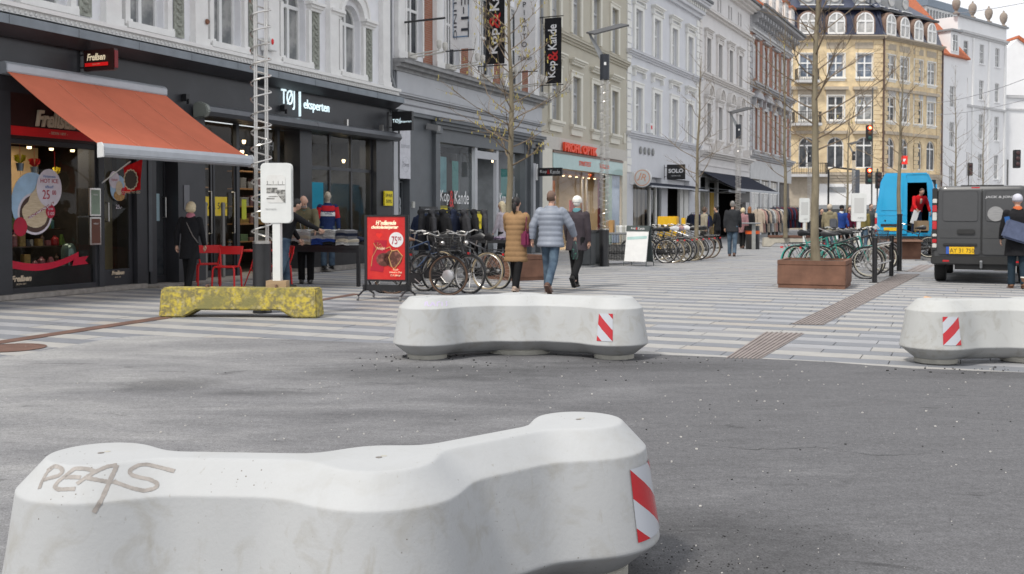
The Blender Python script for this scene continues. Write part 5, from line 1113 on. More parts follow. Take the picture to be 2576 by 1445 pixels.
for k in range(16): shared(('mod6',), lambda b: (b.box(-.14, -.75, .35, .14, 0, .62), b.box(-.12, -.45, .05, .12, 0, .35)), 'modillion', STN, b6, (24.9 + k * .86, 0, 14.5))
band(b6, 24.3, 38.6, 15.15, 15.5, 1.0, STN, 'cornice', 2); box_part(b6, 'gutter', MC['dark_gutter'], (24.2, -1.15, 15.5, 38.6, -.95, 15.65)); roof(b6, 24.4, 38.3, 15.6, 20.5, -.9, 4, RT)
for k in range(6):
    u = 25.5 + k * 2.3; q = box_part(b6, 'dormer', WTRIM, (u - .55, -.35, 15.9, u + .55, 1.6, 17.6)); box_part(b6, 'dormer_roof', RT, (u - .7, -.5, 17.6, u + .7, 2.6, 17.75)); window(b6, u, 16.1, 17.4, .8, glass='pale', tr=.6).location = (u, -.42, 16.1)
b = MB(); b.box(24.5, .1, 0, 38.2, .2, 3.9); b.build('dark_back', MC['room_taupe'], b6); box_part(b6, 'shop_pier', STL, *[(u, -.05, 0, u + .5, .15, 3.9) for u in (24.4, 27.4, 30.4, 33.4)]); box_part(b6, 'shop_frame', WTRIM, *[(u, 0, .3, u + .14, .1, 3.8) for u in (26, 29, 32)], (24.6, 0, 2.9, 34, .1, 3.0)); box_part(b6, 'shop_glass', GL['pale'], (24.9, .02, .4, 33.3, .05, 3.8)); box_part(b6, 'passage', MC['room_taupe'], (34.2, -.06, 0, 37.6, .0, 3.7))
# ---------- yellow brick corner building
GRY = mat('rough_stone', (.44, .38, .30), .85, var=.12, sc=3); SLATE = mat('navy_glazed_tiles', (.028, .034, .065), .22, var=.35, sc=5, bump=.4, bsc=9, stretch=(2, 2, .15)); QUO = YELB
def yellow_face(r, org, th, cols, L, front):
    t = thing('face', None, None, org, PI/2 - th)
    holes = []
    for c in cols: holes += [(c - .78, c + .78, 14.6, 16.9, False), (c - .78, c + .78, 10.5, 12.85, False), (c - .82, c + .82, 5.9, 8.1, True)]
    b = MB(); wall_holes(b, 0, L, 4.7, 18.3, holes, .3); b.build('wall', YELB, t, fix=False)
    for i, c in enumerate(cols):
        window(t, c, 14.6, 16.9, 1.56, glass='blue' if front else 'grey', tr=.62, bars=1, fw=.10, y=.1); window(t, c, 10.5, 12.85, 1.56, glass='grey' if i % 2 else 'dark', tr=.62, bars=1, fw=.10, y=.1); window(t, c, 5.9, 8.1, 1.64, True, glass='dark', fw=.10, y=.1)
        surround(t, c, 14.6, 16.9, 1.56, WTRIM, t=.12, d=.05, sill=.3); surround(t, c, 10.5, 12.85, 1.56, WTRIM, t=.12, d=.05, sill=.3)
        box_part(t, 'stone_hood', GRY, (c - 1.15, -.3, 13.45, c + 1.15, 0, 13.75)); box_part(t, 'stone_panel', STL if not front else GRY, (c - .95, -.04, 12.95, c + .95, 0, 13.45)); box_part(t, 'stone_hood', GRY, (c - 1.15, -.3, 9.2, c + 1.15, 0, 9.5)); box_part(t, 'stone_panel', GRY, (c - .95, -.03, 17.4, c + .95, 0, 18.0))
    band(t, 0, L, 18.3, 18.65, .5, GRY, 'cornice', 3); band(t, 0, L, 4.7, 5.5, .25, GRY, 'string_course', 3)
    qs = [0.05, L - .95] + ([L * .52] if not front else [])
    for q in qs: quoins(t, q, q + .9, 5.6, 18.2, .42, QUO, .07)
    b = MB(); b.add([(0, -.1, 18.65), (L, -.1, 18.65), (L, .9, 21.3), (0, .9, 21.3), (L, 3, 21.3), (0, 3, 21.3)], [(0,1,2,3), (3,2,4,5)]); b.build('mansard_roof', SLATE, t, fix=False)
    b = MB(); b.add([(-.1, .55, 21.3), (L + .1, .55, 21.3), (L, 9., 27), (0, 9., 27)], [(0,1,2,3)]); b.build('upper_roof', mat('navy_roof', (.035, .042, .075), .45, var=.2, sc=3), t, fix=False); box_part(t, 'roof_ledge', BLACK, (-.1, .35, 21.22, L + .1, .8, 21.42))
    for c in cols:
        def dm(b):
            n = 12; w = .98; hh = 1.35; P = [(-w, 0)] + [(-w * math.cos(PI * k / n), hh + w * math.sin(PI * k / n)) for k in range(n + 1)] + [(w, 0)]
            b.prism(P, 0, 1.6, axis='y')
        shared(('dm',), dm, 'dormer', mat('copper_dormer', (.20, .13, .10), .6, var=.2), t, (c, .02, 18.72)); w = window(t, c, 18.8, 20.05, 1.66, True, glass='pale', fw=.13); w.location = (c, -.06, 18.8)
    return t
yb = thing('yellow_brick_building', 'yellow brick corner building with a glossy navy mansard roof and arched dormers', 'building', (22.6, 100, 0))
C0 = Vector((35.75, 100, 0)); tha = math.atan2(44.3 - 35.75, 107 - 100); YL = 11.05
dd = Vector((math.sin(tha), math.cos(tha)))
colsA = []
for x in (2237, 2271.5, 2306, 2339):
    k = (x - CX) / F; colsA.append((k * C0.y - C0.x) / (dd.x - k * dd.y))
f1 = yellow_face(yb, (22.6, 100, 0), PI/2, [3.55, 5.9, 8.63, 11.4], 13.15, True)
for z, w in ((14.6, 1.1), (10.5, 1.35), (5.6, 2.0)):
    c = 5.7; box_part(f1, 'balcony_slab', STL, (c - w, -1., z - .55, c + w, 0, z - .3)); b = MB(); b.box(c - w + .05, -.97, z + .72, c + w - .05, -.92, z + .78)
    for k in range(int(w * 12)): x = c - w + .05 + k / 6.; b.box(x, -.96, z - .3, x + .03, -.93, z + .72)
    for s_ in (-1, 1): b.box(c + s_ * (w - .06) - .02, -.95, z + .72, c + s_ * (w - .06) + .02, 0, z + .78); [b.box(c + s_ * (w - .06) - .015, -.9 + q * .16, z - .3, c + s_ * (w - .06) + .015, -.87 + q * .16, z + .72) for q in range(6)]
    b.build('balcony_railing', BLACK, f1)
b = MB(); b.box(0, 0, 0, 13.15, .3, 4.7); b.build('ground_floor_wall', GRY, f1)
box_part(f1, 'white_fascia', WHITE, (6.8, -.12, 2.0, 13.1, -.02, 4.4)); box_part(f1, 'shop_window_strip', GL['dark'], (6.9, -.16, 1.1, 13.0, -.12, 1.9), (1.6, -.08, .2, 3.2, -.02, 3.4)); box_part(f1, 'grey_band', GREY, (6.8, -.18, 1.95, 13.1, -.12, 2.35), (8.0, -.18, 3.6, 9.6, -.12, 4.1)); box_part(f1, 'white_sign', WHITE, (.2, -.7, 2.6, 1.2, -.1, 4.5), (1.2, -.5, 3.6, 2.4, -.1, 4.3)); box_part(f1, 'door_opening', MC['black_room'], (2.6, -.06, 0, 4.2, .0, 3.0), (8.6, -.06, 0, 9.6, 0, 1.9))
f2 = yellow_face(yb, tuple(C0), tha, colsA, YL, False)
b = MB(); b.box(0, 0, 0, YL, .3, 4.7); b.build('ground_floor_wall', GRY, f2); box_part(f2, 'white_fascia', WHITE, (.5, -.12, 2.0, YL - .3, -.02, 4.2))
MB().tube([(0, -.12, 18.6), (0, -.12, 0)], .09, 8).build('downpipe', mat('brown_pipe', (.10, .06, .05), .6), f2); MB().tube([(YL, -.12, 18.6), (YL, -.12, 0)], .09, 8).build('downpipe', MC['brown_pipe'], f2)
for c in colsA[:3] + [YL * .9]: pass
for q, L_ in ((f1, 13.15), (f2, YL)):
    for c in ((6.3, 8.9, 11.6) if q is f1 else colsA[:3]):
        o = box_part(q, 'roof_window', GREY, (c - .7, 1.5, 21.9, c + .7, 3., 23.2)); MB().lathe([(.5, 0), (.55, .06), (.4, .1)], 20, axis='y').build('round_pane', GL['pale'], o, loc=(c, 1.40, 22.7)); box_part(q, 'white_flashing', WHITE, (c - .8, 1.15, 21.8, c + .8, 1.5, 21.9))
merge(f1, yb); merge(f2, yb)
r = thing('bank_sign', 'small red square sign with a white heart shape projecting from the yellow brick building', 'sign', at(2273, 403, 99.6)); MB().box(-.35, -.1, -.4, .35, .1, .4).build('sign_box', mat('sign_red', (.75, .03, .02), .5, emit=.3), r); MB().prism([(0, -.2), (.18, .02), (.1, .14), (0, .06), (-.1, .14), (-.18, .02)], -.13, -.11, axis='y').build('heart', WHITE, r)
# ---------- link building and tall white block
C1 = C0 + Vector((dd.x, dd.y, 0)) * YL
tw = math.atan2(9.3, 8.2); dw = Vector((math.sin(tw), math.cos(tw), 0))
WB = mat('bright_white_render', (.78, .78, .785), .8, var=.04, sc=.6)
Wl = Vector((45.4, 108.6, 0)); lk = facade('white_link_building', 'narrow white building with an orange roof squeezed beside the yellow corner building', Wl, tw, -1, 4.9, 0, 18.2, [(1.5 - .5, 1.5 + .5, 12.8, 15.0, False), (1., 2., 8.6, 11.2, False), (1., 2., 4., 6.6, False)], WB, back=6)
for z0, z1 in ((12.8, 15.), (8.6, 11.2), (4., 6.6)): window(lk, 1.5, z0, z1, 1.0, glass='grey', bars=1)
roof(lk, -1.2, 5.0, 18.2, 25.5, -.3, 6, RT); q = box_part(lk, 'dormer', WB, (.6, -.2, 18.3, 2.5, 2.5, 20.7)); window(lk, 1.5, 18.6, 20.4, 1.2, glass='grey').location = (1.5, -.26, 18.6); box_part(lk, 'dormer_roof', GREY, (.4, -.5, 20.7, 2.8, 3, 20.9))
Wo = Vector((49.35, 115., 0)); cw = [1.55, 4.6, 7.65, 10.7]
cw = []
for x in (2425, 2465, 2504):
    k = (x - CX) / F; cw.append((k * Wo.y - Wo.x) / (dw.x - k * dw.y))
wb = facade('tall_white_building', 'tall white rendered block with stone urns along its parapet', Wo, tw, 0, 12.4, 0, 23.4, [(c - .55, c + .55, z0, z1, False) for c in cw for z0, z1 in ((18.7, 20.9), (14.6, 16.8), (10.1, 12.9), (5.6, 8.4))], WB, back=14)
for c in cw:
    for z0, z1 in ((18.7, 20.9), (14.6, 16.8), (10.1, 12.9), (5.6, 8.4)): window(wb, c, z0, z1, 1.1, glass='grey' if c > 5 else 'dark', bars=1); shared(('ws',), lambda b: b.box(-.75, -.14, -.12, .75, 0, 0), 'sill', WB, wb, (c, 0, z0))
for u in (0, cw[0] + 1.55, cw[1] + 1.6, 11.9): box_part(wb, 'lesene', WHITE, (u, -.12, 0, u + .4, 0, 21.4))
band(wb, -.1, 12.5, 21.5, 21.9, .35, STL, 'cornice', 2); band(wb, 0, 12.4, 13.6, 13.8, .2, STL, 'string_course', 1); band(wb, -.1, 12.5, 23.4, 23.6, .25, GREY, 'parapet_coping', 1)
side = MB(); side.box(-6.5, 6, 18, 0, 6.4, 23.4); side.build('side_wall', WB, wb); box_part(wb, 'side_coping', GREY, (-6.6, 5.9, 23.4, 0.1, 6.5, 23.7)); 
b = MB(); b.box(.5, 4, 23.4, 11, 12, 25.2); b.build('rooftop_storey', WHITE, wb); box_part(wb, 'rooftop_roof', mat('blue_grey_roof', (.17, .21, .26), .6), (.2, 3.6, 25.2, 11.2, 12, 26.))
for k in range(14): box_part(wb, 'baluster', GREY, (.9 + k * .72, 3.85, 23.9, 1.15 + k * .72, 3.98, 24.9))
UR = mat('brown_stone_urn', (.27, .225, .19), .85, var=.2, sc=3)
for k, x in enumerate((2399, 2440, 2480.6, 2518)):
    kk_ = (x - CX) / F; u = (kk_ * Wo.y - Wo.x) / (dw.x - kk_ * dw.y); p = Wo + dw * u
    r = thing('roof_urn', 'large brown stone urn on the white parapet, %s' % ('leftmost, partly above the frame', 'second from the left', 'third from the left', 'rightmost, above the corner')[k], 'urn', (p.x + .1, p.y + .2, 23.6), 0, 'urns on the white parapet')
    MB().lathe([(.36, 0), (.36, .13), (.17, .22), (.15, .35), (.34, .65), (.44, 1.05), (.43, 1.35), (.3, 1.6), (.14, 1.72), (.1, 1.8)], 14).build('urn', UR, r, smooth=True); MB().ball((0, 0, 1.84), .11, 8).build('finial', UR, r)
lw = facade('low_white_building', 'lower white building with a flat parapet at the right edge', at(2527, 267, 124).xy.to_3d(), R(78), 0, 14, 0, 15.4, [(4.2, 5.6, 9.5, 12.), (4.2, 5.6, 3, 6)] and [(3.9, 5.3, 8.8, 11.4, False), (3.9, 5.3, 2.5, 5.2, False)], WB, back=8)
for z0, z1 in ((8.8, 11.4), (2.5, 5.2)): window(lw, 4.6, z0, z1, 1.4, glass='grey', frame=GREY)
band(lw, -.1, 14, 15.4, 15.7, .2, STL, 'coping', 1); band(lw, 0, 14, 13.9, 14.1, .12, STL, 'string_course', 1)
gb = thing('gabled_white_building', 'far white gable end with an orange tiled roof edge at the right border', 'building', at(2528, 480, 150).xy.to_3d()); b = MB(); b.prism([(-1, 0), (12, 0), (12, 19.5), (1.6, 26.9), (-4, 22.)], 0, 10, axis='y'); b.build('gable_wall', WB, gb); b = MB(); b.prism([(1.4, 26.9), (1.6, 27.3), (12.4, 20.0), (12.2, 19.5)], -.3, 10, axis='y'); b.build('roof', RT, gb)
# overhead wires
WR = mat('wire_grey', (.25, .25, .27), .6)
for k, (p, q) in enumerate(((at(2250, 40, 88), at(2600, 3, 60)), (at(2330, 290, 90), at(2600, 245, 70)), (at(2330, 262, 80), at(2600, 190, 60)))):
    b = MB(); b.tube([p.lerp(q, f / 10) + Vector((0, 0, -1.2 * (f / 10) * (1 - f / 10))) for f in range(11)], .018, 4); o = b.build('overhead_wire', WR); tag(o, ('thin overhead wire crossing the sky above the urns', 'lowest thin overhead wire before the white buildings', 'middle thin overhead wire before the white buildings')[k], 'wire')
# ================= STREET FURNITURE
def place(o, p, rz=0.): o.location = p; o.rotation_euler = (0, 0, rz); return o
# yellow lichen block
def lichen_mat():
    m = mat('lichen_concrete', (.20, .17, .075), .9, col2=(.52, .41, .06), thr=(.42, .62), sc=16, bump=.8, bsc=35); t = m.node_tree; b = t.nodes['Principled BSDF']; L = t.links
    tcn = _n(t, 'ShaderNodeTexCoord'); n = _n(t, 'ShaderNodeTexNoise'); n.inputs['Scale'].default_value = 14; n.inputs['Detail'].default_value = 8; L.new(tcn.outputs['Object'], n.inputs[0])
    r = _n(t, 'ShaderNodeValToRGB'); r.color_ramp.elements[0].position = .56; r.color_ramp.elements[1].position = .66; L.new(n.outputs['Fac'], r.inputs[0])
    x = _n(t, 'ShaderNodeMix', data_type='RGBA'); src = b.inputs['Base Color'].links[0].from_socket; L.new(r.outputs[0], x.inputs[0]); L.new(src, x.inputs[6]); x.inputs[7].default_value = (.40, .34, .16, 1)
    n2 = _n(t, 'ShaderNodeTexNoise'); n2.inputs['Scale'].default_value = 2.6; n2.inputs['Detail'].default_value = 5; L.new(tcn.outputs['Object'], n2.inputs[0]); r2 = _n(t, 'ShaderNodeValToRGB'); r2.color_ramp.elements[0].position = .5; r2.color_ramp.elements[1].position = .66; L.new(n2.outputs['Fac'], r2.inputs[0])
    y = _n(t, 'ShaderNodeMix', data_type='RGBA'); L.new(r2.outputs[0], y.inputs[0]); L.new(x.outputs[2], y.inputs[6]); y.inputs[7].default_value = (.21, .19, .07, 1); L.new(y.outputs[2], b.inputs['Base Color']); return m
def block(name, label, a, b_, h, dep, m, tap=.05, gap=.14, bev=.02):
    a = Vector(a); b_ = Vector(b_); d = b_ - a; L = d.length; r = thing(name, label, 'barrier', a, math.atan2(d.y, d.x)); t = tap
    q = MB(); P = [(0, 0), (.34, 0), (.52, gap), (L - .52, gap), (L - .34, 0), (L, 0), (L - .02, h), (.02, h)]
    n = len(P); vs = [(x, 0 + t * z / h, z) for x, z in P] + [(x, dep - t * z / h, z) for x, z in P]
    q.add(vs, [tuple(range(n)), tuple(range(2*n-1, n-1, -1))] + [(k, n+k, n+(k+1)%n, (k+1)%n) for k in range(n)]); q.build('body', m, r, bevel=bev)
    for x in (L * .28, L * .72): MB().tube([(x, dep*.5-.05, h-.01), (x, dep*.5-.04, h+.03), (x, dep*.5+.04, h+.03), (x, dep*.5+.05, h-.01)], .012, 6).build('lifting_hook', RUST, r)
    return r
block('concrete_block', 'low concrete block covered in yellow lichen, carrying the nearest white information stand', G(398, 799), G(798, 801), .40, .42, lichen_mat(), gap=.10)
# info stands
INFO = paint('stand_white', (.70, .71, .69), .4)
def rrect(w, h, r, n=5, cx=0, cz=0):
    P = []
    for sx, sz, a0 in ((1, 1, 0), (-1, 1, PI/2), (-1, -1, PI), (1, -1, 1.5*PI)):
        for k in range(n + 1): a = a0 + PI/2 * k / n; P.append((cx + sx * (w/2 - r) + r * math.cos(a), cz + sz * (h/2 - r) + r * math.sin(a)))
    return P
def stand(label, p, zb, zt, w, rz, pic, base=0.):
    r = thing('information_stand', label, 'sign', (p[0], p[1], base), rz, 'white information stands'); h = zt - zb; cz = (zb + zt) / 2 - base
    MB().prism(rrect(w, h, .06, 5, 0, cz), -.03, .0, axis='y').build('front_plate', INFO, r, bevel=.006); MB().prism(rrect(w, h, .06, 5, .0, cz), .045, .075, axis='y').build('back_plate', INFO, r, bevel=.006); MB().box(-.08, .0, cz - h*.4, .08, .045, cz + h*.4).build('core', GREY, r)
    MB().box(-.055, -.02, .02, .055, .09, zb - base + .02).build('post', INFO, r, bevel=.005)
    if pic:
        MB().prism(rrect(w * .62, h * .46, .05, 5, 0, cz + h * .07), -.034, -.031, axis='y').build('photo_print', mat('grey_print', (.62, .61, .58), .6, col2=(.74, .74, .72), sc=6), r)
        INK = mat('engraving_ink', (.10, .10, .095), .7, col2=(.42, .41, .38), sc=22, thr=(.4, .6))
        b = MB(); y = -.037; W_ = w * .3
        b.box(-W_, y, cz + h*.135, W_, y + .002, cz + h*.145); [b.box(x, y, cz + h*.14, x + .006, y + .002, cz + h*.20) for x in (-.12, -.04, .03, .09)]
        b.box(-W_, y, cz - .0, .02, y + .002, cz + h*.09); b.box(.02, y, cz - .02, W_, y + .002, cz + h*.055); b.add([(.03, y, cz - .03), (W_, y, cz - .03), (W_, y, cz - h*.16), (.10, y, cz - h*.14)], [(0,1,2,3)]); b.box(-W_, y, cz - h*.10, -.02, y + .002, cz - h*.08); b.box(-W_*.8, y, cz - h*.06, .03, y + .002, cz - h*.05)
        o = b.build('drawing_print', INK, r, fix=False); tag(o, kind='stuff'); lettering('Badstuegade', .03, mat('faint_ink', (.4, .4, .4), .7), r, (-.07, -.037, cz - h * .26), depth=.001)
    else:
        o = MB().box(-w*.33, -.035, cz - h*.2, w*.33, -.032, cz + h*.33).build('text_print', mat('faint_text', (.60, .60, .58), .7, col2=(.50, .50, .49), sc=60, stretch=(1, 1, 6)), r)
        lettering('INFO' if w < .45 else 'KORT', .08, MC['faint_ink'] if 'faint_ink' in MC else GREY, r, (.05, -.036, cz - h * .38), depth=.001)
    return r
stand('white information stand with a grey street drawing, standing on the lichen block', at(697, 720, 14.28), 1.4 + (541 - 562) * 14.28 / 2600, 1.4 + (541 - 411) * 14.28 / 2600, .43, R(-2), True, .39)
MB().box(-.14, -.06, 0, .14, .14, .10).build('wooden_wedge', mat('raw_wood', (.36, .25, .15), .8, var=.2, sc=5, stretch=(1, 1, 6)), [o for o in bpy.data.objects if o.name == 'information_stand'][0])
stand('small white information stand with a scribble at its foot, left of the planter tree', G(2023, 622).xy.to_3d(), 1.08, 2.13, .44, R(-5), False)
stand('white information stand right of the planter tree, rusty at its lower edge', at(2160, 600, 31.5).xy.to_3d(), 1.2, 2.06, .44, R(-5), False)
# lattice lamp posts
def lamp_post(label, p, top=False, rz=0., arm=True, h=5.75, hb=1.02):
    r = thing('lamp_post', label, 'street lamp', p, rz, 'lattice lamp posts with spiral steel rods'); rad = .13
    MB().lathe([(rad + .005, 0), (rad + .005, .02), (rad, .03), (rad, hb - .01), (rad - .01, hb)], 24).build('base_cylinder', BLACK, r, smooth=True); MB().lathe([(rad + .002, hb - .03), (rad + .004, hb), (rad - .02, hb + .01)], 24).build('steel_collar', STEEL, r, smooth=True)
    zt = h if top else 7.5
    for k in range(4):
        a = PI/4 + k * PI/2 + .2
        for s in (-.014, .014): MB().tube([((rad-.025)*math.cos(a) + s, (rad-.025)*math.sin(a), hb), ((rad-.025)*math.cos(a) + s, (rad-.025)*math.sin(a), zt)], .007 if top else .0100, 6).build('steel_rod', STEEL, r, smooth=True)
    zt = h - .66 if top else zt; b = MB(); turns = (zt - hb) / .235; n = int(turns * 16); b.tube([((rad+.012)*math.cos(2*PI*turns*k/n), (rad+.012)*math.sin(2*PI*turns*k/n), hb + .02 + (zt - hb - .04) * k / n) for k in range(n + 1)], .0075 if top else .0125, 5); b.build('spiral_rod', STEEL, r, smooth=True)
    if top:
        MB().lathe([(rad, h), (rad, h - .68), (rad - .02, h - .68)][::-1], 24).build('top_cylinder', mat('blue_black_paint', (.022, .026, .035), .4), r, smooth=True); MB().box(-.03, -rad - .004, h - .30, .03, -rad + .01, h - .22).build('number_tag', WHITE, r)
        b = MB(); b.add([(-.12, -.02, h - .15), (-.02, -.02, h - .02), (-.42, -.02, h + .62), (-.47, -.02, h + .62), (-.12, .02, h - .15), (-.02, .02, h - .02), (-.42, .02, h + .62), (-.47, .02, h + .62)], [(0,1,2,3), (7,6,5,4), (0,4,5,1), (1,5,6,2), (2,6,7,3), (3,7,4,0)]); b.build('bent_arm', GREY, r)
        b = MB(); q0 = Vector((-.50, .05, h + .60)); ql = Vector((.94, 0, .24)); qs = Vector((.19, -.34, -.10)); b.add([*(q0 + Vector((0, 0, e_)) + a_ for e_ in (-.02, .02) for a_ in (qs * 1, qs + ql, ql, ql * 0))], [(3,2,1,0), (4,5,6,7), (0,1,5,4), (1,2,6,5), (2,3,7,6), (3,0,4,7)]); b.build('lamp_head', mat('dark_panel', (.05, .05, .052), .5), r)
    return r
lamp_post('spiral lattice lamp post beside the red chairs, cut off by the top edge', G(660, 787), False)
lamp_post('spiral lattice lamp post with flat lamp head in front of the optician', G(1520, 670), True)
lamp_post('spiral lattice lamp post beside the man in the black coat', G(1856, 614), True)
lamp_post('spiral lattice lamp post just left of the planter tree', at(2035, 590, 72).xy.to_3d(), True)
lamp_post('far spiral lattice lamp post against the yellow building, right of the planter tree', at(2146, 582, 80).xy.to_3d(), True, h=6.3)
# bollards, rack posts
def bollard(label, p, h, rad=.055, group=None):
    r = thing('bollard', label, 'bollard', p, 0, group); MB().lathe([(rad, 0), (rad, h - .03), (rad * 1.12, h - .028), (rad * 1.12, h), (rad * .6, h + .006)], 18).build('post', BLACK, r, smooth=True); MB().lathe([(rad * 2.3, 0), (rad * 2.4, .006), (rad * 1.05, .012)], 18).build('base_plate', BLACK, r); return r
bollard('tall black bollard in front of the far brown planter', G(2262, 682), 1.42, .062)
RG = 'black posts of the cycle rack'
bollard('nearer black post of the cycle rack', G(2200, 711), .93, .05, RG); bollard('farther black post of the cycle rack', G(2242, 695), .93, .05, RG)
ra, rb_ = G(2200, 711), G(2242, 695); rk = thing('cycle_rack', 'galvanised cycle rack rails with hoops between the two black posts', 'bike rack', ra, math.atan2(rb_.y - ra.y, rb_.x - ra.x)); rl = (rb_ - ra).length
for z in (.36, .78): MB().tube([(-.0, 0, z), (rl, 0, z)], .018, 8).build('rail', STEEL, rk, smooth=True)
for k in range(6): MB().tube([(.2 + k * .42, .0, .36), (.2 + k * .42, .22, .22), (.2 + k * .42, .34, .42), (.2 + k * .42, .24, .66), (.2 + k * .42, 0, .74)], .009, 6).build('hoop', STEEL, rk, smooth=True)
# litter bin with round table
r = thing('litter_bin', 'black litter bin with an orange band and a round grey top', 'bin', G(1893, 627), 0); MB().lathe([(.27, 0), (.28, .03), (.28, .92), (.26, .95)], 22).build('bin_body', BLACK, r, smooth=True); MB().lathe([(.285, .62), (.29, .62), (.29, .75), (.285, .75)], 22).build('orange_band', mat('orange_band', (.8, .12, .02), .5), r); MB().lathe([(.05, 0), (.45, .0), (.47, .03), (.45, .05)], 24).build('round_top', GREY, r, loc=(-.15, 0, 1.03)); MB().box(-.10, -.32, 0, .05, -.27, 1.03).build('upright', mat('grey_upright', (.32, .32, .3), .6), r)
for k, (u, v) in enumerate(((1500, 668), (1475, 672))):
    r = thing('litter_bin', ('square dark litter bin right behind the white-hatted walker', 'square dark litter bin at the left, mostly behind the white-hatted walker')[k], 'bin', G(u, v), R(-24), 'square dark bins by the optician'); MB().box(-.2, -.2, .06, .2, .2, .92).build('bin_body', mat('dark_bin', (.035, .04, .045), .5), r, bevel=.02); MB().box(-.22, -.22, .92, .22, .22, .98).build('lid', BLACK, r, bevel=.01); MB().box(-.16, -.16, 0, .16, .16, .06).build('plinth', GREY, r)
# corten planters
def planter(label, a, b_, depth, h, cat='planter'):
    a, b_ = Vector(a), Vector(b_); d = b_ - a; L = d.length; r = thing('planter', label, cat, a, math.atan2(d.y, d.x))
    MB().box(.015, .015, 0, L - .015, depth - .015, .07).build('plinth', CORT, r); b = MB(); b.box(0, 0, .07, L, depth, h - .09); b.build('box_wall', CORT, r, bevel=.006); b = MB(); b.box(.0, .0, h - .085, L, .06, h); b.box(0, depth - .06, h - .085, L, depth, h); b.box(0, .06, h - .085, .06, depth - .06, h); b.box(L - .06, .06, h - .085, L, depth - .06, h); b.build('rim', CORT, r, bevel=.005)
    MB().box(.06, .06, h - .10, L - .06, depth - .06, h - .04).build('soil', mat('soil', (.07, .05, .035), .95, bump=1., bsc=20), r); return r, Vector((0, 0, 0))
planter('large brown rusted steel planter with a bare tree, nearest the drain', G(1955, 724), G(2127, 728.6), 1.35, .53)
planter('brown rusted steel planter behind the walkers, left of the optician', G(1295, 708), G(1385, 704), 1.3, .53)
r_, _ = planter('brown rusted steel planter with a bench ledge in front of the blue van', G(2212, 652), G(2317, 653), 1.3, .62)
MB().box(-.06, -.35, .56, 1.25, .0, .60).build('bench_ledge', mat('ledge_wood', (.22, .13, .09), .7), r_)
bt = block('concrete_bench', 'long pale concrete block with a brown timber seat, left of the far stand', G(1920, 621), G(2206, 622), .40, .5, mat('beige_concrete', (.42, .39, .33), .85, var=.15, sc=4), gap=.16); bt['category'] = 'bench'
for k in range(3): MB().box(.25, .02 + k * .15, .402, 4.55, .15 + k * .15, .50).build('seat_plank', mat('brown_timber', (.15, .07, .045), .7, var=.2, sc=3, stretch=(1, 6, 6)), bt)
# trees
BARK = mat('smooth_bark', (.20, .17, .115), .85, var=.3, sc=7, bump=.6, bsc=25, stretch=(1, 1, .35)); TWIG = mat('twig_bark', (.19, .145, .10), .85, var=.2); CAT = mat('yellow_catkins', (.46, .39, .12), .8, var=.2)
def tree(label, p, H, z0, rad, seed, catk=0, spread=1., dens=1., tilt=0.):
    rr = random.Random(seed); r = thing('bare_tree', label, 'tree', p, 0, 'bare young street trees'); N = 16; lead = []; x = y = 0.
    for k in range(N + 1):
        z = H * k / N; lead.append((x + tilt * z, y, z)); x += rr.gauss(0, .018); y += rr.gauss(0, .018)
    def Lp(z): f = z / H * N; k = min(int(f), N - 1); a, b = Vector(lead[k]), Vector(lead[k+1]); return a.lerp(b, f - k)
    def Lr(z): return rad * (1 - z / H) ** .95 * (1.25 if z < .1 else 1) + .006
    MB().tube(lead, [Lr(q[2]) for q in lead], 10).build('trunk', BARK, r, smooth=True)
    b = MB(); tips = []
    def branch(a, d, L, w, lev):
        n = 5 if lev == 0 else 3; pts = [a.copy()]; cur = a.copy(); dd_ = d.copy()
        for k in range(n):
            dd_ = (dd_ + Vector((rr.gauss(0, .13), rr.gauss(0, .13), rr.gauss(.06, .10)))).normalized(); cur = cur + dd_ * (L / n); pts.append(cur.copy())
        b.tube(pts, [w * (1 - .8 * k / n) for k in range(n + 1)], 5 if lev == 0 else 3, cap=False)
        for k in range(1, n + 1): tips.append(pts[k])
        if lev < 2:
            m = int((5 if lev == 0 else 2.5) * dens + rr.random())
            for _ in range(m):
                f = rr.uniform(.25, .95); k = min(int(f * n), n - 1); q = pts[k].lerp(pts[k+1], f * n - k); a2 = rr.uniform(0, 6.28); s = Vector((math.cos(a2), math.sin(a2), rr.uniform(-.2, .7)))
                branch(q, (dd_ * .8 + s * .75).normalized(), L * rr.uniform(.28, .5), w * .5, lev + 1)
    z = z0; a = rr.uniform(0, 6)
    while z < H * .97:
        f = (z - z0) / (H - z0); a += 2.4 + rr.gauss(0, .3); up = .35 + .9 * f + rr.gauss(0, .12); L = spread * (1.6 - 1.2 * f) * rr.uniform(.6, 1.15)
        branch(Lp(z), Vector((math.cos(a), math.sin(a), up)).normalized(), L, Lr(z) * .24 + .0035, 0); z += rr.uniform(.10, .20) / dens
    b.build('crown', TWIG, r, fix=False)
    if catk:
        c = MB()
        for _ in range(catk):
            q = rr.choice(tips); 
            if rr.random() < .25: continue
            L = rr.uniform(.04, .08); c.tube([q, q + Vector((rr.gauss(0, .006), rr.gauss(0, .006), -L))], rr.uniform(.007, .011), 4, cap=False)
        o = c.build('catkins', CAT, r, fix=False); tag(o, kind='stuff')
    return r
tree('bare tree with yellow catkins before the grey shop, behind the tan-coated woman', G(1282, 700).xy.to_3d() + Vector((0, .6, 0)), 8.6, 2.5, .085, 3, 700, 1.15, 1.1)
pc = (G(1955, 724) + G(2127, 728.6)) / 2 + pd * .65; pc.z = .45
tree('bare tree growing from the large brown planter', pc, 8.6, 2.2, .078, 12, 60, 1.2, 1.2)
tree('slender bare tree behind the middle row of bicycles', G(1752, 655), 6.3, 2.3, .07, 21, 0, 1.1, .8)
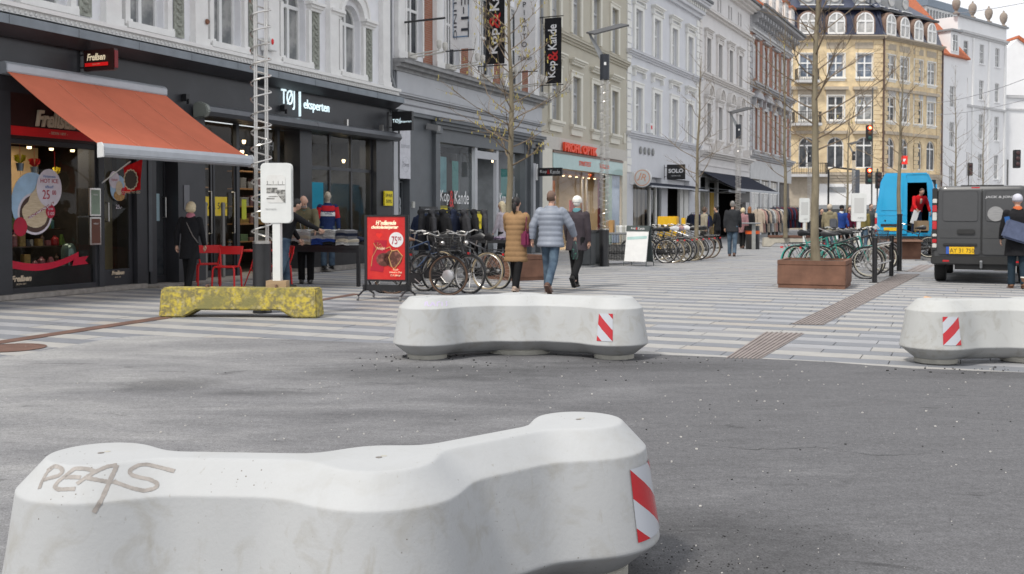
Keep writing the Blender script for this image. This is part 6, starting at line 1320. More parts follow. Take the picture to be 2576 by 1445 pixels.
tree('bare tree rising from the timber seat of the concrete bench', at(1976, 600, 45.3).xy.to_3d() + Vector((0, 0, .4)), 9.5, 2.6, .08, 33, 0, 1.4, .8)
tree('bare tree in the planter in front of the blue van', at(2262, 640, 34.2).xy.to_3d() + Vector((0, 0, .5)), 6.4, 2.3, .075, 41, 0, 1.25, .9)
tree('thin distant bare tree between the two far information stands', at(2129, 590, 62).xy.to_3d(), 8, 2.4, .09, 52, 0, 1.1, .6)
tree('small distant bare tree behind the dark van, left one', at(2404, 590, 70).xy.to_3d(), 11.5, 3, .075, 61, 0, 1.5, .6)
tree('small distant bare tree behind the dark van, right one', at(2470, 590, 78).xy.to_3d(), 10.5, 3, .075, 67, 0, 1.6, .6)
# traffic lights
def signal(label, p, zs, side=0, dark=False, ph=None):
    r = thing('traffic_light', label, 'traffic light', p, 0); MB().tube([(.0, 0, 0), (0, 0, ph or max(zs) + 1.1)], .05, 8).build('pole', mat('signal_pole', (.10, .10, .10), .5), r)
    for z in zs:
        h = MB().box(-.45 + side, -.35, z, -.10 + side, -.05, z + 1.05).build('signal_head', BLACK, r, bevel=.03)
        for k, (m_, nm) in enumerate(((mat('dark_lens', (.05, .02, .02), .4) if dark else mat('red_lamp', (1, .03, .01), .5, emit=5.), 'red_light'), (mat('amber_core', (.12, .05, .015), .5) if not dark else mat('dark_lens', (.05, .02, .02), .4), 'amber_light'), (mat('green_off', (.01, .06, .05), .4) if not dark else mat('dark_lens', (.05, .02, .02), .4), 'green_light'))):
            MB().ball((-.275 + side, -.36, z + .86 - k * .32), (.125, .05, .125), 12).build(nm, m_, h)
        if not dark: MB().ball((-.275 + side, -.40, z + .86), (.07, .03, .07), 8).build('light_core', mat('yellow_core', (1, .6, .15), .5, emit=9.), h)
    return r
signal('traffic light pole with two red lights in front of the yellow building', at(2192, 590, 66).xy.to_3d(), (3.35, 5.95 + .1), 0, ph=9.5)
signal('dark unlit signal head beside the red lights, seen from behind', at(2206, 590, 67).xy.to_3d(), (3.1,), .27, True, 4.4)
signal('dark signal on a pole above the dark van, at the right', at(2533, 560, 60).xy.to_3d(), (4.1,), .70, True, 4.6)
signal('small dark signal far behind the blue van', at(2435, 590, 85).xy.to_3d(), (4.6,), .3, True, 5.7)
r = thing('street_lamp', 'far black street lamp with a curved arm above the white stand', 'street lamp', at(2083, 590, 85).xy.to_3d()); MB().tube([(0, 0, 0), (0, 0, 5.1), (.5, 0, 5.3), (2.2, 0, 5.1)], .08, 6).build('pole', BLACK, r); MB().box(2., -.2, 3.0, 2.5, .2, 5.1).build('hanging_sign_box', mat('dark_blue_grey_box', (.08, .09, .11), .5), r)
# A-boards
pa, pb = G(905, 752), G(1042, 755); r = thing('poster_stand', 'red chocolate poster in a black wheeled frame, price 75,00', 'sign', (pa + pb) / 2, math.atan2(pb.y - pa.y, pb.x - pa.x)); L = .92; y = 0
for s in (-1, 1):
    MB().box(s * .37 - .018, -.02, .14, s * .37 + .018, .02, 1.40).build('upright', BLACK, r); MB().tube([(s * .37, -.34, .07), (s * .37, -.1, .15), (s * .37, .1, .15), (s * .37, .34, .07)], .016, 6).build('foot', BLACK, r)
    for q in (-.34, .34): MB().lathe([(.035, -.012), (.035, .012)], 12, c=(s * .37, q, .037), axis='x').build('caster', mat('caster_grey', (.22, .22, .22), .5), r)
MB().box(-.42, -.02, .14, .42, .02, .24).build('cross_bar', BLACK, r); fr = MB(); [fr.box(*q) for q in ((-.365, -.035, .30, -.335, -.005, 1.40), (.335, -.035, .30, .365, -.005, 1.40), (-.335, -.035, .30, .335, -.005, .33), (-.335, -.035, 1.37, .335, -.005, 1.40))]; fr.build('poster_frame', BLACK, r)
MB().box(-.335, -.025, .33, .335, -.01, 1.37).build('poster', mat('poster_red', (.56, .015, .02), .35, col2=(.68, .04, .03), sc=9), r); yy = -.028
lettering('Håndlavede', .1, CRML2, r, (0, yy, 1.27), depth=.002, fit=(.36, .075), shear=.25, bold=.004); lettering('chokoladehjerter', .1, CRML2, r, (-.02, yy, 1.19), depth=.002, fit=(.48, .075), shear=.25, bold=.004)
MB().lathe([(.125, -.030), (.125, -.026)], 28, c=(.18, 0, .99), axis='y').build('price_disc', WHITE, r); lettering('75', .1, CRR, r, (.15, -.033, .98), depth=.002, fit=(.10, .13)); lettering('00', .1, CRR, r, (.24, -.033, 1.01), depth=.002, fit=(.06, .06))
HRT = lambda s, cx, cz: [(cx + s * .0625 * 16 * math.sin(t)**3 / 1., cz + s * .0625 * (13*math.cos(t) - 5*math.cos(2*t) - 2*math.cos(3*t) - math.cos(4*t))) for t in [2*PI*k/26 for k in range(26)]]
MB().prism(HRT(.055, -.12, 1.06), -.028, -.026, axis='y').build('heart_print', mat('bright_red_print', (.78, .03, .02), .4), r)
b = MB(); b.prism([(-.28, .48), (-.05, .45), (.02, .98), (-.20, .98)], -.029, -.0265, axis='y'); b.build('gift_box_print', mat('dark_red_print', (.42, .01, .03), .4), r)
for cx, cz, s in ((-.04, .66, .11), (.12, .68, .14)): MB().prism([(cx + s * math.cos(t) * (1.15 if cx > 0 else 1.2), cz + s * math.sin(t)) for t in [2*PI*k/20 for k in range(20)]], -.032, -.0295, axis='y').build('chocolate_print', mat('chocolate_print', (.10, .035, .025), .4, col2=(.25, .09, .07), sc=18, thr=(.48, .6)), r)
MB().tube([(.0, -.032, .84), (.07, -.032, .87), (.10, -.032, .80), (.05, -.032, .70), (.09, -.032, .56), (.14, -.032, .50), (.24, -.032, .62), (.29, -.032, .72), (.20, -.032, .82), (.10, -.032, .80)], .008, 4).build('gold_ribbon_print', mat('gold_print', (.62, .38, .15), .4), r); MB().tube([(-.16, -.032, .84), (-.22, -.032, .93), (-.14, -.032, .94), (-.17, -.032, .84), (-.10, -.032, .92), (-.06, -.032, .86), (-.16, -.032, .84), (-.24, -.032, .70), (-.26, -.032, .55)], .006, 4).build('gold_bow_print', MC['gold_print'], r)
MB().prism(HRT(.09, .17, .45), -.033, -.031, axis='y').build('heart_print', MC['bright_red_print'], r); lettering('Kun', .05, CRML2, r, (.17, -.035, .50), depth=.001, shear=.2, fit=(.09, .035)); lettering('Valentins Dag', .05, CRML2, r, (.17, -.035, .45), depth=.001, shear=.2, fit=(.22, .035)); lettering('d. 14. februar', .05, CRML2, r, (.17, -.035, .405), depth=.001, shear=.2, fit=(.18, .035))
lettering('Min Kærlighed', .05, CRML2, r, (-.09, -.033, .84), depth=.001, shear=.3, fit=(.14, .06))
pa, pb = G(1574, 668), G(1640, 670); r = thing('pavement_sign', 'white A-board with a dark header on the striped street, beside the middle row of bicycles', 'sign', (pa + pb) / 2, math.atan2(pb.y - pa.y, pb.x - pa.x)); dg = mat('dark_green_grey', (.06, .075, .075), .5)
for s in (1, -1):
    T = Matrix.Rotation(R(-11) * s, 4, 'X') @ Matrix.Translation((0, 0, 0)); o_ = .22 * s
    b = MB(); b.M = Matrix.Translation((0, -o_, .12)) @ T; b.box(-.33, -.012, 0, .33, .012, .98); b.build('board', WHITE if s > 0 else dg, r); b = MB(); b.M = Matrix.Translation((0, -o_, .12)) @ T; b.box(-.35, -.02, .84, .35, .016, 1.0); b.build('header', dg, r)
    b = MB(); b.M = Matrix.Translation((0, -o_, .12)) @ T; b.tube([(-.34, 0, -.12), (-.34, 0, 0)], .012, 6).tube([(.34, 0, -.12), (.34, 0, 0)], .012, 6).tube([(-.34, 0, 0), (.34, 0, 0)], .012, 6); b.build('leg_frame', dg, r)
Mx = Matrix.Translation((0, -.22, .12)) @ Matrix.Rotation(R(-11), 4, 'X') @ Matrix.Translation((0, -.024, .92)); e = (Mx @ Matrix.Rotation(PI/2, 4, 'X')).to_euler(); 
for t_, x, w, m_ in (('Kop', -.13, .14, LETW), ('&', -.03, .05, LETR), ('Kande', .11, .20, LETW)): lettering(t_, .1, m_, r, tuple((Mx @ Vector((x, 0, 0)))), tuple(e), depth=.002, fit=(w, .07))
b = MB(); b.M = Matrix.Translation((0, -.22, .12)) @ Matrix.Rotation(R(-11), 4, 'X'); b.add([(-.30, -.015, .60), (.30, -.015, .64), (.30, -.015, .72), (-.30, -.015, .68)], [(0,1,2,3)]); b.build('teal_stripe_print', mat('pale_teal', (.42, .60, .58), .5), r, fix=False)
# red cafe chairs and table
def cafe_chair(label, p, rz):
    r = thing('cafe_chair', label, 'chair', p, rz, 'red metal cafe chairs'); b = MB()
    for k in range(7): y0 = -.18 + k * .056; MB().box(-.19, y0, .435 - .006 * abs(k - 3), .19, y0 + .048, .447 - .006 * abs(k - 3)).build('seat_slat', RED, r)
    for z0, z1 in ((.655, .71), (.72, .80)): MB().box(-.225, .230, z0 - .005, .225, .25, z1 + .005).build('back_slat', RED, r, bevel=.004)
    for s in (-1, 1): MB().tube([(s * .17, .16, .44), (s * .20, .21, .60), (s * .225, .25, .80)], .017, 8).build('back_post', RED, r, smooth=True)
    for s in (-1, 1):
        for q in (-1, 1): MB().tube([(s * .14, q * .17, .43), (s * .19, q * .18, .415), (s * .205, q * .19, .36), (s * .215, q * .21, 0)], .018, 8).build('leg', RED, r, smooth=True)
    MB().tube([(-.19, -.18, .42), (.19, -.18, .42), (.19, .18, .42), (-.19, .18, .42)], .011, 6, closed=True).build('seat_frame', RED, r); return r
cafe_chair('red metal cafe chair seen from behind, nearest the lichen block', G(571, 728), R(170) + PI + R(6)); cafe_chair('red metal cafe chair on the far left, partly behind the nearer red chair', G(525, 718), R(140) + R(60)); cafe_chair('red metal cafe chair mostly hidden by the black lamp post base', G(703, 724), R(-70))
r = thing('cafe_table', 'small round red metal table behind the red chairs', 'table', G(650, 722)); MB().lathe([(.33, .69), (.35, .70), (.35, .72), (.33, .725)], 28).build('table_top', RED, r, smooth=True)
for a in (0, PI/2, PI, 1.5*PI): MB().tube([(.06*math.cos(a), .06*math.sin(a), .70), (.20*math.cos(a+1), .20*math.sin(a+1), .35), (.28*math.cos(a), .28*math.sin(a), 0)], .012, 6).build('leg', RED, r, smooth=True)
# clothes table, racks, mannequin
ta, tb = G(722, 716), G(903, 722); TZ = math.atan2(tb.y - ta.y, tb.x - ta.x); tt = thing('sales_table', 'black table heaped with folded jumpers outside the clothes shop', 'table', ta, TZ); L = (tb - ta).length
MB().box(0, 0, .74, L, .75, .80).build('table_top', BLACK, tt); [MB().box(x, y, .0, x + .06, y + .06, .74).build('leg', BLACK, tt) for x in (0, L - .06) for y in (0, .69)]; MB().box(.0, .02, .66, L, .06, .74).build('apron', BLACK, tt)
KN = [cloth('knit_%s' % n_, c) for n_, c in (('navy', (.02, .026, .05)), ('cream', (.50, .45, .36)), ('grey', (.20, .20, .21)), ('black', (.02, .02, .022)), ('blue', (.03, .07, .28)), ('pale', (.48, .48, .47)), ('olive', (.09, .085, .06)), ('charcoal', (.05, .05, .055)))]
NM = ['navy', 'cream', 'grey', 'black', 'blue', 'pale', 'olive', 'charcoal']
def folded(w, dp, h, seed):
    rr_ = random.Random(seed); b = MB(); n = 9
    for q in range(2):
        P = []
        for k in range(n + 1):
            f = k / n; P.append((-w/2 + w * f, h * (.42 + .5 * q) + .018 * math.sin(PI * f) + rr_.gauss(0, .002)))
        bot = [(x, z - h * .42) for x, z in P[::-1]]; b.prism(P + bot, rr_.uniform(-.01, .01), dp, axis='y')
    return b
k = 0
for j in range(5):
    base = .80
    for lv in range(5):
        mi = rr.choice([1, 3, 1, 5, 4, 5] if lv < 2 else [0, 1, 5, 2, 0, 5]); o = folded(.29, .40, .062, k).build('folded_jumper', KN[mi], bevel=.01, smooth=True)
        M = tt.matrix_basis @ Matrix.Translation((.15 + j * .29 + rr.uniform(-.02, .02), -.03, base)) @ Matrix.Rotation(rr.uniform(-.12, .12), 4, 'Z'); o.matrix_world = M; base += .058; k += 1
        tag(o, '%s folded jumper, %s in the %s front pile on the sales table' % (NM[mi], ('lowest', 'second', 'third', 'fourth', 'topmost')[lv], ('leftmost', 'second', 'middle', 'fourth', 'rightmost')[j]), 'jumper', 'folded jumpers on the sales table')
for j in range(4):
    mi = [0, 1, 3, 0][j]; b = MB(); rr_ = random.Random(j); 
    for q in range(5): b.ball((rr_.uniform(-.1, .1), rr_.uniform(-.08, .08), .04 + q * .02), (rr_.uniform(.09, .14), rr_.uniform(.07, .12), .05), 8)
    me = remesh(b.mesh('crumpled_jumper', KN[mi]), .012, 3); me.materials.append(KN[mi]) if not me.materials else None; o = link('crumpled_jumper', me); o.matrix_world = tt.matrix_basis @ Matrix.Translation((.35 + j * .32, .52, .80)); tag(o, 'crumpled %s jumper on the back half of the sales table, %s' % (NM[mi], ('under the bending man\'s hands', 'left of the middle', 'right of the middle', 'at the right end')[j]), 'jumper')
def garment(m, w=.46, h=.85, sleeve=True, hood=False, seed=0):
    b = MB(); rr_ = random.Random(seed); t = .05 + rr_.random() * .03
    b.tube([(0, 0, -h), (0, 0, -h * .6), (0, 0, -.16), (0, 0, -.05), (0, 0, 0)], [(t, w*.46), (t*.9, w*.42), (t, w*.44), (t*.8, w*.30), (t*.5, w*.12)], 12)
    if sleeve:
        for s in (-1, 1): b.tube([(s*w*.36, 0, -.10), (s*w*.52, .0, -.35), (s*w*.54, .02, -.72)], [.055, .05, .04], 8)
    if hood: b.ball((0, .02, .02), (w*.2, .09, .08), 8)
    return b
def coat_rack(label, a, b_, h, cols, gs=.8, n=None, hood=False, along=True):
    a, b_ = Vector(a), Vector(b_); d = b_ - a; L = d.length; rz = math.atan2(d.y, d.x); r = thing('clothes_rack', label, 'clothes rack', a, rz)
    for x in (0, L): MB().tube([(x, 0, 0), (x, 0, h)], .015, 8).build('upright', BLACK, r); MB().tube([(x, -.25, .05), (x, .25, .05)], .014, 6).build('foot', BLACK, r)
    MB().tube([(0, 0, h), (L, 0, h)], .014, 8).build('rail', BLACK, r); n = n or int(L / .12)
    for k in range(n):
        c = cols[k % len(cols)]; x = .06 + (L - .12) * k / max(1, n - 1); key = ('g', c, k % 4, gs, hood)
        if key not in SC_: SC_[key] = remesh(garment(KN[c] if isinstance(c, int) else c, .46 * gs / .8, gs, True, hood, k).mesh('garment', KN[c] if isinstance(c, int) else c), .025, 1)
        o = link('hanging_coat', SC_[key]); o.matrix_world = r.matrix_basis @ Matrix.Translation((x, 0, h - .06)) @ Matrix.Rotation((PI/2 if not hood else .9) + random.uniform(-.25, .25) * (1 if not hood else 3), 4, 'Z')
        nm = NM[c] if isinstance(c, int) else c.name.replace('_', ' ')
        f_ = k / max(1, n - 1); tag(o, '%s garment %s of the %s' % (nm, 'at the left end' if k == 0 else 'at the right end' if k == n - 1 else 'left' if f_ < .34 else 'middle' if f_ < .67 else 'right', label.split(',')[0]), 'coat', 'garments on the ' + label.split(',')[0])
    return r
CB = [cloth('dark_denim_blue', (.025, .035, .07)), cloth('beige_wool', (.42, .35, .28)), cloth('rose_wool', (.40, .25, .22)), cloth('burgundy_wool', (.10, .015, .02)), cloth('grey_wool', (.14, .145, .15))]
coat_rack('black coat rack behind the red poster', W1(10.2, 2.5), W1(12.0, 2.3), 1.52, [3, 0, 3, 0, 7], .9, 9)
coat_rack('coat rack beside the red poster', W1(10.8, 1.9), W1(12.9, 1.6), 1.50, [CB[0], 0, CB[0]], .95, 8)
coat_rack('hooded jacket rack behind the bicycles', at(1056, 700, 22.5).xy.to_3d(), at(1225, 700, 23.5).xy.to_3d(), 1.5, [3, 7, 3, 0, 7], .95, 7, True)
coat_rack('boutique rack of dark clothes', W2(6.6, 1.2), W2(9.8, 1.2), 1.5, [0, CB[3], 4, 7, CB[0]], .8, 16)
coat_rack('pale coat rack far down the street', at(1905, 590, 50).xy.to_3d(), at(1962, 590, 54).xy.to_3d(), 1.75, [CB[1], CB[2], 7, CB[1], CB[4], 5], 1.15, 12)
coat_rack('dark coat rack beyond the concrete bench', at(1945, 590, 58).xy.to_3d(), at(2010, 590, 60).xy.to_3d(), 1.9, [0, CB[3], CB[0], CB[3], 7], 1.2, 12)
r = thing('rack_header', 'black header board with small lettering above the coat rack', 'sign', W1(12.3, 1.3), PI/2 - TH1); MB().box(-.5, -.02, 1.45, .5, .02, 1.62).build('board', BLACK, r); MB().tube([(-.45, 0, 0), (-.45, 0, 1.45)], .015, 6).build('post', BLACK, r); MB().tube([(.45, 0, 0), (.45, 0, 1.45)], .015, 6).build('post', BLACK, r); lettering('LINDBERGH', .1, LETW, r, (0, -.024, 1.53), depth=.002, fit=(.5, .06))
MB().tube([(.45, .1, 1.35), (-.45, .1, 1.35)], .014, 6).build('rail', STEEL, r)
r = thing('display_table', 'low black table with patterned purple textiles behind the bicycles', 'table', at(1235, 700, 23).xy.to_3d(), R(-20)); MB().box(-.5, -.3, .78, .5, .3, .84).build('table_top', BLACK, r); [MB().box(x, y, 0, x + .05, y + .05, .78).build('leg', BLACK, r) for x in (-.5, .45) for y in (-.3, .25)]
for k in range(4): o = place(folded(.24, .3, .06, 90 + k).build('folded_textile', mat('patterned_textile', (.08, .05, .10), .9, col2=(.42, .34, .45), sc=40, thr=(.45, .55)), bevel=.01), r.location + Vector((-.36 + k * .24, -.1, .84 + .0)), R(-20)); tag(o, 'patterned purple folded textile on the low black table', 'textile', 'purple textiles on the low table')
r = thing('yellow_cabinet', 'yellow cabinet standing behind the middle row of bicycles', 'cabinet', at(1680, 640, 35.5).xy.to_3d(), R(-20)); MB().box(-.32, -.2, .15, .34, .2, 1.35).build('body', mat('warm_yellow', (.72, .42, .01), .5), r, bevel=.02); MB().box(-.25, -.21, .3, .25, -.2, 1.0).build('front_print', mat('dark_print', (.10, .08, .03), .5, col2=(.72, .42, .01), sc=4), r); MB().box(.50, -.2, .75, .62, .0, 1.3).build('side_case', MC['warm_yellow'], r)
r = thing('wire_basket_stand', 'grey wire basket stand filled with kitchen goods beside the black lamp base', 'display', at(1556, 668, 29.5).xy.to_3d(), R(-20)); b = MB()
for k in range(13): b.box(-.45 + k * .075, -.25, .1, -.442 + k * .075, -.24, .85); b.box(-.45 + k * .075, .24, .1, -.442 + k * .075, .25, .85)
for z in (.1, .35, .6, .84): b.box(-.46, -.26, z, .46, -.245, z + .012)
o = b.build('wire_sides', BLACK, r); tag(o, kind='stuff'); MB().box(-.43, -.22, .12, .43, .22, .55).build('contents', mat('dark_contents', (.04, .04, .045), .8, col2=(.2, .2, .2), sc=20), r); MB().box(-.38, -.2, .85, .38, .2, .90).build('tray', GREY, r)
MB().box(-.36, -.1, .90, -.14, .1, 1.25).build('wooden_crate', mat('crate_wood', (.42, .24, .09), .7), r)
for k in range(5): MB().lathe([(.05, 0), (.07, .16), (.06, .2)], 10).build('pot', WHITE if k % 2 else MC['ivory'], r, loc=(-.02 + k * .09, 0, .90))
# ================= BICYCLES
BK = {}
def wheel_parts(tyre, rim, r=.34):
    k = (tyre.name, rim.name)
    if k not in BK:
        n = 32; t = MB(); t.tube([(r*math.cos(2*PI*i/n), 0, r*math.sin(2*PI*i/n)) for i in range(n)], .019, 6, closed=True)
        q = MB(); q.tube([((r-.024)*math.cos(2*PI*i/n), 0, (r-.024)*math.sin(2*PI*i/n)) for i in range(n)], (.013), 5, closed=True)
        s = MB()
        for i in range(24):
            a = 2*PI*i/24; b_ = a + (.35 if i % 2 else -.35); sd_ = .028 if i % 4 < 2 else -.028
            s.tube([(.022*math.cos(b_), sd_, .022*math.sin(b_)), ((r-.03)*math.cos(a), 0, (r-.03)*math.sin(a))], .0018, 3, cap=False)
        h = MB(); h.lathe([(.018, -.05), (.03, -.03), (.03, .03), (.018, .05)], 10, axis='y')
        BK[k] = (t.mesh('tyre', tyre, True), q.mesh('rim', rim, True), s.mesh('spokes', STEEL), h.mesh('hub', STEEL, True))
    return BK[k]
T_BLK = mat('black_tyre', (.025, .025, .027), .85); T_TAN = mat('tan_tyre', (.36, .29, .19), .8); T_BRN = mat('brown_tyre', (.13, .08, .055), .85); RIMB = mat('black_rim', (.03, .03, .03), .4); CREAMR = mat('cream_rim', (.60, .56, .45), .5)
def bike(label, rear, front, fm, tyre=T_BLK, rim=STEEL, saddle=BLACK, basket=None, rack=True, step=False, group=None, lean=.05, hubmotor=False, guard=None, cover=None, lamp=False, bars=0):
    """rear, front = ground points under the two hubs"""
    rear, front = Vector(rear), Vector(front); d = front - rear; c = (rear + front) / 2; rz = math.atan2(d.y, d.x); r = thing('bicycle', label, 'bicycle', (c.x, c.y, 0), rz, group)
    r.rotation_euler = (lean, 0, rz); R_ = .34; x0, x1 = -.53, .53; rearb = (x0, 0, R_); headt = (x1 - .22, 0, .92); headb = (x1 - .16, 0, .70); bb = (-.07, 0, .28); seat = (-.24, 0, .82); fk = (x1, 0, R_)
    for x in (x0, x1):
        t, q, s, h = wheel_parts(tyre, rim); w = link('wheel', t, r, (x, 0, R_)); w.rotation_euler = (0, random.uniform(0, 1), 0); link('rim', q, w); link('hub', h, w); o = link('spokes', s, w)
    def tb(name, pts, rad, m, n=8, par=r): return MB().tube(pts, rad, n).build(name, m, par, smooth=True)
    f = MB()
    if step: f.tube([headb, (.12, 0, .42), bb], .017, 8); f.tube([headt, (.06, 0, .52), (-.13, 0, .42)], .015, 8)
    else: f.tube([headb, bb], .017, 8); f.tube([headt, (-.215, 0, .74)], .015, 8)
    f.tube([bb, seat], .015, 8); f.tube([headb, headt], .019, 8)
    for s in (-.055, .055): f.tube([(bb[0], s * .4, bb[2]), (x0, s, R_)], .009, 6); f.tube([(-.20, s * .3, .72), (x0, s, R_)], .008, 6)
    f.build('frame', fm, r, smooth=True); tb('fork', [headb, (x1 - .08, 0, .50), (x1 - .005, 0, R_)], .013, fm)
    tb('seat_post', [seat, (-.28, 0, .95)], .013, STEEL); sm = cover or saddle
    b = MB(); b.tube([(-.44, 0, .965), (-.36, 0, .985), (-.24, 0, .975), (-.12, 0, .965), (-.08, 0, .955)], [(.02, .05), (.035, .085), (.03, .06), (.022, .026), (.012, .014)], 10); sd_ = b.build('saddle', sm, r, smooth=True)
    if cover: sd_.scale = (1.05, 1.25, 1.02)
    hb = MB(); hb.tube([headt, (headt[0] - .02, 0, 1.02)], .013, 8); X = headt[0] - .02
    if bars: hb.tube([(X - .02, -.28, 1.02), (X + .06, -.18, 1.03), (X + .07, 0, 1.03), (X + .06, .18, 1.03), (X - .02, .28, 1.02)], .012, 8)
    else: hb.tube([(X - .20, -.27, 1.06), (X - .02, -.24, 1.10), (X + .05, -.10, 1.04), (X + .05, .10, 1.04), (X - .02, .24, 1.10), (X - .20, .27, 1.06)], .012, 8)
    hbo = hb.build('handlebar', STEEL, r, smooth=True)
    for s in (-1, 1): MB().tube([(X - .21, s*.272, 1.058), (X - .11, s*.258, 1.08)] if not bars else [(X - .03, s*.285, 1.02), (X + .03, s*.20, 1.028)], .017, 8).build('grip', DARK, hbo)
    for x, a0, a1 in ((x0, 20, 195), (x1, 10, 165)):
        g = MB(); n = 14; g.tube([(x + (R_+.03)*math.cos(R(a0+(a1-a0)*k/n)), 0, R_ + (R_+.03)*math.sin(R(a0+(a1-a0)*k/n))) for k in range(n+1)], (.026, .006), 6); g.build('mudguard', guard or fm, r, smooth=True)
    cg = MB(); cg.prism([(-.60, .30), (-.50, .40), (.02, .38), (.08, .28), (0, .19), (-.5, .26)], -.075, -.055, axis='y'); cg.build('chain_guard', BLACK, r, bevel=.01)
    cr = MB(); cr.lathe([(.085, -.052), (.09, -.045)], 18, c=(-.07, 0, .28), axis='y'); cr.tube([(-.07, -.07, .28), (.06, -.08, .17)], .008, 6); cr.tube([(-.07, .07, .28), (-.20, .08, .39)], .008, 6); co = cr.build('crank', STEEL, r)
    for q in ((.07, -.12, .165), (-.21, .12, .395)): MB().cb(q, (.09, .08, .02)).build('pedal', DARK, co)
    if rack:
        b = MB()
        for s in (-.06, 0, .06): b.tube([(-.36, s, .74), (-.86, s, .74)], .006, 5)
        b.tube([(-.80, -.06, .74), (-.86, -.06, .74), (-.86, .06, .74), (-.80, .06, .74)], .006, 5)
        for s in (-.065, .065): b.tube([(-.78, s, .74), (x0, s, R_)], .006, 5)
        b.build('luggage_rack', BLACK, r); MB().cb((-.88, 0, .66), (.03, .07, .04)).build('rear_light', RED, r)
    MB().tube([(-.16, .03, .26), (-.22, .14, .01)], .008, 6).build('kick_stand', STEEL, r)
    if lamp: b = MB(); b.ball((x1 - .10, 0, .90), (.05, .04, .045), 10); b.build('headlamp', STEEL, r, smooth=True)
    if hubmotor: MB().lathe([(.05, -.055), (.10, -.04), (.10, .04), (.05, .055)], 20, c=(x1, 0, R_), axis='y').build('hub_motor', mat('silver_hub', (.55, .55, .56), .35, .6), r, smooth=True)
    if basket:
        x, w = (x1 + .02, .2) if basket != 'rear' else (-.62, .17); z0 = .78; b = MB(); m_ = mat('basket_wire', (.025, .025, .025), .5)
        P = [(-w*.8, -.14), (w*.8, -.14), (w*.8, .14), (-w*.8, .14)]; Q = [(-w, -.19), (w, -.19), (w, .19), (-w, .19)]
        for i in range(4):
            a, e = P[i], P[(i+1)%4]; c_, g_ = Q[i], Q[(i+1)%4]
            for k in range(7): f = k / 7; b.tube([(x + a[0]+(e[0]-a[0])*f, a[1]+(e[1]-a[1])*f, z0), (x + c_[0]+(g_[0]-c_[0])*f, c_[1]+(g_[1]-c_[1])*f, z0 + .24)], .004, 3, cap=False)
            for k in range(6): f = k / 5; A_ = Vector((x + a[0], a[1], z0)).lerp(Vector((x + c_[0], c_[1], z0 + .24)), f); B_ = Vector((x + e[0], e[1], z0)).lerp(Vector((x + g_[0], g_[1], z0 + .24)), f); b.tube([A_, B_], .004 if f < 1 else .008, 3, cap=False)
        b.quad(*[(x + p[0], p[1], z0) for p in P]); o = b.build('basket', m_, r, fix=False); tag(o, kind='stuff')
    return r
FBK = paint('black_frame', (.02, .02, .022), .3); FTE = paint('teal_frame', (.03, .30, .25), .35); FSI = mat('silver_frame', (.45, .45, .46), .35, .5); FGR = paint('grey_frame', (.12, .12, .13), .35); FBL = paint('dark_blue_frame', (.02, .04, .09), .35); FGN = paint('green_frame', (.04, .20, .13), .4)
G1 = 'bicycles parked outside the grey shop'
def fg(u, v): return G(u, v)
bike('black step-through bicycle with a white front hub motor, brown saddle and front basket', G(1130, 742) + Vector((-1.04, .28, 0)), G(1130, 742), FBK, T_BRN, RIMB, mat('brown_leather', (.15, .08, .05), .6), 'front', step=True, group=G1, hubmotor=True, lamp=True)
bike('black bicycle with bright silver rims, second from the poster stand', G(1180, 739) + Vector((-.86, .62, 0)), G(1180, 739), FBK, T_BLK, STEEL, group=G1, lamp=True, lean=-.04)
bike('black bicycle with tan tyres and a black saddle, its rear wheel towards the street', G(1225, 728), G(1225, 728) + Vector((-.90, .56, 0)), FBK, T_TAN, STEEL, group=G1, lean=.06)
bike('dark bicycle with pale rims nearest the woman in the tan coat', G(1254, 727), G(1254, 727) + Vector((-.80, .70, 0)), FGR, T_BLK, CREAMR, group=G1, lean=-.05)
bike('dark blue bicycle behind the red poster stand', G(1000, 742) + Vector((-.3, .4, 0)), G(1075, 735) + Vector((.2, .35, 0)), FBL, T_BLK, STEEL, group=G1, saddle=BLACK, rack=False)
bike('black bicycle with a rear basket standing in the back of the cluster', G(1165, 728) + Vector((-.25, .5, 0)), G(1165, 728) + Vector((-1.2, .9, 0)), FBK, T_BLK, RIMB, group=G1, basket='rear', lean=.03)
G2 = 'bicycles in the middle row before the boutique'
WHC = cloth('white_saddle_cover', (.75, .75, .76)); BLC = mat('patterned_cover', (.10, .16, .42), .8, col2=(.6, .3, .12), sc=12)
row = [(1694, 661, FBK, T_TAN, STEEL, None, {'bars': 1}, 'black bicycle with tan tyres at the left end of the middle row'), (1713, 660, FBK, T_BLK, CREAMR, WHC, {}, 'bicycle with a white saddle cover and a small orange reflector, second in the middle row'),
       (1727, 657, FGR, T_BLK, STEEL, BLC, {}, 'grey bicycle with a blue patterned saddle cover in the middle row'), (1742, 656, FBK, T_TAN, CREAMR, WHC, {'guard': CREAMR}, 'bicycle with a cream mudguard and white saddle cover in the middle row'),
       (1757, 654, FSI, T_BLK, STEEL, None, {}, 'silver bicycle with bright rims in the middle row'), (1773, 651, FBK, T_BRN, STEEL, None, {'basket': 'rear'}, 'black bicycle with a rear basket near the right end of the middle row'),
       (1786, 649, FBK, T_BRN, CREAMR, None, {}, 'dark bicycle with brown tyres at the right end of the middle row'), (1676, 662, FBK, T_BLK, STEEL, None, {'bars': 1}, 'black bicycle half hidden by the white pavement sign')]
for k, (u, v, fm, ty, ri, cv, kw, lb) in enumerate(row): bike(lb, G(u, v), G(u, v) + Vector((-.98, .44 + .05 * (k % 3), 0)), fm, ty, ri, cover=cv, group=G2, lean=(-.06, .05, .03)[k % 3], **kw)
G3 = 'bicycles at the rack behind the large planter'
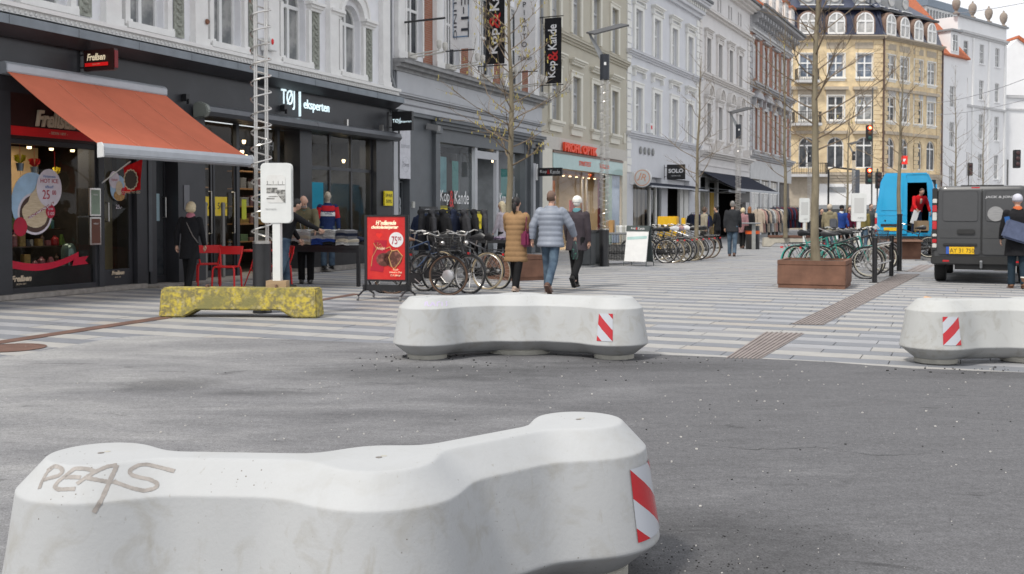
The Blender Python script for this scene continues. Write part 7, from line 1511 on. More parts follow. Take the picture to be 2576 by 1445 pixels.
p = G(2180, 702); bike('black bicycle at the near end of the rack, front wheel by the planter corner', p + Vector((-.98, .50, 0)), p, FBK, T_BLK, STEEL, group=G3, bars=1, lean=-.05)
p = G(2195, 697); bike('teal bicycle with a yellow band on its frame leaning at the rack', p + Vector((-1.0, .46, 0)), p + Vector((-.08, .1, 0)), FTE, T_BLK, CREAMR, group=G3, bars=1, rack=False, lean=.06)
p = G(2005, 694); bike('bicycle with a teal rear mudguard and yellow reflector seen over the planter', p + Vector((0, .1, 0)), p + Vector((.98, .42, 0)), FTE, T_BLK, CREAMR, group=G3, lean=-.04)
p = G(2212, 688); bike('black bicycle with a front basket in the rack', p + Vector((-1.0, .45, 0)), p, FBK, T_BLK, STEEL, basket='front', group=G3, lean=.04)
p = G(2222, 682); bike('dark bicycle with pale rims deeper in the rack', p + Vector((-1.0, .45, 0)), p, FBK, T_BLK, CREAMR, group=G3, lean=-.03)
p = G(2232, 676); bike('grey bicycle farthest back in the rack', p + Vector((-1.0, .45, 0)), p, FGR, T_BLK, STEEL, group=G3, lean=.05)
p = G(2030, 690); bike('green bicycle behind the planter trunk', p + Vector((.0, .3, 0)), p + Vector((.95, .52, 0)), FGN, T_BLK, STEEL, group=G3, lean=.05)
G4 = 'bicycles before the blue van'
for k, (u, v, lb) in enumerate(((2243, 640, 'bicycle with a cream rim standing left of the bench planter'), (2290, 636, 'dark bicycle between the bench planter and the blue van'), (2335, 648, 'dark bicycle half hidden by the dark van'), (2318, 636, 'dark bicycle with a brown box on its rack, under the red-jacketed worker'))):
    bike(lb, G(u, v), G(u, v) + Vector((.95 if k != 2 else -.9, .5, 0)), FBK, T_BLK, (CREAMR, STEEL)[k % 2], group=G4, lean=(.05, -.04)[k % 2], basket='rear' if k == 1 else None)
o = MB().box(-.2, -.15, 0, .2, .15, .34).build('carton', mat('brown_card', (.24, .17, .10), .85), bevel=.008); o.location = at(2318, 560, 35.0); o.location.z = .86; tag(o, 'brown carton below the worker in the blue van', 'box')
# ================= VANS
def rsec(hw0, hw1, z0, z1, r0, r1, n=5, belt=None):
    """closed outline of a van section, wider at belt height"""
    P = []
    def arc(cx, cz, r, a0, a1):
        for k in range(n + 1): a = a0 + (a1 - a0) * k / n; P.append((cx + r * math.cos(a), cz + r * math.sin(a)))
    arc(hw0 - r0, z0 + r0, r0, -PI/2, 0); bz = belt or z0 + (z1 - z0) * .38; P.append((hw0 + .01, bz)); arc(hw1 - r1, z1 - r1, r1, .08, PI/2); arc(-hw1 + r1, z1 - r1, r1, PI/2, PI - .08); P.append((-hw0 - .01, bz)); arc(-hw0 + r0, z0 + r0, r0, PI, 1.5*PI); return P
def van_body(r, secs, m, name='body'):
    b = MB(); rings = [[(x, y, z) for x, z in rsec(*s)] for y, *s in secs]; n = len(rings[0]); vs = [p for q in rings for p in q]
    fs = [(i*n+k, i*n+(k+1)%n, (i+1)*n+(k+1)%n, (i+1)*n+k) for i in range(len(rings)-1) for k in range(n)] + [tuple(range(n-1, -1, -1)), tuple((len(rings)-1)*n+k for k in range(n))]
    b.add(vs, fs); return b.build(name, m, r, smooth=True)
def wheel(r, x, y, rad=.34, w=.22):
    o = MB().lathe([(rad*.6, -w/2), (rad*.93, -w/2), (rad, -w/2+.03), (rad, w/2-.03), (rad*.93, w/2), (rad*.6, w/2)], 28, axis='x').build('wheel', DARK, r, smooth=True, loc=(x, y, rad)); MB().lathe([(.05, -w/2+.02), (rad*.6, -w/2+.01), (rad*.6, w/2-.01), (.05, w/2-.02)], 20, axis='x').build('rim', mat('wheel_rim', (.35, .35, .36), .4, .6), o)
DG = mat('anthracite_van_paint', (.055, .056, .058), .38, var=.08, sc=2, coat=.3); PLB = mat('black_plastic', (.022, .022, .022), .6); LR = mat('red_lamp_glass', (.50, .01, .015), .2, coat=.5); LWh = mat('clear_lamp_glass', (.62, .60, .56), .2, coat=.5)
vp = at(2468, 690, 21.0); v = thing('dark_van', 'dark grey delivery van parked with its rear doors towards the camera', 'van', (vp.x, vp.y, 0), -R(25.5))
van_body(v, [(-.02, .88, .78, .42, 1.93, .06, .12), (.03, .93, .84, .38, 1.985, .08, .14), (.25, .955, .87, .36, 2.0, .08, .15), (3.4, .955, .87, .36, 2.02, .08, .15), (3.9, .95, .80, .36, 1.9, .08, .2), (4.5, .93, .70, .36, 1.25, .1, .2), (4.95, .85, .62, .4, 1.05, .1, .2)], DG)
for s in (-1, 1):
    q = MB(); q.prism(rrect(.80, 1.32, .05, 4, s * .415, 1.245), -.045, -.02, axis='y'); dr = q.build('rear_door', DG, v, bevel=.01)
    q = MB(); q.prism(rrect(.66, .62, .06, 5, s * .40, 1.575), -.058, -.044, axis='y'); q.build('door_panel', mat('anthracite_panel', (.072, .073, .076), .35, var=.05), dr, bevel=.01)
    MB().box(s * .02 + (0 if s > 0 else -.76), -.056, .93, s * .02 + (.76 if s > 0 else 0), -.045, .965).build('crease', DG, dr)
    for z0, z1, m_ in ((1.64, 1.73, LWh), (1.46, 1.60, LR), (1.28, 1.45, LWh), (1.10, 1.27, LR), (.95, 1.01, LWh), (.82, .90, LR), (.72, .81, LWh)): MB().box(s * .885 - .042, -.05, z0, s * .885 + .042, .06, z1).build('tail_lamp', m_, v, bevel=.01)
    MB().box(s * .885 - .05, -.035, .66, s * .885 + .05, .05, 1.95).build('corner_pillar', PLB, v, bevel=.01); wheel(v, s * .80, .75); wheel(v, s * .80, 4.0)
    MB().box(s * .66 - .06, -.105, .44, s * .66 + .06, -.09, .475).build('reflector', LR, v); 
q = MB(); q.prism(rrect(1.9, .17, .05, 4, 0, .47), -.10, .2, axis='y'); q.build('bumper', PLB, v, bevel=.02); MB().box(-.5, -.02, .28, .5, .3, .40).build('underbody', PLB, v); b = MB(); b.tube([(0, .1, .36), (0, -.14, .34), (0, -.17, .42)], .025, 8); b.ball((0, -.17, .45), .03, 8); b.build('tow_ball', GREY, v)
q = MB(); q.prism(rrect(.34, .10, .04, 4, -.29, 1.055), -.085, -.05, axis='y'); q.build('door_handle', PLB, v, bevel=.01); MB().box(-.72, -.075, .765, -.08, -.045, .815).build('plate_lamp_bar', PLB, v, bevel=.01)
pl = MB().box(-.66, -.060, .60, -.13, -.05, .745).build('number_plate', mat('plate_yellow', (.82, .50, .01), .45), v, bevel=.004); MB().box(-.66, -.064, .60, -.60, -.060, .745).build('plate_band', mat('plate_blue', (.03, .10, .45), .5), pl); lettering('AY 31 750', .1, mat('plate_ink', (.10, .06, .01), .6), pl, (-.36, -.063, .672), depth=.002, fit=(.46, .085))
lettering('JACK & JONES', .1, mat('silver_letters', (.42, .42, .43), .5), v, (.35, -.062, 1.755), depth=.003, fit=(.58, .06), bold=.004, shear=.1); q = MB().lathe([(.15, -.064), (.15, -.059)], 28, c=(.255, 0, 1.42), axis='y').build('round_sticker', mat('grey_sticker', (.24, .24, .245), .5, col2=(.33, .33, .33), sc=7, stretch=(1, 1, 6)), v)
MB().box(-.20, -.01, 1.925, -.04, .03, 1.965).build('brake_light', LR, v, bevel=.006); MB().box(-.008, -.05, .6, .008, -.043, 1.92).build('door_gap', PLB, v); MB().tube([(-.4, .1, 2.0), (.4, .1, 2.0)], .01, 4).build('roof_rail', PLB, v)
BL = mat('bright_blue_van_paint', (.02, .38, .68), .25, var=.05, sc=1.5, coat=.4); BV = at(2278, 640, 36.); bv_ = thing('blue_van', 'bright blue high-roofed van with its right rear door open and a worker inside', 'van', (BV.x, BV.y, 0), -R(23))
b = MB()   # shell with open right rear: side walls, roof, left door
def pan(P, y0, y1, m=0): b.prism(P, y0, y1, m, axis='y')
pan([(-.99, .62), (-.93, .62), (-.93, 1.5), (-.80, 2.5), (-.68, 2.78), (-.70, 2.84), (-.84, 2.55), (-.99, 1.5)], 0, 4.6); pan([(.93, .62), (.99, .62), (.99, 1.5), (.84, 2.55), (.70, 2.84), (.68, 2.78), (.80, 2.5), (.93, 1.5)], 0, 4.6)
pan([(-.70, 2.77), (.70, 2.77), (.66, 2.86), (-.66, 2.86)], 0, 4.3); pan([(-.93, .62), (.93, .62), (.93, .78), (-.93, .78)], 0, 4.6); pan([(.02, 2.52), (.80, 2.52), (.69, 2.80), (.02, 2.80)], 0, .06); pan([(.72, .78), (.94, .78), (.94, 1.5), (.80, 2.52), (.66, 2.52), (.74, 1.5)], 0, .06); b.build('body', BL, bv_)
q = MB(); q.prism([(-.955, .72), (.04, .72), (.04, 2.52), (.0, 2.78), (-.69, 2.78), (-.81, 2.5), (-.955, 1.5)], -.04, .02, axis='y'); dr = q.build('rear_door', BL, bv_, bevel=.012); q = MB(); q.prism([(-.80, 1.55), (-.10, 1.55), (-.10, 2.42), (-.70, 2.42)], -.055, -.039, axis='y'); q.build('door_panel', BL, dr, bevel=.02); MB().box(-.90, -.05, 1.38, .0, -.038, 1.42).build('crease', BL, dr)
MB().box(.96, -.78, .72, 1.0, -.02, 2.45).build('open_door', BL, bv_, bevel=.015); MB().box(-.9, 4.5, .78, .9, 4.6, 2.75).build('bulkhead', MC['black_room'], bv_); MB().box(-.92, .08, .785, .92, 4.5, .80).build('cargo_floor', PLB, bv_)
q = MB(); q.quad((-.92, .1, .8), (-.92, 4.5, .8), (-.72, 4.5, 2.74), (-.72, .1, 2.74)); q.quad((.92, .1, .8), (.92, 4.5, .8), (.72, 4.5, 2.74), (.72, .1, 2.74)); q.quad((-.7, .1, 2.75), (.7, .1, 2.75), (.7, 4.5, 2.75), (-.7, 4.5, 2.75)); q.build('dark_lining', MC['black_room'], bv_, fix=False)
for z0, z1, m_ in ((1.30, 1.46, LWh), (1.08, 1.29, LR), (.90, 1.07, LWh), (.80, .89, LR)): MB().box(-1.02, -.03, z0, -.93, .08, z1).build('tail_lamp', m_, bv_, bevel=.01)
MB().box(-.82, -.07, 1.0, -.25, -.045, 1.08).build('plate_lamp_bar', PLB, bv_); MB().box(-.72, -.065, .84, -.30, -.05, .96).build('number_plate', MC['plate_yellow'], bv_); MB().box(-1., -.15, .45, 1., .1, .66).build('bumper', PLB, bv_, bevel=.02)
for s in (-1, 1): wheel(bv_, s * .82, .9, .36); wheel(bv_, s * .82, 3.9, .36)
MB().ball((-.68, -.05, 1.2), (.03, .02, .03), 8).build('door_lock', PLB, bv_); MB().box(.15, .5, .8, .42, .9, 1.7).build('yellow_crate', mat('crate_yellow', (.6, .4, .02), .6), bv_)
# ================= PEOPLE
HAIR = {k: mat('hair_' + k, c, .6, var=.35, sc=40, stretch=(4, 4, .6), bump=.4, bsc=60) for k, c in (('black', (.012, .01, .01)), ('brown', (.07, .04, .025)), ('blonde', (.62, .52, .34)), ('grey', (.22, .21, .20)), ('ginger', (.25, .10, .04)), ('white', (.7, .68, .64)))}
EYE = mat('eye_dark', (.02, .015, .012), .2); LIP = mat('lip', (.38, .13, .11), .5)
def rotx(v, a): c, s = math.cos(a), math.sin(a); return Vector((v.x, v.y * c - v.z * s, v.y * s + v.z * c))
def person(label, p, face, h=1.72, legs=((18, 8), (-16, 14)), arms=((12, 8, 20), (-12, 8, 15)), lean=2., head=(0, 0), top=None, bottom=None, shoe=None, hair='brown', hairstyle='short', skin=SKIN, hem=.86, puff=0, bulk=1., hood=False, hat=None, skirt=False, scarf=None, fine=False, cat='person', z=0., sleeve=1.):
    """face = heading the person looks along (radians from +Y, clockwise); legs/arms = (swing, bend) / (swing, spread, elbow) in degrees, left then right"""
    k = h / 1.75; r = thing('person', label, cat, (p[0], p[1], z), -face); vox = (.011 if fine else .018) * k
    pel = Vector((0, 0, .93)) * k; L_ = R(lean)
    def up(v): return pel + rotx(Vector(v) * k, -L_)          # upper body point, relative to the pelvis
    J = {}
    feet = []
    for i, s in enumerate((-1, 1)):
        sw, bd = legs[i]; hip = pel + Vector((s * .085, 0, -.03)) * k; a = R(sw); kn = hip + Vector((s * .01, math.sin(a), -math.cos(a))) * .43 * k; a2 = a - R(bd); an = kn + Vector((0, math.sin(a2), -math.cos(a2))) * .43 * k; J[i] = (hip, kn, an, a2); feet.append(an.z - (.075 + max(0, -math.sin(a2)) * .06) * k)
    dz = -min(feet)
    for i in J: J[i] = tuple(q + Vector((0, 0, dz)) if isinstance(q, Vector) else q for q in J[i])
    pel = pel + Vector((0, 0, dz))
    neck = up((0, .0, .56)); hc = up((0, .015 + .0, .715)) + Vector((0, math.sin(R(head[0])) * .07 * k, -(1 - math.cos(R(head[0]))) * .05 * k))
    Hm = Matrix.Translation(hc) @ Matrix.Rotation(-R(head[1]), 4, 'Z') @ Matrix.Rotation(-R(head[0]) - L_ * .4, 4, 'X')
    b = MB(); bk = bulk
    b.tube([up((0, 0, -.08)), up((0, 0, .05)), up((0, .01, .22)), up((0, .01, .38)), up((0, 0, .47)), up((0, 0, .52))], [(.10*k, .15*k), (.095*k, .145*k), (.09*k, .13*k), (.10*k, .155*k), (.08*k, .15*k), (.05*k, .07*k)], 16)
    b.tube([up((0, -.005, .48)), neck, up((0, .01, .64))], [.058 * k, .052 * k, .05 * k], 12)
    hb = MB(); hb.M = Hm; hb.ball((0, 0, .015*k), (.074*k, .093*k, .105*k), 16); hb.ball((0, .022*k, -.045*k), (.052*k, .062*k, .065*k), 12); hb.ball((0, .098*k, -.012*k), (.012*k, .02*k, .024*k), 8); hb.ball((0, .08*k, .03*k), (.05*k, .02*k, .012*k), 8)
    for s in (-1, 1): hb.ball((s*.076*k, -.005*k, -.005*k), (.012*k, .022*k, .032*k), 8)
    hb.M = Matrix.Identity(4); b.v += hb.v and []; o_ = len(b.v); b.v += hb.v; b.f += [tuple(i + o_ for i in f) for f in hb.f]; b.m += hb.m
    A = []
    for i, s in enumerate((-1, 1)):
        sw, sp, el = arms[i]; sh = up((s * .175 * (.5 + .5 * bk), 0, .475)); a = R(sw) + L_ * .0; c = R(sp)
        d = Vector((s * math.sin(c), math.sin(a) * math.cos(c), -math.cos(a) * math.cos(c))).normalized(); e = sh + d * .28 * k; a2 = a + R(el); c2 = c * .5
        d2 = Vector((s * math.sin(c2) * .6 - s * .12 * math.sin(R(el)), math.sin(a2), -math.cos(a2))).normalized(); w = e + d2 * .25 * k; A.append((sh, e, w, d2, s))
        b.tube([sh - d * .02 * k, sh.lerp(e, .5), e, e.lerp(w, .4), w], [.05*k, .046*k, .038*k, .037*k, .026*k], 10)
        pm = w + d2 * .045 * k; b.tube([w, pm, w + d2 * .085 * k], [(.02*k, .026*k), (.018*k, .040*k), (.014*k, .036*k)], 8)
        hip, kn, an, a2_ = J[i]; b.tube([hip, hip.lerp(kn, .5), kn, kn.lerp(an, .35), an], [.085*k, .075*k, .055*k, .052*k, .036*k], 10); b.tube([an, an + Vector((0, .02, -.05)) * k, an + Vector((0, .15, -.06)) * k], [.036*k, .034*k, .025*k], 8)
    me = remesh(b.mesh('body', skin), vox * 1.1, 2)
    # fingers grow out of the palm and curl
    f = MB()
    for sh, e, w, d2, s in A:
        side = d2.cross(Vector((s, 0, 0))); side = side.normalized() if side.length > .01 else Vector((0, 1, 0)); inn = Vector((-s, 0, 0)); inn = (inn - d2 * inn.dot(d2)).normalized()
        for q, (off, ln) in enumerate(((-.030, .062), (-.011, .075), (.010, .072), (.030, .056))):
            a_ = w + (d2 * .075 + side * off) * k; f.tube([a_, a_ + (d2 * ln * .5 + inn * .008) * k, a_ + (d2 * ln * .85 + inn * .03) * k], [.0095*k, .0088*k, .007*k], 6)
        a_ = w + (d2 * .03 - side * -.034) * k; f.tube([a_, a_ + (d2 * .03 + side * .02 + inn * .01) * k, a_ + (d2 * .06 + side * .016 + inn * .02) * k], [.011*k, .010*k, .008*k], 6)
    fm_ = f.mesh('f', skin); bm = bmesh.new(); bm.from_mesh(me); bm.from_mesh(fm_); bm.to_mesh(me); bm.free(); me.materials.clear(); me.materials.append(skin)
    for q in me.polygons: q.use_smooth = True
    link('body', me, r)
    for s in (-1, 1): MB().ball(Hm @ Vector((s*.029*k, .088*k, .012*k)), .0095*k, 8).build('eye', EYE, r)
    q = MB(); q.M = Hm; q.ball((0, .084*k, -.055*k), (.022*k, .008*k, .006*k), 8); q.build('mouth', LIP, r)
    # trousers or tights
    t = MB()
    for i in (0, 1):
        hip, kn, an, a2_ = J[i]; w_ = 1.18 if not skirt else 1.04; fl = .058 if not skirt else .042
        t.tube([hip + Vector((0, 0, .06)) * k, hip.lerp(kn, .45), kn, kn.lerp(an, .4), an + Vector((0, 0, -.01))], [.100*k*bk, .084*k*w_/1.1, .066*k*w_, .060*k*w_, fl*k*w_], 12)
    t.ball(pel + Vector((0, -.01, -.0)) * k, (.150*k*bk, .098*k*bk, .11*k), 12); link('trousers', remesh(t.mesh('trousers', bottom), vox * 1.2, 1), r)
    for i, s in enumerate((-1, 1)):
        hip, kn, an, a2_ = J[i]; q = MB(); q.M = Matrix.Translation(an) @ Matrix.Rotation(a2_ * (1 if a2_ < 0 else .6), 4, 'X'); q.tube([(0, -.075*k, -.045*k), (0, -.05*k, -.03*k), (0, .03*k, -.025*k), (0, .11*k, -.045*k), (0, .175*k, -.055*k), (0, .20*k, -.06*k)], [(.02*k, .025*k), (.045*k, .038*k), (.048*k, .042*k), (.034*k, .047*k), (.022*k, .042*k), (.008*k, .02*k)], 12); q.box(-.042*k, -.075*k, -.082*k, .042*k, .18*k, -.068*k); q.build('shoe', shoe, r, smooth=True)
    # jacket or coat: hem height measured from the ground
    c = MB(); zb = hem * k + dz * 0; zl = pel.z; n = 14 if puff else 9; P = []; Q = []
    rp_ = [(0, .115, .165), (.16, .112, .160), (.30, .118, .172), (.40, .118, .185), (.47, .10, .178), (.525, .07, .10), (.57, .062, .075)]
    pts = [(Vector((0, -.005, zb)), .135 * (1 + max(0, .93 - hem) * .35), .175 * (1 + max(0, .93 - hem) * .30))]
    if zb < zl - .1: pts.append((Vector((0, 0, (zb + zl) / 2)), .132, .178))
    for z_, ry, rx in rp_:
        if pel.z + z_ * k > zb + .04: pts.append((up((0, 0, z_)), ry, rx))
    fine_pts = []
    for (a, ra, rb), (e, rc, rd) in zip(pts, pts[1:]):
        m = max(2, int((e - a).length / (.022 if puff else .05))); 
        for j in range(m): ff = j / m; fine_pts.append((a.lerp(e, ff), ra + (rc - ra) * ff, rb + (rd - rb) * ff))
    fine_pts.append(pts[-1]); acc = 0; prev = fine_pts[0][0]; cp, cr = [], []
    for a, ra, rb in fine_pts:
        acc += (a - prev).length; prev = a; g_ = 1 + (puff * (abs(math.sin(PI * acc / .095)) ** .6 - .55) if puff else 0)
        cp.append(a); cr.append((ra * k * bk * g_ * (1.12 if puff else 1.05), rb * k * bk * g_ * (1.08 if puff else 1.04)))
    c.tube(cp, cr, 22)
    for sh, e, w, d2, s in A:
        seg = []; acc = 0; m = 14 if puff else 6; last = sh
        for j in range(m + 1): q = sh.lerp(e, j / m); seg.append((q, .068 - .010 * j / m))
        for j in range(1, m + 1): q = e.lerp(w, j / m * .98); seg.append((q, .058 - .014 * j / m))
        pp, pr2 = [], []
        for q, rad in seg: acc += (q - last).length; last = q; g_ = 1 + (puff * (abs(math.sin(PI * acc / .085)) ** .6 - .55) if puff else 0); pp.append(q); pr2.append(rad * k * (.5 + .5 * bk) * g_ * (1.15 if puff else 1.))
        c.tube(pp, pr2, 12); c.ball(sh + Vector((0, 0, -.005)), .074*k*(.5+.5*bk), 10)
    if hood: q = up((0, -.085, .50)); c.ball(q, (.12*k, .075*k, .085*k), 12)
    co = link('coat', remesh(c.mesh('coat', top), vox if puff or fine else vox * 1.2, 1), r)
    if skirt: pass
    # hair
    if hairstyle and hair:
        q = MB(); q.M = Hm; m_ = HAIR[hair]
        if hairstyle == 'short': q.ball((0, -.016*k, .030*k), (.079*k, .094*k, .100*k), 16); q.ball((0, -.04*k, -.02*k), (.070*k, .062*k, .06*k), 12)
        elif hairstyle == 'bob': q.ball((0, -.02*k, .03*k), (.094*k, .100*k, .102*k), 16); q.tube([(0, -.03*k, .03*k), (0, -.035*k, -.04*k), (0, -.03*k, -.085*k)], [(.095*k, .098*k), (.09*k, .104*k), (.06*k, .085*k)], 16)
        elif hairstyle == 'pony': q.ball((0, -.018*k, .028*k), (.082*k, .098*k, .102*k), 16); q.tube([(0, -.09*k, -.01*k), (0, -.125*k, -.03*k), (0, -.13*k, -.09*k), (0, -.12*k, -.16*k), (0, -.12*k, -.20*k)], [.03*k, .045*k, .045*k, .03*k, .008*k], 10)
        elif hairstyle == 'long': q.ball((0, -.018*k, .03*k), (.086*k, .098*k, .104*k), 16); q.tube([(0, -.04*k, .03*k), (0, -.05*k, -.08*k), (0, -.05*k, -.2*k)], [(.085*k, .09*k), (.05*k, .10*k), (.03*k, .08*k)], 14)
        elif hairstyle == 'bald': q.tube([(0, -.02*k, -.06*k), (0, -.022*k, -.02*k), (0, -.018*k, .02*k)], [(.068*k, .070*k), (.077*k, .079*k), (.080*k, .077*k)], 16)
        me = remesh(q.mesh('hair', m_), .010*k, 1)
        if hairstyle in ('short', 'bob', 'pony', 'long', 'bald'):      # open the face
            bm = bmesh.new(); bm.from_mesh(me); I = Hm.inverted()
            dl = [v_ for v_ in bm.verts if (I @ v_.co).y > (.035 if hairstyle != 'bald' else .02) * k and (I @ v_.co).z < .062 * k]; bmesh.ops.delete(bm, geom=dl, context='VERTS'); bm.to_mesh(me); bm.free()
        link('hair', me, r)
        if hairstyle == 'pony': q = MB(); q.M = Hm; q.ball((0, -.108*k, -.018*k), (.038*k, .022*k, .03*k), 10); q.build('hair_tie', mat('hair_tie_rose', (.4, .12, .15), .7), r)
    if hairstyle == 'bald' and fine:
        q = MB(); q.M = Hm; q.ball((0, .055*k, -.072*k), (.052*k, .048*k, .040*k), 10); q.build('beard', mat('grey_stubble', (.30, .26, .24), .9), r)
    if hat is not None:
        q = MB(); q.M = Hm; q.ball((0, -.012*k, .045*k), (.094*k, .108*k, .095*k), 18); q.tube([(0, -.01*k, .002*k), (0, -.01*k, .03*k)], [(.104*k, .092*k), (.108*k, .096*k)], 18); link('hat', remesh(q.mesh('hat', hat), .010*k, 1), r)
    if scarf is not None: MB().tube([up((0, 0, .51)), up((0, .0, .56)), up((0, .005, .60))], [(.085*k, .095*k), (.088*k, .09*k), (.07*k, .072*k)], 14).build('scarf', scarf, r, smooth=True)
    r['_'] = 0; del r['_']
    return r, up, A, Hm, J, k
JB = cloth('black_wool', (.014, .014, .016)); DJ = cloth('blue_denim', (.035, .085, .16), col2=(.09, .17, .27), sc=5, thr=(.35, .7)) if False else mat('blue_denim', (.028, .05, .085), .9, col2=(.10, .15, .20), sc=5, thr=(.35, .7), bump=.3, bsc=140)
BT = cloth('black_trousers', (.012, .012, .013)); BS = mat('black_leather', (.02, .018, .017), .45); BRS = mat('brown_shoe_leather', (.13, .07, .05), .6); TAN = cloth('camel_padded_nylon', (.30, .185, .095), sc=4); GPUF = mat('grey_blue_nylon', (.22, .245, .295), .55, var=.10, sc=5); PLUM = cloth('plum_black_wool', (.055, .045, .052)); OLV = cloth('olive_shell', (.125, .11, .065)); WHT = cloth('white_knit', (.78, .77, .72))
def bag(r, kind, m, c, s=(.3, .12, .22), strap=None, name='handbag', rot=None):
    q = MB(); w, d, h = s; 
    if rot: q.M = Matrix.Translation(c) @ Matrix.Rotation(rot, 4, 'Z'); c0 = Vector((0, 0, 0))
    else: c0 = Vector(c)
    q.box(c0.x - w/2, c0.y - d/2, c0.z - h, c0.x + w/2, c0.y + d/2, c0.z); return q.build(name, m, r, bevel=min(s) * .28, smooth=True)
def hold(name, label, cat, r): pass
def top_level(o, r, label, cat):
    """a thing carried by someone stays a thing of its own"""
    bpy.context.view_layer.update(); M = o.matrix_world.copy(); o.parent = None; o.matrix_world = M; return tag(o, label, cat)
ST = R(24)
# elderly woman by the doors
r, up, A, Hm, J, k = person('elderly woman with a blonde bob and long black coat walking to the shops', G(478, 736), R(8), 1.60, ((10, 6), (-14, 12)), ((-18, 14, 20), (10, 8, 12)), 6, (4, 0), JB, BT, BS, 'blonde', 'bob', hem=.66, bulk=1.05, scarf=cloth('pink_scarf', (.42, .16, .20)), fine=True)
q = MB(); q.tube([up((-.12, .10, .50)), up((-.10, -.02, .53)), up((-.02, -.125, .40)), up((.12, -.13, .15)), up((.2, -.06, .02))], (.004, .014), 6); q.tube if 0 else None; q.build('bag_strap', mat('grey_strap', (.22, .20, .19), .7), r)
# bending man at the table
r, up, A, Hm, J, k = person('bald grey-bearded man in an olive jacket bending over the sales table', G(762, 716) + Vector((0, .35, 0)), PI + R(-4), 1.82, ((6, 4), (4, 8)), ((42, 14, 12), (42, 10, 12)), 24, (34, 0), OLV, BT, BS, 'grey', 'bald', hem=.80, bulk=1.12, fine=True)
q = MB(); q.tube([up((0, .125, .10)), up((0, .135, .30)), up((0, .10, .50))], .006, 4); q.build('zip', mat('orange_zip', (.62, .18, .06), .6), r); [MB().tube([up((s*.07, .132, .18)), up((s*.085, .13, .36))], .007, 4).build('chest_zip', mat('pale_zip', (.6, .6, .6), .5), r) for s in (-1, 1)]; MB().tube([up((0, .0, .51)), up((0, .01, .57))], [(.075*k, .08*k), (.07*k, .075*k)], 12).build('neck_warmer', mat('teal_neck', (.12, .18, .16), .9), r)
# person hidden by the stand
r, up, A, Hm, J, k = person('person in a black top and jeans, mostly hidden by the white stand', G(716, 728), R(55), 1.70, ((8, 4), (-10, 6)), ((25, 10, 10), (55, 20, 10)), 18, (20, 0), JB, DJ, BS, 'black', 'short', hem=.90)
# walkers
r, up, A, Hm, J, k = person('woman with a black ponytail in a long tan padded coat, walking away', G(1298, 734), ST * .9, 1.70, ((20, 10), (-14, 8)), ((30, 10, 40), (15, 8, 30)), 1, (0, 0), TAN, BT, mat('beige_shoe', (.50, .38, .30), .6), 'black', 'pony', hem=.56, puff=.075, bulk=1.10, fine=True)
PUR = mat('magenta_leather', (.16, .015, .06), .4); o = bag(r, '', PUR, up((.24, -.06, .19)), (.14, .30, .28), name='handbag'); top_level(o, r, 'magenta leather handbag on the shoulder of the tan-coated woman', 'handbag')
for s in (-.06, .06): MB().tube([up((.24, s - .06, .19)), up((.23, s * .5 - .03, .45)), up((.20, -.0 + s * .3, .545)), up((.17, s * .4 + .02, .45))], .008, 6).build('handle', PUR, o).matrix_world = r.matrix_basis
r, up, A, Hm, J, k = person('man with cropped hair in a grey-blue puffer jacket and jeans, walking away', G(1385, 737), ST * .9, 1.79, ((10, 6), (-16, 22)), ((-16, 24, 18), (14, 30, 22)), 3, (2, 12), GPUF, DJ, BRS, 'brown', 'bald', hem=.80, puff=.10, bulk=1.24, fine=True)
q = MB(); q.M = Hm; q.ball((0, -.014*k, .03*k), (.078*k, .092*k, .098*k), 16); me = remesh(q.mesh('cropped_hair', mat('cropped_hair', (.16, .10, .075), .8)), .01, 1); bm = bmesh.new(); bm.from_mesh(me); I = Hm.inverted(); bmesh.ops.delete(bm, geom=[v_ for v_ in bm.verts if (I @ v_.co).y > .03*k], context='VERTS'); bm.to_mesh(me); bm.free(); link('cropped_hair', me, r)
w = A[1][2]; q = MB(); q.M = r.matrix_basis; c = w + Vector((.0, .02, -.20)); q.tube([c + Vector((0, 0, .14)), c + Vector((0, .0, .02)), c + Vector((0, 0, -.14)), c + Vector((0, 0, -.22))], [(.02, .01), (.10, .04), (.12, .06), (.08, .04)], 10); o = q.build('shopping_bag', mat('dark_patterned_bag', (.015, .02, .025), .5, col2=(.08, .35, .22), sc=22, thr=(.58, .64)), smooth=True); tag(o, 'small dark patterned bag in the right hand of the man in the puffer jacket', 'bag')
r, up, A, Hm, J, k = person('woman in a white knitted hat and a dark plum wool coat, walking away', G(1450, 724), ST * .95, 1.73, ((16, 6), (-18, 30)), ((8, 8, 12), (-4, 10, 10)), 3, (0, 0), PLUM, BT, BS, 'white', 'short', hem=.72, bulk=1.14, hat=WHT, scarf=mat('teal_scarf', (.10, .25, .28), .9), fine=True)
r, up, A, Hm, J, k = person('grey-haired man in a dark wool coat and jeans walking away by the third lamp post', G(1842, 645), ST * .8, 1.82, ((6, 4), (-8, 12)), ((-6, 10, 10), (8, 10, 16)), 2, (0, 0), cloth('charcoal_wool', (.03, .032, .036)), DJ, BRS, 'grey', 'short', hem=.78, bulk=1.12)
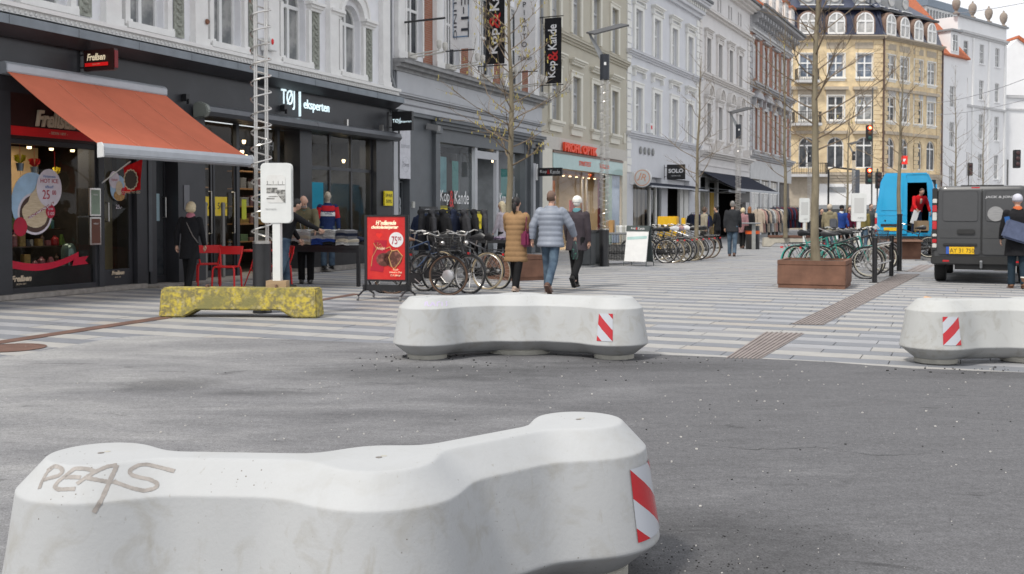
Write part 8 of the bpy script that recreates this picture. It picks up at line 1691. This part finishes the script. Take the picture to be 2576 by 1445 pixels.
FP = [('woman in a beige jacket browsing at the boutique doorway', G(1770, 632), R(70), 1.66, cloth('beige_jacket', (.30, .27, .21)), BT, 'brown', 'bob', .80), ('blonde woman in a dusty pink coat beside the man in the black coat', at(1868, 600, 43).xy.to_3d(), ST, 1.66, cloth('dusty_pink', (.30, .16, .17)), BT, 'blonde', 'bob', .70),
      ('person in a black coat standing in the dark shop doorway', at(1786, 600, 43).xy.to_3d() + Vector((.3, 0, 0)), R(-60), 1.72, JB, BT, 'black', 'short', .75), ('person with brown hair in dark clothes beyond the blonde woman', at(1885, 600, 48).xy.to_3d(), ST, 1.74, JB, BT, 'ginger', 'long', .78),
      ('person in an olive hooded parka with a grey bag, beside the planter tree', at(2087, 600, 37).xy.to_3d(), R(15), 1.74, cloth('khaki_parka', (.24, .205, .13)), DJ, 'brown', None, .76), ('man in a bright blue jacket and black cap facing the camera', at(2116, 600, 41).xy.to_3d(), PI, 1.74, cloth('royal_blue', (.025, .06, .24)), BT, 'black', None, .88),
      ('woman in a maroon coat facing the camera', at(2136, 600, 41).xy.to_3d(), PI, 1.68, cloth('maroon_wool', (.10, .012, .03)), BT, 'brown', 'long', .72), ('man in a dark grey jacket and jeans coming between the stand and the blue van', at(2189, 600, 41).xy.to_3d(), PI - R(10), 1.80, cloth('dark_grey_jacket', (.085, .08, .075)), DJ, 'brown', 'short', .84),
      ('person in a black jacket half hidden behind the planter tree', at(2066, 600, 43).xy.to_3d(), PI, 1.62, JB, BT, 'black', 'short', .86), ('person in a mustard jacket and dark jeans behind the right white stand', at(2172, 600, 40).xy.to_3d(), R(20), 1.70, cloth('mustard_jacket', (.20, .15, .05)), DJ, 'brown', 'short', .84),
      ('person in pale clothes behind the tan-coated woman at the grey shop window', at(1266, 600, 27).xy.to_3d(), R(-60), 1.70, cloth('pale_lilac', (.42, .38, .42)), BT, 'blonde', 'long', .8), ('shopper in a pink hat among the distant coat racks', at(1940, 600, 60).xy.to_3d(), PI, 1.70, cloth('dark_teal', (.05, .08, .1)), BT, 'blonde', 'short', .8),
      ('shopper in navy at the distant coat racks', at(1954, 600, 57).xy.to_3d(), R(60), 1.72, cloth('navy_wool', (.02, .03, .07)), BT, 'brown', 'short', .8), ('far passer-by in brown near the blue van tail light', at(2204, 600, 50).xy.to_3d(), PI, 1.70, cloth('dark_brown_coat', (.07, .05, .04)), BT, 'brown', 'short', .7)]
for i, (lb, p, fc, h, tp, bt_, hr, hs_, hm_) in enumerate(FP):
    kw = {}
    if 'parka' in lb: kw = dict(hood=True, bulk=1.15)
    if 'black cap' in lb: kw = dict(skin=SKIN2, hat=JB, bulk=1.1, scarf=mat('white_collar', (.7, .7, .7), .8))
    r, up, A, Hm, J, k = person(lb, p, fc, h, ((12, 6), (-12, 12)) if i % 2 else ((8, 4), (-6, 6)), ((10, 9, 15), (-10, 9, 12)), 3, (4, 0), tp, bt_, BRS if i % 2 else BS, hr, hs_, hem=hm_, **kw)
    if 'parka' in lb:
        q = MB(); q.M = Hm; q.ball((0, -.02, .01), (.10, .11, .115), 12); q.build('hood', cloth('pale_fur', (.45, .38, .30)), r, smooth=True); o = bag(r, '', cloth('grey_bag', (.10, .105, .12)), up((.12, -.17, .30)), (.26, .12, .34), name='shoulder_bag'); top_level(o, r, 'dark grey shoulder bag on the back of the olive parka', 'bag')
        w = A[1][2]; q = MB(); q.M = r.matrix_basis; q.tube([w + Vector((0, 0, -.08)), w + Vector((0, 0, -.2)), w + Vector((0, 0, -.42))], [(.01, .01), (.08, .04), (.14, .08)], 10); o = q.build('plastic_bag', mat('white_plastic', (.72, .76, .74), .4)); tag(o, 'white plastic carrier bag held by the person in the olive parka', 'bag')
# worker in the blue van
wp = at(2305, 560, 35.9); r, up, A, Hm, J, k = person('worker in a red jacket stooping in the doorway of the blue van', (wp.x, wp.y), PI - R(8), 1.74, ((10, 30), (0, 14)), ((-6, 30, 22), (28, 18, 24)), 26, (20, 0), cloth('worker_red', (.55, .012, .015)), cloth('navy_work_trousers', (.02, .03, .06)), BS, 'brown', 'short', hem=.92, bulk=1.22, z=.60)
MB().tube([up((0, .0, .02)), up((0, 0, .045))], [(.135*k, .185*k)] * 2, 16).build('reflective_band', mat('reflective_band', (.7, .68, .66), .4), r, smooth=True)
w = A[1][2]; q = MB(); q.M = r.matrix_basis @ Matrix.Translation(w + Vector((0, .03, -.06))) @ Matrix.Rotation(R(-18), 4, 'Y'); q.box(-.09, -.01, -.46, .11, .01, .0); o = q.build('paper_sheet', WHITE); tag(o, 'white paper sheet in the hand of the red-jacketed worker', 'paper')
# woman at the right edge
r, up, A, Hm, J, k = person('woman in a pale knitted hat, orange scarf and black coat at the right edge', at(2560, 600, 19.7).xy.to_3d(), ST * .5, 1.74, ((6, 4), (-6, 8)), ((6, 12, 20), (10, 10, 30)), 3, (0, 0), JB, cloth('dark_teal_jeans', (.02, .035, .05)), mat('brown_suede', (.16, .08, .045), .9), 'brown', None, hem=.62, bulk=1.2, hat=cloth('lilac_knit', (.50, .50, .56)), scarf=mat('orange_scarf', (.55, .13, .04), .9), fine=True)
for i in (0, 1): an = J[i][2]; MB().tube([an + Vector((0, 0, -.03)), an + Vector((0, 0, .10)), an + Vector((0, 0, .12))], [.055, .062, .07], 12).build('boot_shaft', MC['brown_suede'], r, smooth=True); MB().tube([an + Vector((0, 0, .115)), an + Vector((0, 0, .14))], .068, 12).build('fur_cuff', WHT, r, smooth=True)
SLT = cloth('slate_blue_canvas', (.10, .12, .19)); q = MB(); q.M = r.matrix_basis @ Matrix.Translation(up((-.06, -.24, .12))) @ Matrix.Rotation(R(18), 4, 'Y'); q.box(-.24, -.08, -.19, .24, .08, .17); o = q.build('messenger_bag', SLT, bevel=.03, smooth=True); tag(o, 'slate blue messenger bag slung behind the woman at the right edge', 'bag')
MB().tube([up((-.22, -.12, .40)), up((-.20, -.15, .25)), up((-.18, -.16, .2))], (.025, .05), 8).build('blue_strap', cloth('bright_blue', (.03, .10, .28)), r)
# mannequin behind the table
mp = W1(9.2, .15); MAN = mat('mannequin_cream', (.50, .43, .34), .5)
r, up, A, Hm, J, k = person('cream mannequin in a red, white and navy sweatshirt standing by the clothes shop window', (mp.x, mp.y), PI - R(20), 1.84, ((2, 0), (-2, 0)), ((4, 12, 10), (-4, 12, 10)), 0, (0, 0), cloth('navy_sweat', (.02, .035, .11)), DJ, BS, None, None, skin=MAN, hem=.90, bulk=1.0, fine=True, cat='mannequin', z=.08)
for o in kids(r):
    if o.name.split('.')[0] in ('eye', 'mouth'): bpy.data.objects.remove(o)
for z0, z1, m_ in ((.375, .50, cloth('sweat_red', (.55, .02, .03))), (.26, .375, WHITE)): MB().tube([up((0, 0, z0)), up((0, 0, (z0 + z1) / 2)), up((0, 0, z1))], [(.128*k, .184*k), (.130*k, .190*k), (.118*k if z1 < .4 else .10*k, .188*k)], 20).build('sweatshirt_panel', m_, r, smooth=True)
for sh, e, w, d2, s in A: MB().tube([sh.lerp(e, .05), sh.lerp(e, .95)], [.078*k, .062*k], 12).build('sleeve_panel', MC['sweat_red'], r, smooth=True)
lettering('WNSC', .1, mat('navy_ink', (.02, .03, .09), .7), r, tuple(up((0, .142, .315))), (PI/2, 0, PI), depth=.002, fit=(.20, .06))
MB().lathe([(.16, 0), (.17, .02), (.02, .04), (.015, .12)], 20).build('stand', STEEL, r)
